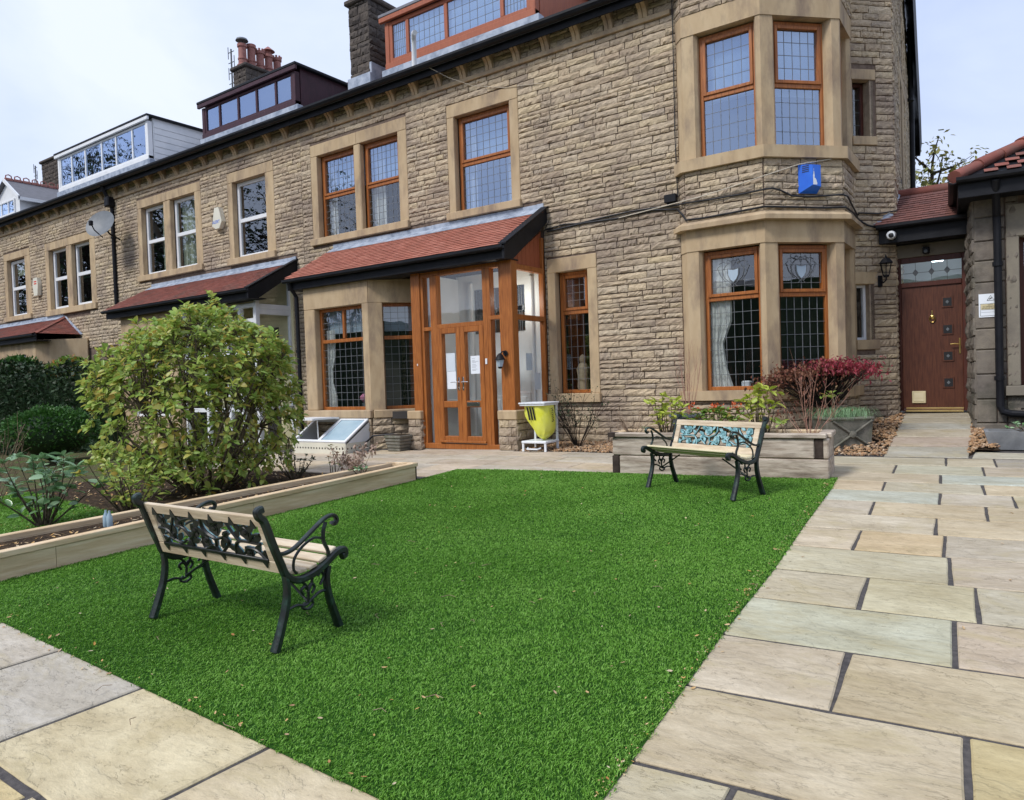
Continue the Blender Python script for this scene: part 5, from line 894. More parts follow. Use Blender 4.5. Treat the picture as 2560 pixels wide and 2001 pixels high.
g0 = RF.p(-.22, .5, 4.10); g1 = RF.p(5, .5, 4.10); gutter(rb, g0, g1, .065); gutter(rb, RF.p(-.25, -1.6, 4.10), RF.p(-.25, .5, 4.10), .065)
e0 = np.array(RF.p(-.2, .45, 4.13)); up = np.array(RF.p(2.8, -2.55, 5.95)); obj('roof', MB().add([tuple(e0), RF.p(6, .45, 4.13), RF.p(6, -2.55, 5.95), tuple(up), RF.p(-.2, -6, 4.13)], [(0, 1, 2, 3), (0, 3, 4)]), 'black', rb)
ey = np.array(RF.p(0, -3.0, 1.82)) - np.array(RF.p(0, 0, 0)); ey /= np.linalg.norm(ey); tiled(rb, tuple(e0 + [0, 0, .0]), (math.cos(R(4.2)), math.sin(R(4.2)), 0), ey, 12, 12, 'dtile', 160, w=.26, g=.16, lift=.02, clip=lambda u, v: u > v * .88 + .1)
hd = (up - e0) / np.linalg.norm(up - e0)
for k in range(8): a = e0 + hd * (k * .42 - .06) + [0, 0, .03 + .012 * (k % 2)]; obj('hip_tile', MB().tube([a, a + hd * .44], [.115, .10], 12, flat=.75), 'dtile', rb, smooth=True)
downpipe(rb, [RF.p(.24, .5, 4.03), RF.p(.24, .42, 3.9), RF.p(.26, .12, 3.6), RF.p(.265, .1, 3.4), RF.p(.27, .1, .93), RF.p(.3, .1, .86), RF.p(.40, .1, .83), RF.p(1.6, .1, .76)], .05)
# ---------------------------------------------------------------- garden furniture and things on the walls
def bezier(pts, n=14):
    """smooth curve through points (Catmull-Rom)"""
    P = [np.array(p, float) for p in pts]; P = [2 * P[0] - P[1]] + P + [2 * P[-1] - P[-2]]; out = []
    for i in range(1, len(P) - 2):
        k = max(2, n // (len(P) - 3) + 1)
        for j in range(k):
            t = j / k; a, b, c, d = P[i - 1:i + 3]; out.append(.5 * (2 * b + (c - a) * t + (2 * a - 5 * b + 4 * c - d) * t * t + (3 * b - a - 3 * c + d) * t ** 3))
    return out + [P[-2]]
def bench(label, loc, rz, slat_mt, seat_mt):
    t = thing('garden_bench', label, 'bench', loc, rz, 'cast iron garden benches'); HX = .602
    bp0, bp1 = np.array([-.155, .425]), np.array([-.265, .745]); bd = bp1 - bp0; BL = np.linalg.norm(bd); bd /= BL; bn = np.array([bd[1], -bd[0]])   # along back, normal to front
    def B(x, s, w): q = bp0 + bd * s + bn * w; return (x, q[0], q[1])
    class BFr: pass
    bf = BFr(); bf.p = lambda u, w, z: B(u, z, w)
    for sx in (-1, 1):
        x = sx * HX
        def strap(name, yz, wx, th, n=22, taper=None, par=None):
            c = bezier([(0, a, b) for a, b in yz], n); V = []; m = len(c)
            for i, p in enumerate(c):
                d = c[min(i + 1, m - 1)] - c[max(i - 1, 0)]; d = d / (np.linalg.norm(d) + 1e-9); nn = np.array([0, -d[2], d[1]]); k = 1 if taper is None else taper[0] + (taper[1] - taper[0]) * i / (m - 1)
                for a, b in ((-1, -.6), (-.6, -1), (.6, -1), (1, -.6), (1, .6), (.6, 1), (-.6, 1), (-1, .6)): V.append((x + wx * .5 * a * k, p[1] + nn[1] * th * .5 * b * k, p[2] + nn[2] * th * .5 * b * k))
            F = [(i * 8 + k, i * 8 + (k + 1) % 8, (i + 1) * 8 + (k + 1) % 8, (i + 1) * 8 + k) for i in range(m - 1) for k in range(8)] + [tuple(range(7, -1, -1)), tuple(range((m - 1) * 8, m * 8))]
            return obj(name, MB().add(V, F), 'iron', par or t, smooth=True, local=True)
        strap('leg', [(-.235, 0), (-.195, .10), (-.155, .22), (-.14, .32), (-.15, .40)], .042, .033, taper=(1.3, .95)); strap('leg', [(.225, 0), (.185, .11), (.15, .22), (.14, .31), (.155, .385)], .042, .033, taper=(1.3, .9))
        sf = strap('side_frame', [(-.28, .785), (-.31, .775), (-.30, .745), (-.268, .71), (-.22, .58), (-.175, .47), (-.14, .395), (-.07, .355), (.03, .362), (.13, .40), (.22, .45), (.275, .455), (.285, .425), (.26, .415)], .042, .04, 60)
        ar = strap('arm', [(-.195, .525), (-.14, .52), (-.07, .54), (.04, .605), (.14, .662), (.205, .672), (.232, .645), (.215, .618), (.195, .63)], .032, .02, 40)
        strap('arm_scroll', [(.15, .64), (.13, .59), (.13, .53), (.155, .48), (.165, .43)], .02, .02, 20, par=ar); strap('arm_scroll', [(.125, .55), (.06, .565), (-.02, .535), (-.08, .48), (-.09, .42), (-.07, .39)], .014, .014, 24, par=ar)
        scw = [[(-.15, .205), (-.08, .215), (-.02, .20), (.03, .225), (.09, .25), (.145, .245)], [(0, .21), (.005, .27), (-.01, .31), (-.05, .345)], [(0, .27), (.03, .31), (.035, .35)], [(-.03, .26), (-.045, .29), (-.02, .305), (0, .285)], [(.03, .255), (.05, .285), (.03, .31), (.0, .29)], [(-.02, .215), (-.04, .19), (0, .175), (.035, .195), (.02, .225)], [(.09, .29), (.12, .33), (.10, .36), (.075, .345)]]
        mb = MB()
        for c in scw: mb.tube([(x, p[1], p[2]) for p in bezier([(0, a, b) for a, b in c], 16)], .0085, 6)
        obj('scrollwork', mb, 'iron', t, smooth=True, local=True)
    # seat slats
    for i, (y, z, a) in enumerate(((-.10, .392, -.25), (-.025, .384, .05), (.05, .392, .22), (.125, .42, .38), (.20, .455, .40))):
        c, s = math.cos(a), math.sin(a); fr = BFr(); fr.p = lambda u, w, zz, y=y, z=z, c=c, s=s: (u, y + w * c - zz * s, z + w * s + zz * c); obj('seat_slat', MB().box(-HX, HX, -.031, .031, 0, .022, fr, .005), seat_mt, t, local=True)
    # back boards
    obj('back_board', MB().box(-HX + .01, HX - .01, -.012, .012, .27, BL - .005, bf, .004), slat_mt, t, local=True); obj('back_board', MB().box(-HX + .01, HX - .01, -.012, .012, -.015, .06, bf, .004), slat_mt, t, local=True)
    for sx in (-1, 1): obj('back_stile', MB().box(sx * HX - sx * .02, sx * HX - sx * .085, -.011, .011, .06, .27, bf, .004), slat_mt, t, local=True)
    # rose trellis: verdigris face in front, black casting behind
    PW = HX - .085; s0, sh = .058, .214
    def Q(a, b, w): return B(-PW + 2 * PW * a, s0 + sh * b, w)
    vines = [[(.02, .05), (.10, .22), (.20, .10), (.28, .25), (.31, .0)], [(.31, .0), (.31, .35), (.26, .62), (.20, .66)], [(.31, .3), (.36, .45), (.38, .62)], [(.14, .15), (.12, .45), (.17, .75), (.20, .95)], [(.56, .0), (.53, .2), (.44, .05), (.42, .3)], [(.55, .2), (.56, .4), (.50, .55), (.47, .75), (.48, 1.0)], [(.56, .4), (.64, .5), (.70, .7)], [(.60, .05), (.68, .35), (.66, .55)], [(.72, .0), (.74, .3), (.80, .47), (.97, .46)], [(.79, .45), (.75, .7), (.72, 1.0)], [(.98, .02), (.92, .25), (.85, .28), (.80, .1)], [(.0, .5), (.07, .5), (.12, .4)], [(.88, .47), (.93, .7), (.99, .75)], [(.25, .8), (.33, .92), (.40, .98)], [(.58, .8), (.63, .95), (.7, 1.)]]
    roses = [(.055, .80, 1), (.245, .80, 1), (.385, .60, 1), (.585, .76, 1.15), (.865, .76, 1.05), (.125, .33, .85), (.46, .32, .95), (.845, .17, .85)]
    leaves = [(.03, .45, 1.2), (.09, .58, .3), (.16, .55, 1.9), (.20, .30, .8), (.04, .12, 2.4), (.31, .92, .6), (.34, .42, 2.6), (.42, .82, .5), (.36, .25, .3), (.50, .12, 2.), (.44, .55, 2.3), (.66, .90, .7), (.68, .62, .2), (.62, .30, 1.1), (.70, .22, 2.7), (.66, .42, .1), (.78, .66, .8), (.80, .92, 2.2), (.92, .88, .5), (.96, .62, .4), (.93, .30, .8), (.97, .12, 1.2), (.76, .12, 1.9), (.905, .55, 2.5), (.14, .93, .4), (.52, .93, 2.), (.28, .1, .3)]
    for nm, mt_, w0, gw in (('rose_trellis', 'verdi', .004, 1.), ('trellis_back', 'diron', -.006, 1.3)):
        mb = MB()
        for v in vines: mb.tube([Q(p[0], p[1], w0) for p in bezier([(a, b, 0) for a, b in v], 18)], .0085 * gw, 6, flat=.8)
        for a, b, k in roses:
            r = .042 * k * (1.08 if gw > 1 else 1); asp = sh / (2 * PW); n = 14
            V = [Q(a, b, w0 + .010 * gw * (1 if gw == 1 else -1))]
            for rr, ww in ((.35, .012), (.38, .004), (.68, .010), (.72, .001), (1.0, .004), (1.0, -.004)):
                for j in range(n):
                    th = 2 * math.pi * j / n; wob = 1 + .10 * math.sin(5 * th + rr * 9); V.append(Q(a + r * rr * wob * math.cos(th) / (2 * PW), b + r * rr * wob * math.sin(th) / sh, w0 + ww * (1 if gw == 1 else -.5)))
            F = [(0, 1 + j, 1 + (j + 1) % n) for j in range(n)] + [(1 + i * n + j, 1 + i * n + (j + 1) % n, 1 + (i + 1) * n + (j + 1) % n, 1 + (i + 1) * n + j) for i in range(5) for j in range(n)] + [tuple(1 + 5 * n + j for j in range(n))]; mb.add(V, F)
        for a, b, th in leaves:
            l, wd = .036 * (gw * .5 + .5), .017 * (gw * .6 + .4); c, s = math.cos(th), math.sin(th); V = []
            for ww in (-.003, .004):
                for e, f in ((-1, 0), (-.5, -.8), (.1, -1), (.6, -.55), (1, 0), (.6, .55), (.1, 1), (-.5, .8)): V.append(Q(a + (e * l * c - f * wd * s) / (2 * PW), b + (e * l * s + f * wd * c) / sh, w0 + ww))
            V.append(Q(a, b, w0 + .007)); mb.add(V, [tuple(range(7, -1, -1))] + [(i, (i + 1) % 8, 8 + (i + 1) % 8, 8 + i) for i in range(8)] + [(8 + i, 8 + (i + 1) % 8, 16) for i in range(8)])
        if gw > 1:
            mb.box(-PW, PW, -.018, -.002, s0 - .012, s0 + .012, bf, .004)
            for k in range(6):
                xx = -PW + .03 + k * (2 * PW - .06) / 5; mb.extr([B(xx - .028, s0, -.018), B(xx, s0 - .045, -.018), B(xx + .028, s0, -.018)], (0, .005, 0)); mb.extr([B(xx - .03, s0 + sh - .01, -.018), B(xx, s0 + sh + .045, -.018), B(xx + .03, s0 + sh - .01, -.018)], (0, .005, 0))
        obj(nm, mb, mt_, t, smooth=True, local=True)
    obj('brace', MB().tube([(-HX, .0, .215), (-HX + .30, 0.02, .375)], .008, 6).tube([(HX, .0, .215), (HX - .30, .02, .375)], .008, 6), 'iron', t, local=True); return t
bench('near garden bench seen from behind, pale slats and black cast iron frame', (-3.935, 2.68, gz(-4, 2.68) + .004), R(.5), 'slat', 'slat')
bench('far garden bench facing the camera with turquoise rose panel, in front of planter', (-2.845, 7.565, gz(-2.8, 7.55) + .004), R(157.7), 'slat', 'slaty')

# ---- timber raised bed on the left
bd_ = thing('raised_bed', 'long low raised bed of new pale pine boards along the lawn', 'raised bed', (-7, 4.5, gz(-7, 4.5)))
def board(par, name, a, b, z0, z1, th, mt, side=-1):
    """board from a to b on the ground; z given above ground"""
    a, b = np.array(a, float), np.array(b, float); d = (b - a) / np.linalg.norm(b - a); n = np.array([d[1], -d[0]]) * side; V = []
    bev = .006
    for p in (a, b):
        g = gz(*p)
        for w_, z in ((0, z0), (th, z0), (th, z1 - bev), (th - bev, z1), (bev, z1), (0, z1 - bev)): q = p + n * w_; V.append((q[0], q[1], g + z))
    return obj(name, MB().add(V, [(i, (i + 1) % 6, 6 + (i + 1) % 6, 6 + i) for i in range(6)] + [tuple(range(5, -1, -1)), tuple(range(6, 12))]), mt, par)
ys_ = [1.98, 2.78, 4.7, 7.20]
for a, b in zip(ys_[:-1], ys_[1:]): board(bd_, 'side_board', (-6.645, a + .002), (-6.645, b - .002), 0, .185, .045, 'pine')
for a, b in ((1.96, 3.55), (3.55, 5.6), (5.6, 7.24)): board(bd_, 'cap_board', (-6.632, a + .002), (-6.632, b - .002), .188, .235, .095, 'pine')
for a, b in (((-7.50, 1.96), (-7.32, 4.1)), ((-7.32, 4.1), (-7.02, 7.24))): board(bd_, 'side_board', a, b, 0, .185, .045, 'pine'); board(bd_, 'cap_board', a, b, .188, .235, .095, 'pine')
board(bd_, 'cap_board', (-7.14, 7.245), (-6.64, 7.245), .19, .237, .09, 'pine', 1); board(bd_, 'end_board', (-7.1, 7.24), (-6.66, 7.24), 0, .185, .045, 'knot', 1)
struct(obj('soil', MB().add([(-7.5, 1.97, gz(-7, 2) + .17), (-6.68, 1.97, gz(-7, 2) + .17), (-6.68, 7.2, gz(-7, 7.2) + .17), (-7.1, 7.2, gz(-7, 7.2) + .17), (-7.4, 4.1, gz(-7, 4.1) + .17)], [(0, 1, 2, 3, 4)]), 'soil'))
struct(sheet('garden_soil', [(-13, 2.0), (-7.5, 2.0), (-7.2, 5.4), (-7.15, 7.2), (-9.3, 7.5), (-13, 7.55)], .004, 'soil', 1.0))
# ---- sleeper planter behind the far bench
pl = thing('sleeper_planter', 'grey weathered timber sleeper planter behind the far bench', 'planter', (-3.0, 8.9, gz(-3, 8.9)))
ZP = .285; pr_ = Fr((-4.34, 8.39), 6.3); LW_ = 2.56; DW = .62
part(pl, 'sleeper', 'grey_wood', pr_, 0.01, LW_ - .15, -.1, 0, ZP + .245, ZP + .475, bev=.012); part(pl, 'sleeper', 'grey_wood', pr_, .10, LW_ - .0, -.1, .002, ZP - .02, ZP + .24, bev=.012)
part(pl, 'sleeper_end', 'knot', pr_, 0.0, .095, -.1, .001, ZP - .02, ZP + .24, bev=.01); part(pl, 'sleeper_end', 'knot', pr_, LW_ - .145, LW_ - .05, -.1, -.002, ZP + .245, ZP + .475, bev=.01)
pe = Fr(pr_.p(LW_, 0, 0)[:2], 96.3); part(pl, 'sleeper', 'grey_wood', pe, .0, DW, -.06, .0, ZP + .245, ZP + .475, bev=.012); part(pl, 'sleeper', 'grey_wood', pe, .105, DW, -.1, .002, ZP - .02, ZP + .24, bev=.012)
part(pl, 'sleeper', 'grey_wood', pr_, 0, LW_, -DW, -DW + .1, ZP, ZP + .475, bev=.012); part(pl, 'sleeper', 'grey_wood', pr_, 0, .1, -DW + .1, -.1, ZP, ZP + .475, bev=.012)
part(pl, 'cap_board', 'grey_wood', pr_, -.035, LW_ - .02, -.11, .03, ZP + .478, ZP + .53, bev=.008); part(pl, 'cap_board', 'grey_wood', pr_, LW_ - .115, LW_ + .025, -DW, -.115, ZP + .478, ZP + .532, bev=.008); part(pl, 'cap_board', 'pine', pr_, -.03, LW_ - .12, -DW - .02, -DW + .12, ZP + .478, ZP + .534, bev=.008); part(pl, 'cap_board', 'pine', pr_, -.035, .1, -DW + .125, -.115, ZP + .479, ZP + .533, bev=.008); part(pl, 'cap_end', 'knot', pr_, -.04, .06, -.112, .033, ZP + .476, ZP + .534, bev=.004)
part(pl, 'planter_soil', 'soil', pr_, .08, LW_ - .08, -DW + .08, -.08, ZP, ZP + .44, bev=0)
# ---- yellow waste bag on its white stand
bn_ = thing('waste_bag_stand', 'white metal stand holding a yellow waste bag beside the porch', 'bin', (-6.63, 10.25, gz(-6.63, 10.2)), R(3))
h0 = 0.
for x, y, zt in ((-.21, -.2, .17), (.21, -.2, .17), (-.21, .21, .76), (.21, .21, .76)): obj('leg', MB().box(x - .017, x + .017, y - .017, y + .017, 0, zt, b=.003), 'bwhite', bn_, local=True)
obj('base_shelf', MB().box(-.235, .235, -.225, .235, .135, .175, b=.008), 'bwhite', bn_, local=True); obj('lid', MB().box(-.25, .25, -.26, .25, .785, .81, b=.006).box(-.235, .235, -.245, .24, .755, .785, b=.006), 'bwhite', bn_, local=True); obj('pedal', MB().tube([(-.12, -.2, .06), (-.1, -.27, .045), (.1, -.27, .045), (.12, -.2, .06)], .014, 8), 'bwhite', bn_, local=True); obj('pedal_rod', MB().tube([(.02, .15, .15), (.02, .15, .4)], .01, 6), 'bwhite', bn_, local=True)
V = []; n = 28
for j in range(13):
    t = j / 12; z = .755 - .56 * (1 - (1 - t) ** 1.25)
    for i in range(n):
        a = 2 * math.pi * i / n; sq = 1 / max(abs(math.cos(a)), abs(math.sin(a))); re = .225 + .03 * math.sin(min(t / .75, 1) * math.pi) - .13 * max(0, t - .72) / .28; le = -.225 + .06 * t + .30 * max(0, t - .22); sq = sq ** (.9 * max(0, 1 - t * 1.1)); cx = (re + le) / 2; hw = max(.02, (re - le) / 2) * (1 if t < .9 else .85 if t < .99 else .45); hd2 = .21 * (1 - .55 * max(0, t - .5) ** 1.2) * (1 if t < .9 else .8 if t < .99 else .4); wob = 1 + .06 * math.sin(5 * a + 6 * t) * t + .03 * math.sin(9 * a - 4 * t) + .02 * math.sin(13 * a + 9 * t); V.append((cx + hw * wob * min(1.12, sq) * math.cos(a), hd2 * wob * min(1.12, sq) * math.sin(a) , z + .04 * max(0, t - .8) * 5 * (-.3 if math.cos(a) > 0 else .6) * abs(math.cos(a))))
F = [(j * n + i, j * n + (i + 1) % n, (j + 1) * n + (i + 1) % n, (j + 1) * n + i) for j in range(12) for i in range(n)] + [tuple(range(12 * n, 13 * n))]
bag = obj('bag', MB().add(V, F), 'yellow', bn_, smooth=True, local=True)
def bagpt(x, z): t = (.755 - z) / .6; return -.21 * (1 - .15 * t) * .92 - .016 - .02 * math.sin(min(1, t) * 2.2) * 0
for k in range(3): obj('stripe', MB().add([(-.10 + .05 * k - .016, -.226, .735), (-.10 + .05 * k + .016, -.226, .735), (-.055 + .05 * k + .012, -.222, .52), (-.055 + .05 * k - .018, -.222, .52)], [(0, 1, 2, 3)]), 'ink', bag, local=True)
textmesh('lettering', 'Initial', .11, Matrix.Translation((-6.63, 10.25, gz(-6.63, 10.2))) @ Matrix.Rotation(R(3), 4, 'Z') @ Matrix.Translation((.268, -.03, .60)) @ Matrix.Rotation(R(90), 4, 'Z') @ Matrix.Rotation(R(90), 4, 'X') @ Matrix.Rotation(R(97), 4, 'Z'), 'ink', bag, .0005)
# ---- white cellar hatch in front of the bay
hz = .24
ht = thing('cellar_hatch', 'white framed sloping cellar hatch, one glazed lid propped open, under bay window', 'hatch', (-11.3, 9.85, hz)); x0, x1, yb, yf = -12.1, -10.55, 10.17, 9.52
hb = obj('base', MB().box(x0, x1, yf, yb, hz - .1, hz + .2, b=.006), 'cream', ht); mb = MB()
for k in range(18):
    u = x0 + .08 + k * (x1 - x0 - .16) / 17; mb.box(u - .014, u + .014, yf - .004, yf - .002, hz + .08, hz + .11)
for k in range(6): u = yf + .05 + k * .1; mb.box(x1 + .002, x1 + .004, u - .014, u + .014, hz + .08, hz + .11)
obj('vent_holes', mb, 'black', hb)
zt = hz + .62
sl = Fr((0, 0), 0); Lh = math.hypot(yb - yf, zt - hz - .2)
class HF: pass
hf = HF(); hd_ = np.array([yb - yf, zt - hz - .2]) / Lh; hf.p = lambda u, w, s: (u, yf + hd_[0] * s - hd_[1] * w, hz + .2 + hd_[1] * s + hd_[0] * w)
obj('side_panel', MB().extr([(x1 - .03, yf, hz + .2), (x1 - .03, yb, hz + .2), (x1 - .03, yb, zt)], (.03, 0, 0)), 'white', ht); obj('side_panel', MB().extr([(x0, yf, hz + .2), (x0, yb, hz + .2), (x0, yb, zt)], (.03, 0, 0)), 'white', ht)
xm = (x0 + x1) / 2
obj('frame', MB().box(x0, x1, -.03, .03, 0, .06, hf).box(x0, x1, -.03, .03, Lh - .06, Lh, hf).box(x0, x0 + .06, -.03, .031, .06, Lh - .06, hf).box(x1 - .06, x1, -.03, .031, .06, Lh - .06, hf).box(xm - .04, xm + .04, -.03, .031, .06, Lh - .06, hf), 'white', ht); obj('lid_glass', MB().box(xm + .04, x1 - .06, .0, .012, .06, Lh - .06, hf), 'frost', ht)
obj('open_lid', MB().box(x0 - .02, xm - .02, 9.42, 10.1, zt + .02, zt + .05).box(x0 + .04, xm - .08, 9.5, 10.02, zt + .051, zt + .055), 'white', ht); obj('prop', MB().tube([(x0 + .1, yf + .1, hz + .25), (x0 + .16, yf + .05, zt + .01)], .012, 6).tube([(xm - .1, yf + .1, hz + .25), (xm - .12, yf + .1, zt + .01)], .012, 6), 'white', ht); obj('shaft', MB().box(x0 + .06, xm - .04, yf + .06, yb - .02, hz + .205, hz + .215), 'black', ht)
# ---- small pots, troughs, stone planter
tub = thing('stone_tub', 'small grey stacked-stone tub at foot of porch pier', 'plant pot', (-9.68, 10.05, gz(-9.68, 10.05)))
for k in range(5): obj('course', MB().box(-.16 - .012 * k, .16 + .012 * k, -.14 - .01 * k, .14 + .01 * k, .06 * k, .06 * k + .056, b=.014), 'concrete', tub, local=True)
obj('tub_soil', MB().box(-.17, .17, -.14, .14, .29, .305), 'soil', tub, local=True)
sp = thing('rope_planter', 'dark stone planter carved with crossed ropes, on gravel right of sleepers', 'planter', (-2.18, 11.42, gz(-2.18, 11.4)), R(38)); S_ = .30
obj('body', MB().add([(a * S_ * k, b * S_ * k, z) for z, k in ((0, .93), (.42, 1.0)) for a, b in ((-1, -1), (1, -1), (1, 1), (-1, 1))], [(3, 2, 1, 0), (4, 5, 6, 7), (0, 1, 5, 4), (1, 2, 6, 5), (2, 3, 7, 6), (3, 0, 4, 7)]), 'concrete', sp, local=True); mb = MB()
for sgn in (0, 1):
    for a, b in (((-.28, .02), (.28, .40)), ((.28, .02), (-.28, .40))):
        pts = [(a[0] + (b[0] - a[0]) * t, -.295 - .02 * t, a[1] + (b[1] - a[1]) * t) for t in (0, .5, 1)]; mb.tube(pts if sgn == 0 else [(-p[1], p[0], p[2]) for p in pts], .016, 8)
mb.lathe([(.02, 0), (.05, .01), (.05, .03), (.02, .04)], (0, -.29, .21), 10, 'y'); obj('rope', mb, 'concrete', sp, smooth=True, local=True); obj('rim', MB().box(-.32, .32, -.32, .32, .41, .45, b=.015), 'concrete', sp, local=True)
tr_ = thing('long_trough', 'long grey trough planter against the dark stone building', 'planter', (.7, 11.75, gz(.7, 11.7)), R(4)); obj('body', MB().add([(-1.1, -.22, 0), (1.2, -.22, 0), (1.2, .22, 0), (-1.1, .22, 0), (-1.16, -.28, .24), (1.26, -.28, .24), (1.26, .28, .24), (-1.16, .28, .24), (-1.11, -.23, .24), (1.2, -.23, .24), (1.2, .23, .24), (-1.11, .23, .24), (-1.1, -.22, .18), (1.2, -.22, .18), (1.2, .22, .18), (-1.1, .22, .18)], [(3, 2, 1, 0), (0, 1, 5, 4), (1, 2, 6, 5), (2, 3, 7, 6), (3, 0, 4, 7), (4, 5, 9, 8), (5, 6, 10, 9), (6, 7, 11, 10), (7, 4, 8, 11), (8, 9, 13, 12), (9, 10, 14, 13), (10, 11, 15, 14), (11, 8, 12, 15), (12, 13, 14, 15)]), 'trough', tr_, local=True)
dp = thing('dark_pot', 'dark glazed plant pot against the wall behind the planter', 'plant pot', (-4.05, 10.2, gz(-4, 10.2))); obj('body', MB().lathe([(.15, 0), (.19, .3), (.21, .52), (.25, .56), (.25, .60), (.2, .6), (.19, .55)], (0, 0, 0), 18), 'grey', dp, smooth=True, local=True)
# ---- things on the walls
def lantern(nm, label, fr, u, w, z, k=1.):
    t = thing(nm, label, 'wall lamp', fr.p(u, w, z), fr.a, 'wall lanterns'); ct = .14 * k
    obj('bracket', MB().box(-.035 * k, .035 * k, -.03, 0, -.14 * k, .02 * k, b=.008).tube([(0, -.03, -.05 * k), (0, -.08 * k, -.09 * k), (0, -ct, -.06 * k), (0, -ct, -.02 * k)], .012, 8), 'black', t, local=True); obj('cage', MB().lathe([(.035 * k, -.02 * k), (.045 * k, 0), (.04 * k, .01 * k)], (0, -ct, 0), 6).lathe([(.085 * k, .17 * k), (.10 * k, .175 * k), (.055 * k, .235 * k), (.02 * k, .25 * k), (.012 * k, .28 * k), (.004, .30 * k)], (0, -ct, 0), 6), 'black', t, local=True); mb = MB()
    for j in range(6): a = j * math.pi / 3; mb.tube([(.042 * k * math.cos(a), -ct + .042 * k * math.sin(a), 0), (.078 * k * math.cos(a), -ct + .078 * k * math.sin(a), .172 * k)], .005, 5)
    obj('bars', mb, 'black', t, local=True); obj('lamp_glass', MB().lathe([(.038 * k, .005), (.072 * k, .17 * k)], (0, -ct, 0), 6), 'clear', t, local=True); return t
lantern('wall_lantern', 'black lantern on canted wall left of the brown side door', WF, .42, .02, 3.02, 1.15)
t = thing('porch_lantern', 'small black lantern on the porch post beside the glazed doors', 'wall lamp', pf.p(-7.30, .06, 2.0), 0); obj('bracket', MB().lathe([(.04, 0), (.05, .02)], (0, 0, 0), 10, 'y').tube([(0, -.02, 0), (0, -.06, .03), (-.02, -.1, .02), (-.05, -.11, -.03)], .012, 8), 'black', t, local=True); obj('shade', MB().lathe([(.015, .0), (.05, -.03), (.08, -.09), (.095, -.11), (.09, -.115)], (-.05, -.11, -.0), 12), 'black', t, smooth=True, local=True); obj('lamp_glass', MB().lathe([(.075, -.115), (.045, -.23)], (-.05, -.11, 0), 6), 'blind', t, local=True); obj('cage', MB().lathe([(.045, -.23), (.03, -.26), (.01, -.265)], (-.05, -.11, 0), 8), 'black', t, local=True)
al = thing('alarm_box', 'blue burglar alarm box with white tower silhouette on the corner bay', 'alarm box', BF.p(.70, .03, 4.19), BF.a)
obj('housing', MB().add([(-.15, 0, 0), (.15, 0, 0), (.15, 0, .43), (-.15, 0, .43), (-.0, -.14, .10), (.145, -.12, .08), (.145, -.12, .40), (.0, -.14, .40)], [(0, 1, 5, 4), (4, 5, 6, 7), (7, 6, 2, 3), (0, 4, 7, 3), (1, 2, 6, 5), (3, 2, 1, 0)]), 'blue', al, local=True)
def af(u, z): return (u, -.142 + .02 * (u / .145) , z)
for poly in ([(.005, .105), (.075, .105), (.08, .13), (.072, .14), (.066, .17), (.05, .195), (.03, .205), (.034, .24), (.028, .28), (.022, .31), (.016, .31), (.012, .26), (.005, .25)], [(.015, .32), (.024, .32), (.02, .35)]): obj('tower_print', MB().add([af(a, b) for a, b in poly], [tuple(range(len(poly)))]), 'paper', al, local=True)
for k in range(4): obj('louvre', MB().add([(-.11, -.042, .30 + .028 * k), (-.04, -.108, .305 + .028 * k), (-.04, -.108, .317 + .028 * k), (-.11, -.042, .312 + .028 * k)], [(0, 1, 2, 3)]), 'ink', al, local=True)
def small_alarm(label, x, z, txt):
    t = thing('alarm_box', label, 'alarm box', (x, YF - .03, z), 0, 'cream alarm boxes'); obj('housing', MB().extr([(-.2, 0, -.18), (-.06, 0, -.27), (.1, 0, -.27), (.22, 0, -.1), (.1, 0, .27), (-.08, 0, .27)] if txt else [(-.13, 0, -.3), (.13, 0, -.3), (.2, 0, .1), (.14, 0, .3), (-.14, 0, .3), (-.2, 0, .1)], (0, -.12, 0)), 'cream', t, local=True)
    if txt: textmesh('print', 'ALERT', .11, Matrix.Translation((x - .02, YF - .152, z - .1)) @ Matrix.Rotation(R(90), 4, 'X'), 'blue', t)
    else:
        for k in range(2): obj('print', MB().box(-.1, .1, -.122, -.121, .08 + .07 * k, .12 + .07 * k), 'red', t, local=True)
small_alarm('cream alarm box between white windows of the middle house', -16.95, 5.95, 1); small_alarm('cream alarm box with red print on the farthest house', -27.45, 5.25, 0)
t = thing('satellite_dish', 'grey satellite dish on bracket beside downpipe', 'satellite dish', (-22.1, YF - .05, 6.1)); V = []; n = 24
cdir = Vector((.35, -.85, .38)).normalized(); qd = cdir.to_track_quat('Z', 'Y').to_matrix()
for rr in (0, .14, .28, .39, .43):
    for j in range(n): a = 2 * math.pi * j / n; V.append(tuple(qd @ Vector((rr * 1.08 * math.cos(a), rr * math.sin(a), .32 * rr * rr)) + Vector((.3, -.6, .33))))
obj('dish', MB().add(V, [(i * n + j, i * n + (j + 1) % n, (i + 1) * n + (j + 1) % n, (i + 1) * n + j) for i in range(4) for j in range(n)]), 'grey', t, smooth=True, local=True); obj('arm', MB().tube([(.15, 0, 0), (.2, -.3, .1), (.3, -.58, .3)], .025, 8).tube([(.35, -.6, -.05), (.5, -.9, .1), (.55, -1.0, .25)], .016, 8).box(.5, .6, -1.06, -.96, .2, .34, b=.02), 'black', t, local=True)
t = thing('security_camera', 'white dome camera on black fascia above the side door', 'camera', (-1.73, 13.28, 3.66)); obj('housing', MB().lathe([(.07, 0), (.075, .03), (.06, .07), (.045, .075)], (0, 0, 0), 16, 'y'), 'bwhite', t, smooth=True, local=True); obj('lens', MB().lathe([(.04, .072), (.035, .09), (.01, .1)], (0.005, 0, -.01), 14, 'y'), 'ink', t, smooth=True, local=True)
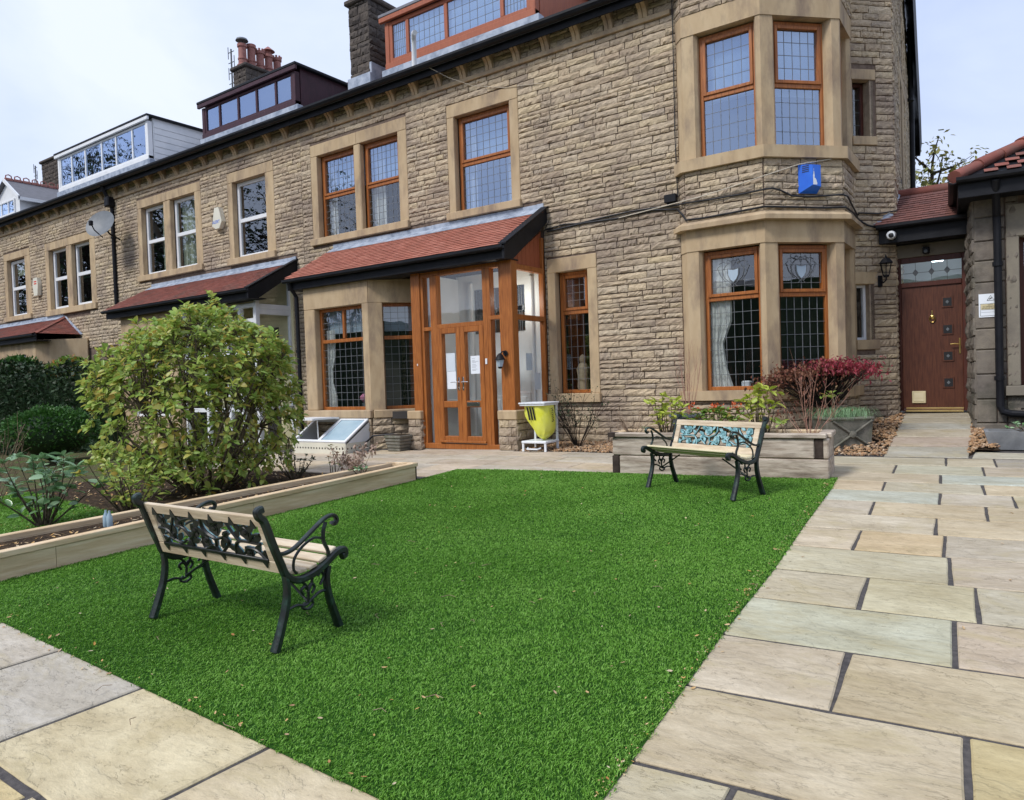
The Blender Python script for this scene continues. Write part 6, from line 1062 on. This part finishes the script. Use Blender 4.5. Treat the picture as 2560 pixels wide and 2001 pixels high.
t = thing('motion_sensor', 'small black motion sensor on lintel over the side door', 'sensor', (-1.28, 13.68, 3.40)); obj('housing', MB().box(-.05, .05, -.09, 0, -.05, .06, b=.015), 'black', t, local=True); obj('eye', MB().lathe([(.03, .09), (.02, .11)], (0, 0, -.01), 10, 'y'), 'grey', t, local=True)
t = thing('door_bell', 'small white bell push on the brown door frame', 'door bell', (-.735, 13.73, 2.29)); obj('housing', MB().box(-.02, .02, 0, .03, -.055, .055, b=.006), 'bwhite', t, local=True); obj('button', MB().lathe([(.008, 0), (.006, .004)], (0, 0, .0), 8, 'y'), 'ink', t, local=True)
sg_ = thing('cctv_sign', 'white warning sign with camera triangle on the dark stone wall', 'sign', RF.p(.035, .02, 2.20), RF.a); obj('plate', MB().box(0, .26, -.006, 0, 0, .33), 'paper', sg_, local=True)
def lp(pts, w_, mt, nm): obj(nm, MB().tube([(a, -.0075, b) for a, b in pts], w_, 4), mt, sg_, local=True)
lp([(.10, .235), (.185, .235), (.1425, .305), (.10, .235)], .003, 'ink', 'triangle'); lp([(.125, .253), (.158, .272)], .006, 'ink', 'camera_symbol'); lp([(.02, .02), (.25, .02), (.25, .19), (.02, .19), (.02, .02)], .002, 'ink', 'border'); lp([(.03, .105), (.245, .105)], .0012, 'ink', 'rule'); lp([(.03, .07), (.245, .07)], .0012, 'grey', 'rule'); obj('yellow_panel', MB().box(.025, .245, -.0075, -.0065, .11, .186), 'ivory', sg_, local=True)
for s, z, k in (('CCTV', .172, .022), ('IN OPERATION', .148, .026), ('24 HOUR CAMERA', .124, .024)): textmesh('lettering', s, k, frmat(RF, .035 + .137, .0285, 2.20 + z), 'ink', sg_, .0004)
t = thing('junction_box', 'black cable junction box on wall beside corner bay', 'junction box', (-4.66, YF - .03, 4.32)); obj('box', MB().box(-.1, .1, -.09, 0, 0, .13, b=.008), 'black', t, local=True); obj('gland', MB().tube([(-.05, -.04, -.03), (-.05, -.04, .0)], .02, 8), 'black', t, local=True)
def cable(label, pts, r, mt='cable'): return tag(qtube('cable', pts, r, mt), label, 'cable', 'cables on the walls')
f_ = lambda x, z, w=.045: (x, YF - w, z)
cable('thick black cable along the wall from canopy to corner bay', [f_(*p) for p in ((-7.08, 4.24), (-6.7, 4.28), (-6.39, 4.25), (-5.9, 4.28), (-5.4, 4.30), (-4.97, 4.29), (-4.6, 4.27))] + [AF.p(.02, .06, 4.24), AF.p(.42, .05, 4.23), AF.p(.9, .05, 4.23), AF.p(1.22, .06, 4.24), BF.p(.11, .06, 4.26), BF.p(.25, .05, 4.23), BF.p(.43, .05, 4.15), BF.p(.75, .05, 4.14), BF.p(1.25, .06, 4.18), CF_.p(.05, .06, 4.17), CF_.p(.5, .05, 4.1), CF_.p(.9, .05, 4.02)], .014)
cable('second black cable resting on the bay cornice', [f_(-7.05, 4.20), f_(-6.3, 4.24), f_(-5.66, 4.22), f_(-5.0, 4.26), f_(-4.56, 4.2), AF.p(-.02, .07, 4.05), AF.p(.02, .07, 3.97), AF.p(.3, .06, 3.96), AF.p(.72, .06, 3.97), AF.p(1.24, .07, 3.985), BF.p(.59, .06, 3.98), BF.p(.95, .06, 3.975), BF.p(1.3, .07, 3.985), CF_.p(.5, .07, 3.98), CF_.p(.95, .06, 3.95), WF.p(.2, .05, 3.86), WF.p(.45, .05, 3.80), WF.p(.72, .05, 3.86)], .016)
cable('black cable across the canted wall above side door roof', [CF_.p(.9, .07, 4.03), WF.p(.05, .04, 4.06), WF.p(.4, .04, 4.05), WF.p(.74, .05, 4.10)], .012); cable('thin black cable hanging down left edge of corner bay', [(-4.56, YF - .05, 8.2), (-4.56, YF - .05, 6.8), (-4.57, YF - .05, 5.4), (-4.55, YF - .05, 4.4)], .008)
cable('pale washing line rope slung across the corner bay', [f_(-5.6, 4.22, .07), AF.p(.25, .08, 4.29), AF.p(.8, .09, 4.36), AF.p(1.24, .09, 4.43), BF.p(.55, .06, 4.62), BF.p(1.09, .06, 4.71)], .008, 'wcable'); cable('thin pale wire drooping from gutter to middle window', [(-9.5, YF - .38, 7.72), (-9.1, YF - .2, 7.45), (-8.6, YF - .08, 7.2), (-7.9, YF - .04, 7.0), (-7.0, YF - .04, 6.86)], .005, 'wcable'); cable('thin black drain cable from hatch to stone tub', [(-10.5, 10.0, .42), (-10.3, 10.0, .55), (-9.9, 10.1, .58), (-9.6, 10.12, .56)], .018)
cable('thin cable down the wall left of narrow window', [f_(-7.0, 4.4, .04), f_(-7.13, 4.2, .04), f_(-7.12, 2.2, .04), f_(-7.14, .6, .04)], .006)
for lb, x, y, z0, z1 in (('tall thin television aerial beside the terracotta chimney pots', -21.95, 15.4, 10.6, 13.1), ('small television aerial on the farthest roof', -37.2, 15.5, 11.3, 12.15)):
    t = thing('television_aerial', lb, 'aerial', (x, y, z0)); obj('mast', MB().tube([(0, 0, 0), (0, 0, z1 - z0)], .03, 6), 'grey', t, local=True); mb = MB()
    for k in range(4): mb.tube([(-.16, 0, z1 - z0 - .1 - .35 * k), (.16, 0, z1 - z0 - .1 - .35 * k)], .014, 5); mb.tube([(-.16, 0, z1 - z0 - .3 - .35 * k), (-.16, 0, z1 - z0 + .1 - .35 * k)], .014, 5) if k % 2 == 0 else mb.tube([(.16, 0, z1 - z0 - .3 - .35 * k), (.16, 0, z1 - z0 + .1 - .35 * k)], .014, 5)
    obj('elements', mb, 'grey', t, local=True)
t = thing('carved_figure', 'pale carved figurine on sill inside narrow leaded window', 'figurine', (-6.58, YF + .28, 1.27)); obj('body', MB().lathe([(.09, 0), (.11, .1), (.10, .3), (.12, .42), (.08, .5), (.05, .54), (.065, .6), (.05, .66), (.01, .69)], (0, 0, 0), 14), 'fig', t, smooth=True, local=True)
obj('window_board', MB().box(-6.95, -6.25, YF + .18, YF + .4, 1.22, 1.265), 'white', h1)
t = thing('flower_pot', 'pink flowers in a small pot inside the ground floor bay window', 'flower pot', (-11.05, BY + .36, 1.04)); obj('pot', MB().lathe([(.05, 0), (.07, .12), (.075, .13)], (0, 0, 0), 12), 'grey', t, local=True); obj('flowers', MB().lathe([(.02, .13), (.1, .2), (.11, .26), (.05, .32)], (0, 0, 0), 8), 'purpflow', t, local=True)
t = thing('apple_ornament', 'round green apple ornament on the bay window sill', 'ornament', (-10.78, BY + .36, 1.04)); obj('apple', MB().lathe([(.03, 0), (.09, .05), (.095, .11), (.05, .15), (.02, .14)], (0, 0, 0), 14), 'apple', t, smooth=True, local=True)
t = thing('water_bottle', 'clear blue plastic bottles among plants in the pine bed', 'bottle', (-7.1, 3.42, gz(-7.1, 3.42) + .17)); 
for x in (-.04, .045): obj('bottle', MB().lathe([(.022, 0), (.027, .015), (.027, .10), (.010, .14), (.010, .16)], (x * .8, .01, 0), 12), 'frost', t, smooth=True, local=True)
# ---------------------------------------------------------------- plants
def leaf_variant(key, mt, wid=.42, fold=.12, curl=.18, n=5):
    """pointed leaf along +x, unit length, folded on the midrib"""
    V = []; F = []
    for i in range(n + 1):
        t = i / n; h = wid * .5 * math.sin(math.pi * t ** .8) ** .9 if 0 < t < 1 else 0; z = -curl * t * t
        V += [(t, -h, z + fold * h * 2), (t, 0, z), (t, h, z + fold * h * 2)]
    for i in range(n):
        a = i * 3
        F += [(a, a + 1, a + 4), (a, a + 4, a + 3), (a + 1, a + 2, a + 5), (a + 1, a + 5, a + 4)]
    variant(key, V, F, mt, True)
leaf_variant('lf0', 'leaf', .46, .15, .22); leaf_variant('lf1', 'leaf', .38, .3, .05); leaf_variant('lf2', 'leaf', .52, .05, .4)
variant('chip', [(0, -.5, 0), (.5, 0, .1), (0, .5, 0), (-.5, 0, -.1)], [(0, 1, 2), (0, 2, 3)], 'dleaf')
variant('needle', [(0, -.12, 0), (1, 0, -.2), (0, .12, 0), (.5, -.3, .05), (.5, .3, .05)], [(0, 3, 1), (0, 1, 2), (2, 1, 4)], 'mapleb')
def leafm(p, d, s, roll=None):
    """matrix of a leaf at p pointing along d"""
    d = np.array(d, float); d /= np.linalg.norm(d) + 1e-9; y = np.cross((0, 0, 1.), d); y = y / (np.linalg.norm(y) + 1e-6) if np.linalg.norm(y) > 1e-3 else np.array([0, 1., 0]); z = np.cross(d, y); a = rng.normal(0, .5) if roll is None else roll
    y2 = y * math.cos(a) + z * math.sin(a); z2 = np.cross(d, y2); A = np.eye(4); A[:3, 0] = d * s; A[:3, 1] = y2 * s; A[:3, 2] = z2 * s; A[:3, 3] = p; return A
def rvec(): v = rng.normal(0, 1, 3); return v / np.linalg.norm(v)
def limb(mb, a, b, r0, r1, bend=.12, n=5, sides=5):
    a, b = np.array(a, float), np.array(b, float); m_ = (a + b) / 2 + rvec() * np.linalg.norm(b - a) * bend; pts = [(1 - t) ** 2 * a + 2 * t * (1 - t) * m_ + t * t * b for t in np.linspace(0, 1, n)]
    mb.tube(pts, list(np.linspace(r0, r1, n)), sides); return pts
# big mixed-colour shrub behind the near bench
def big_shrub():
    c = np.array([-9.22, 5.75]); g = gz(*c); t = thing('garden_shrub', 'large rounded shrub with green, yellow and orange leaves over bare branches', 'shrub', (c[0], c[1], g)); br = MB(); ms = []; tocam = np.array([-c[0], -c[1]]); tocam /= np.linalg.norm(tocam); side = np.array([CR[0], CR[1]]); side /= np.linalg.norm(side)
    tips = []
    for k in range(2000):
        v = rvec(); v[2] = v[2] if rng.random() < .5 else abs(v[2]); rr = rng.uniform(.82, 1.04) if rng.random() < .8 else rng.uniform(.5, .82)
        lump = 1 + .10 * math.sin(3.1 * v[0] + 1.3) * math.cos(4.3 * v[2] + .7) + .06 * math.sin(9 * v[0] + 7 * v[1])
        xy = np.sign(v[:2]) * np.abs(v[:2]) ** .9 * 1.30 * rr * lump; z = 1.18 + np.sign(v[2]) * abs(v[2]) ** .8 * 1.20 * rr * lump; lat = xy @ side; fr_ = xy @ tocam
        if z > 1.9: z += .18 * math.exp(-((lat - .25) / .45) ** 2)
        if z < .3: z = .08 + rng.random() * .55
        hole = math.exp(-((lat + .15) / .75) ** 2 - ((z - 1.62) / .34) ** 2)
        if fr_ > -.2 and rng.random() < hole * .88: continue
        tips.append((np.array([c[0] + xy[0], c[1] + xy[1], g + z]), v))
    stems = []
    for k in range(22):
        a = k * 2.4; r = .1 + .25 * rng.random(); b = np.array([c[0] + r * math.cos(a), c[1] + r * math.sin(a), g - .02]); e = np.array([c[0] + (r + .55 + .5 * rng.random()) * math.cos(a), c[1] + (r + .55 + .5 * rng.random()) * math.sin(a), g + rng.uniform(.7, 1.7)]); p = limb(br, b, e, .022, .011, .18, 7, 6); stems += p[2:]
    S = np.array(stems)
    mids = []
    for k in range(170):
        p, v = tips[rng.integers(len(tips))]; j = S[np.argmin(np.linalg.norm(S - (p * .55 + np.array([c[0], c[1], g + 1.0]) * .45), axis=1))]; mids += limb(br, j, j + (p - j) * .8, .011, .005, .16, 6, 5)[1:]
    Mi = np.array(mids)
    for p, v in tips:
        dd = np.linalg.norm(Mi - p, axis=1); j = Mi[np.argmin(dd)]; limb(br, j, p, .0045, .0022, .15, 4, 4)
        up = v * .7 + np.array([0, 0, .55]); n = rng.integers(4, 8)
        for i in range(n):
            a = 2 * math.pi * i / n + rng.random(); u = np.cross(up, (1, .2, 0)); u /= np.linalg.norm(u); w_ = np.cross(up, u); w_ /= np.linalg.norm(w_); d = up * rng.uniform(.2, .8) + (u * math.cos(a) + w_ * math.sin(a)) * .85; ms.append(leafm(p + rvec() * .02 - up * rng.uniform(0, .06), d, rng.uniform(.075, .135)))
    for k in range(420):   # bare inner twigs
        j = Mi[rng.integers(len(Mi))]; e = j + (rvec() + [0, 0, .9]) * rng.uniform(.12, .3); limb(br, j, e, .005, .002, .2, 4, 4)
    obj('branches', br, 'bark', t, smooth=True); place(t, 'leaf', ['lf0', 'lf1', 'lf2'], ms, 300, 'foliage', 'leaf')
big_shrub()
def leafy(nm, label, cat, loc, h, spread, stems, nleaf, size, mt, n_ind, twmt='bark', group=None, whorl=6, droop=.2):
    g = loc[2] if len(loc) > 2 else gz(*loc); t = thing(nm, label, cat, (loc[0], loc[1], g), group=group); br = MB(); ms = []
    for s in range(stems):
        a = s * 2.4 + rng.random(); r = spread * (s / max(1, stems - 1)) ** .6; e = np.array([loc[0] + r * math.cos(a), loc[1] + r * math.sin(a), g + h * rng.uniform(.62, 1.0) * (1 - .25 * (r / (spread + 1e-6)) ** 2)]); p = limb(br, (loc[0] + .04 * math.cos(a), loc[1] + .04 * math.sin(a), g), e, .008 + .006 * h, .003, .15, 7)
        per = max(1, nleaf // stems)
        for k in range(per):
            q = e if k < whorl else p[rng.integers(2, len(p))]; aa = rng.random() * 6.3; d = np.array([math.cos(aa), math.sin(aa), rng.uniform(-droop, .9)]); ms.append(leafm(q + rvec() * .015, d, size * rng.uniform(.7, 1.25)))
    obj('stems', br, twmt, t, smooth=True); place(t, 'leaf', ['lf0', 'lf1'], ms, n_ind, 'foliage', mt); return t
leafy('young_shrub', 'young glossy green-leaved shrub at left edge behind pine bed', 'shrub', (-8.9, 3.62), .85, .6, 18, 270, .14, 'gleaf', 270); leafy('low_shrub', 'low pale green bush in front of the large shrub', 'shrub', (-8.25, 4.25), .75, .6, 24, 420, .095, 'leaf', 80)
leafy('low_shrub', 'small dark evergreen bush below right side of large shrub', 'shrub', (-8.75, 6.9), .45, .35, 14, 260, .05, 'dleaf', 0); leafy('strawberry_plant', 'small green seedling at far end of the pine bed', 'plant', (-6.9, 6.5, gz(-6.9, 6.5) + .17), .12, .16, 7, 26, .07, 'gleaf', 26); leafy('rose_stem', 'thin leafy stem beside dried hydrangea', 'plant', (-7.6, 6.6), .55, .12, 4, 30, .06, 'oleaf', 30)
pz = ZP + .43
def PL(u, w=-.3): q = pr_.p(u, w, 0); return (q[0], q[1], pz)
leafy('variegated_shrub', 'yellow-green variegated shrub at left end of sleeper planter', 'shrub', PL(.62), .60, .26, 11, 120, .115, 'vleaf', 120, group='variegated shrubs', droop=.5); leafy('variegated_shrub', 'yellow-green variegated shrub right of the far bench back', 'shrub', PL(1.80), .72, .22, 10, 125, .12, 'vleaf', 125, group='variegated shrubs', droop=.5)
t = leafy('flowering_shrub', 'low green shrub with orange tips behind the far bench', 'shrub', PL(1.22, -.4), .42, .42, 26, 330, .085, 'oleaf', 150, droop=.1); ms = []
for k in range(60): a = rng.random() * 6.3; c = PL(1.22 + rng.choice([-.28, .0, .26]) + rng.normal(0, .05), -.4 + rng.normal(0, .08)); ms.append(leafm((c[0], c[1], pz + .36 + rng.random() * .08), rvec() + [0, 0, .5], .05))
place(t, 'petal', ['lf0'], ms, 0, 'flowers', 'fl')
def twiggy(nm, label, loc, h, spread, stems, mt, r=.006, subs=4, group=None, leaves=0, lmt='dry', lsize=.05, lean=(0, 0)):
    g = loc[2] if len(loc) > 2 else gz(*loc); t = thing(nm, label, 'shrub', (loc[0], loc[1], g), group=group); br = MB(); ms = []
    for s in range(stems):
        a = rng.random() * 6.3; q = spread * rng.random() ** .5; e = np.array([loc[0] + q * math.cos(a) + lean[0], loc[1] + q * math.sin(a) + lean[1], g + h * rng.uniform(.55, 1)]); p = limb(br, (loc[0] + .08 * q * math.cos(a), loc[1] + .08 * q * math.sin(a), g), e, r, r * .35, .1, 7)
        for k in range(subs):
            j = p[rng.integers(2, 6)]; dv = (e - p[0]); e2 = j + (rvec() * .6 + dv / np.linalg.norm(dv)) * h * rng.uniform(.12, .3); limb(br, j, e2, r * .5, r * .2, .12, 4, 4)
            for i in range(leaves): ms.append(leafm(e2 + rvec() * .04, rvec(), lsize * rng.uniform(.6, 1.3)))
    obj('stems', br, mt, t, smooth=True)
    if ms: place(t, 'leaf', ['lf0', 'lf2'], ms, 0, 'foliage', lmt)
    return t
twiggy('hydrangea', 'dried pinkish hydrangea at far end of the pine bed', (-7.35, 6.75), .55, .42, 16, 'twig', .005, 4, leaves=7, lmt='dry', lsize=.06)
twiggy('bare_shrub', 'dark twiggy bush on gravel below narrow window', (-6.2, 10.75), 1.0, .55, 26, 'dtwig', .006, 6, leaves=3, lmt='dleaf', lsize=.035); twiggy('bare_shrub', 'pale bare stems at left end of sleeper planter', PL(.18), .40, .3, 26, 'twig', .0035, 3); twiggy('bare_shrub', 'tall thin bare stems in the dark pot by the wall', (-4.0, 10.2, gz(-4, 10.2) + .55), 1.15, .3, 14, 'rtwig', .004, 2)
twiggy('bare_shrub', 'red-stemmed bare shrub at right end of sleeper planter', PL(2.33), .85, .45, 11, 'rtwig', .0045, 5, leaves=0); twiggy('bare_shrub', 'straggly pale bare twigs at left edge below hedge', (-11.6, 4.1), 1.15, .6, 34, 'twig', .006, 4)
leafy('small_plant', 'small bright green seedling near rope planter', 'plant', PL(2.05, -.2), .28, .14, 3, 12, .1, 'leaf', 12, 'twig'); leafy('small_plant', 'green sprig growing at foot of wall left of planter', 'plant', (-4.9, 10.7), .35, .18, 5, 26, .07, 'gleaf', 26); leafy('small_plant', 'leafy green sprigs in the long trough', 'plant', (.05, 11.7, gz(0, 11.7) + .2), .16, .25, 10, 50, .07, 'gleaf', 50)
leafy('small_plant', 'pale green sprigs above the rope planter', 'plant', (-2.25, 11.2, gz(-2, 11.3) + .45), .40, .2, 5, 18, .10, 'leaf', 18, 'twig')
# grassy tuft drooping over the rope planter
V = []; F = []
for k in range(900):
    a = rng.random() * 6.3; b = np.array([-2.18 + rng.normal(0, .16), 11.42 + rng.normal(0, .16), gz(-2.18, 11.4) + .44]); d = np.array([math.cos(a), math.sin(a), 0]); L_ = rng.uniform(.12, .3); s = np.array([-d[1], d[0], 0]) * .0022; p1 = b + d * L_ * .45 + [0, 0, L_ * .5]; p2 = b + d * L_ * 1.15 + [0, 0, L_ * .18 - .08]; n = len(V); V += [b - s, b + s, p1 + s, p1 - s, p2]; F += [(n, n + 1, n + 2), (n, n + 2, n + 3), (n + 3, n + 2, n + 4)]
gt = thing('ornamental_grass', 'drooping tuft of fine grey-green grass in the rope planter', 'plant', (-2.18, 11.42, gz(-2.18, 11.4) + .44)); arr_obj('blades', V, F, 'gleaf', gt, rng.random(len(V)), kind='stuff')
# weeping maple in front of the corner bay
mp_ = thing('japanese_maple', 'weeping maple, crimson on the right and withered brown on the left', 'tree', (-2.35, 11.75, gz(-2.3, 11.8))); br = MB(); g = gz(-2.3, 11.8); trunk = limb(br, (-2.35, 11.75, g), (-2.5, 11.65, g + .8), .05, .035, .2, 7, 8); red, brn, tips = [], [], []
side = np.array([CR[0], CR[1], 0]); side /= np.linalg.norm(side); fwd = np.array([CF[0], CF[1], 0]); fwd /= np.linalg.norm(fwd)
for k in range(150):
    lat = rng.uniform(-.95, .66); dp_ = rng.uniform(-.38, .3); zz = 1.16 - .22 * (abs(lat) / 1.0) ** 2 + rng.normal(0, .045) + (.04 if lat > 0 else 0); p = np.array([-2.42, 11.55, g]) + side * lat + fwd * dp_ + [0, 0, zz]; j = trunk[-1] if rng.random() < .5 else trunk[4]; q = limb(br, j, p, .014, .003, .12, 6, 5); tips.append(p)
    for s in range(17 if lat > -.15 else 9):
        u = p + side * rng.normal(0, .10) + fwd * rng.normal(0, .09) + [0, 0, rng.normal(-.02, .045)]; d = rvec() * .8 + [0, 0, -.5]; tgt = red if (lat + rng.normal(0, .16)) > -.12 else brn; tgt.append(leafm(u, d, rng.uniform(.04, .08)))
    if lat < .05 and rng.random() < .8:
        for s in range(4): u = p + side * rng.normal(.05, .12) + fwd * rng.normal(0, .1) + [0, 0, -rng.uniform(.05, .62)]; brn.append(leafm(u, rvec() * .6 + [0, 0, -.8], rng.uniform(.035, .06)))
obj('trunk', br, 'dtwig', mp_, smooth=True); place(mp_, 'leaf', ['needle', 'lf1'], red, 0, 'crimson_foliage', 'maple'); place(mp_, 'leaf', ['needle'], brn, 0, 'brown_foliage', 'mapleb')
# clipped bush and dark hedge on the left
def clump(nm, label, cat, c, rad, mt, n, size, flat=1., group=None, trunk=True):
    g = gz(c[0], c[1]); t = thing(nm, label, cat, (c[0], c[1], g), group=group); ms = []; br = MB()
    for k in range(n):
        v = rvec(); v[2] = abs(v[2]) * (1 if rng.random() < .8 else -.6); rr = rng.uniform(.82, 1.04) * (1 + .08 * math.sin(7 * v[0] + 3 * v[2]) * math.cos(5 * v[1])); p = np.array([c[0] + v[0] * rad[0] * rr, c[1] + v[1] * rad[1] * rr, g + rad[3] + v[2] * rad[2] * rr]); A = leafm(p, v + rvec() * .9, size * rng.uniform(.6, 1.4)); ms.append(A)
    for k in range(30): v = rvec(); limb(br, (c[0], c[1], g), (c[0] + v[0] * rad[0] * .8, c[1] + v[1] * rad[1] * .8, g + rad[3] + abs(v[2]) * rad[2] * .8), .03, .008, .15, 5)
    obj('stems', br, 'dtwig', t, smooth=True); place(t, 'leaf', ['chip', 'lf1'], ms, 0, 'foliage', mt); 
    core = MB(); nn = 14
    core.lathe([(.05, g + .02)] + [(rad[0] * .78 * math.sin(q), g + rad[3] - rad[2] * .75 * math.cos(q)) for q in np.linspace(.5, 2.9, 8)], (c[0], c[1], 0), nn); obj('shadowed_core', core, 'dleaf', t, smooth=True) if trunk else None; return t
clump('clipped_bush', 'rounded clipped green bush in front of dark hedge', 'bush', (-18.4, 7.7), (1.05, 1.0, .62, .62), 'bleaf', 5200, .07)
hg = thing('hedge', 'tall dark clipped conifer hedge at left edge below the farthest house', 'hedge', (-23, 9.3, gz(-23, 9.3))); ms = []; hcore = MB(); hx = [(-27.5, 7.6), (-24.0, 8.8), (-22.4, 9.25), (-20.4, 9.75)]
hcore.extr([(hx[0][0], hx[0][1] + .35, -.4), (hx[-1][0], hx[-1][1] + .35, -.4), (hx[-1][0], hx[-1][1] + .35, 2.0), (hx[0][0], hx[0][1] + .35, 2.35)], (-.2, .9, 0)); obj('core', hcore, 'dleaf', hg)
for k in range(11000):
    t_ = rng.random(); x = -27.5 + 7.3 * t_; y = 7.6 + 2.15 * t_ + rng.normal(0, .12) + .05 * math.sin(x * 6); top = 2.48 - .28 * t_ + .12 * math.sin(x * 2.3) + .06 * math.sin(x * 7)
    if rng.random() < .25: z = top + rng.normal(0, .05); y += rng.random() * 1.2
    else: z = -.3 + (top + .3) * rng.random()
    ms.append(leafm((x, y, z), rvec() + [0, -.4, .3], rng.uniform(.06, .13)))
place(hg, 'spray', ['chip', 'lf1'], ms, 0, 'foliage', 'dleaf')
clump('bright_bush', 'pale green bush rising behind the dark hedge', 'bush', (-22.6, 10.1), (.9, .6, .55, 2.05), 'oleaf', 1500, .1, trunk=False); clump('bright_bush', 'deep green bush at far left behind the hedge', 'bush', (-24.9, 9.6), (1.0, .6, .6, 2.2), 'bleaf', 1500, .1, trunk=False)
# rough grass and litter in the garden strip behind the bed
V, F, rn = blades([(-12.5, 2.2), (-7.65, 2.2), (-7.5, 3.6), (-8.6, 4.3), (-12.5, 4.9)], lambda d: 4200, .025, .06, .004, 9); struct(arr_obj('rough_grass', V, F, 'grass', None, rn), 'stuff')
ms = []
for k in range(1500):
    x, y = rng.uniform(-13, -7.0), rng.uniform(2.2, 7.4); ms.append(m44(rotm(*rng.uniform(-.5, .5, 2), rng.uniform(0, 6.3)) * rng.uniform(.03, .07), (x, y, gz(x, y) + .02)))
for k in range(420):
    x, y = rng.uniform(-7.3, -6.75), rng.uniform(2.0, 7.1); ms.append(m44(rotm(*rng.uniform(-.5, .5, 2), rng.uniform(0, 6.3)) * rng.uniform(.02, .05), (x, y, gz(x, y) + .18)))
place(None, 'leaf_litter', ['fallen'], ms, 0, 'leaf_litter')
# trees: one behind the gable, others across the road behind the viewer (seen in the window panes)
def tree(label, loc, h, rad, mt, n, size, group=None, low=.35, zb=None):
    g = gz(max(loc[0], -60), loc[1]) if zb is None else zb; t = thing('tree', label, 'tree', (loc[0], loc[1], g), group=group); br = MB(); ms = []; tr = limb(br, (loc[0], loc[1], g), (loc[0] + .3, loc[1], g + h * .8), h * .018, h * .006, .04, 9, 8); tips = []
    for k in range(46):
        j = tr[rng.integers(2, 9)]; v = rvec(); v[2] = abs(v[2]) * .8 + .15; e = np.array([loc[0] + v[0] * rad * rng.uniform(.5, 1), loc[1] + v[1] * rad * rng.uniform(.5, 1), min(g + h, j[2] + v[2] * rad * .9)]); p = limb(br, j, e, h * .006, h * .0015, .12, 6, 5)
        for s in range(4): e2 = p[rng.integers(2, 6)] + rvec() * rad * .28; limb(br, p[3], e2, h * .002, h * .0006, .12, 4, 4); tips.append(e2)
        tips += p[3:]
    tips = np.array(tips)
    for k in range(n): p = tips[rng.integers(len(tips))] + rng.normal(0, rad * .085, 3); ms.append(leafm(p, rvec(), size * rng.uniform(.6, 1.4)))
    obj('trunk', br, 'dtwig', t, smooth=True); place(t, 'leaf', ['chip', 'lf1'], ms, 0, 'crown', mt); return t
tree('thin yellow-green autumn tree beyond the gable end', (-4.6, 50, ), 15.5, 3.2, 'tgreen', 2600, .30); tree('low yellow-green tree just above the side door roof', (-2.6, 52), 13.2, 3.0, 'tgreen', 2000, .30, group=None)
for i, (x, y, h) in enumerate(((-44, -19, 17), (-56, -22, 23), (-68, -20, 25), (-80, -24, 26), (-95, -22, 27), (-112, -26, 28), (-58, -4, 21), (-68, -6, 25), (-50, -7, 15))): tree('bare-branched tree across the road, seen only in window reflections', (x, y), h, h * .33, 'dleaf', 4300, .27, 'trees across the road')
refl_blocker = thing('hedge', 'unseen dark screen added behind the viewer to darken window reflections', 'hedge', (-20, -18, gz(-20, -8))); core = MB(); core.box(-70, 40, -19, -17, -1, 6.2).box(14, 15.5, -17, 9, -1, 5); obj('core', core, 'dleaf', refl_blocker)  # plain dark blocks added out of view to darken what the lower windows reflect
hs = thing('house_opposite', 'stone house across the road, seen only in window reflections', 'house', (-22, -26, -1)); obj('wall', MB().box(-32, -12, -32, -26, -1, 5.2), 'stone', hs); obj('roof', MB().add([(-32.4, -25.6, 5.2), (-11.6, -25.6, 5.2), (-11.6, -29, 8), (-32.4, -29, 8), (-32.4, -32.4, 5.2), (-11.6, -32.4, 5.2)], [(0, 1, 2, 3), (3, 2, 5, 4)]), 'slate', hs)
for k in range(5): obj('window', MB().box(-30 + 4 * k, -28.6 + 4 * k, -25.98, -25.9, 1, 2.6), 'white', hs)
for o in bpy.data.objects:
    if o.type == 'MESH' and not o.data.materials: o.data.materials.append(MT['grey'])
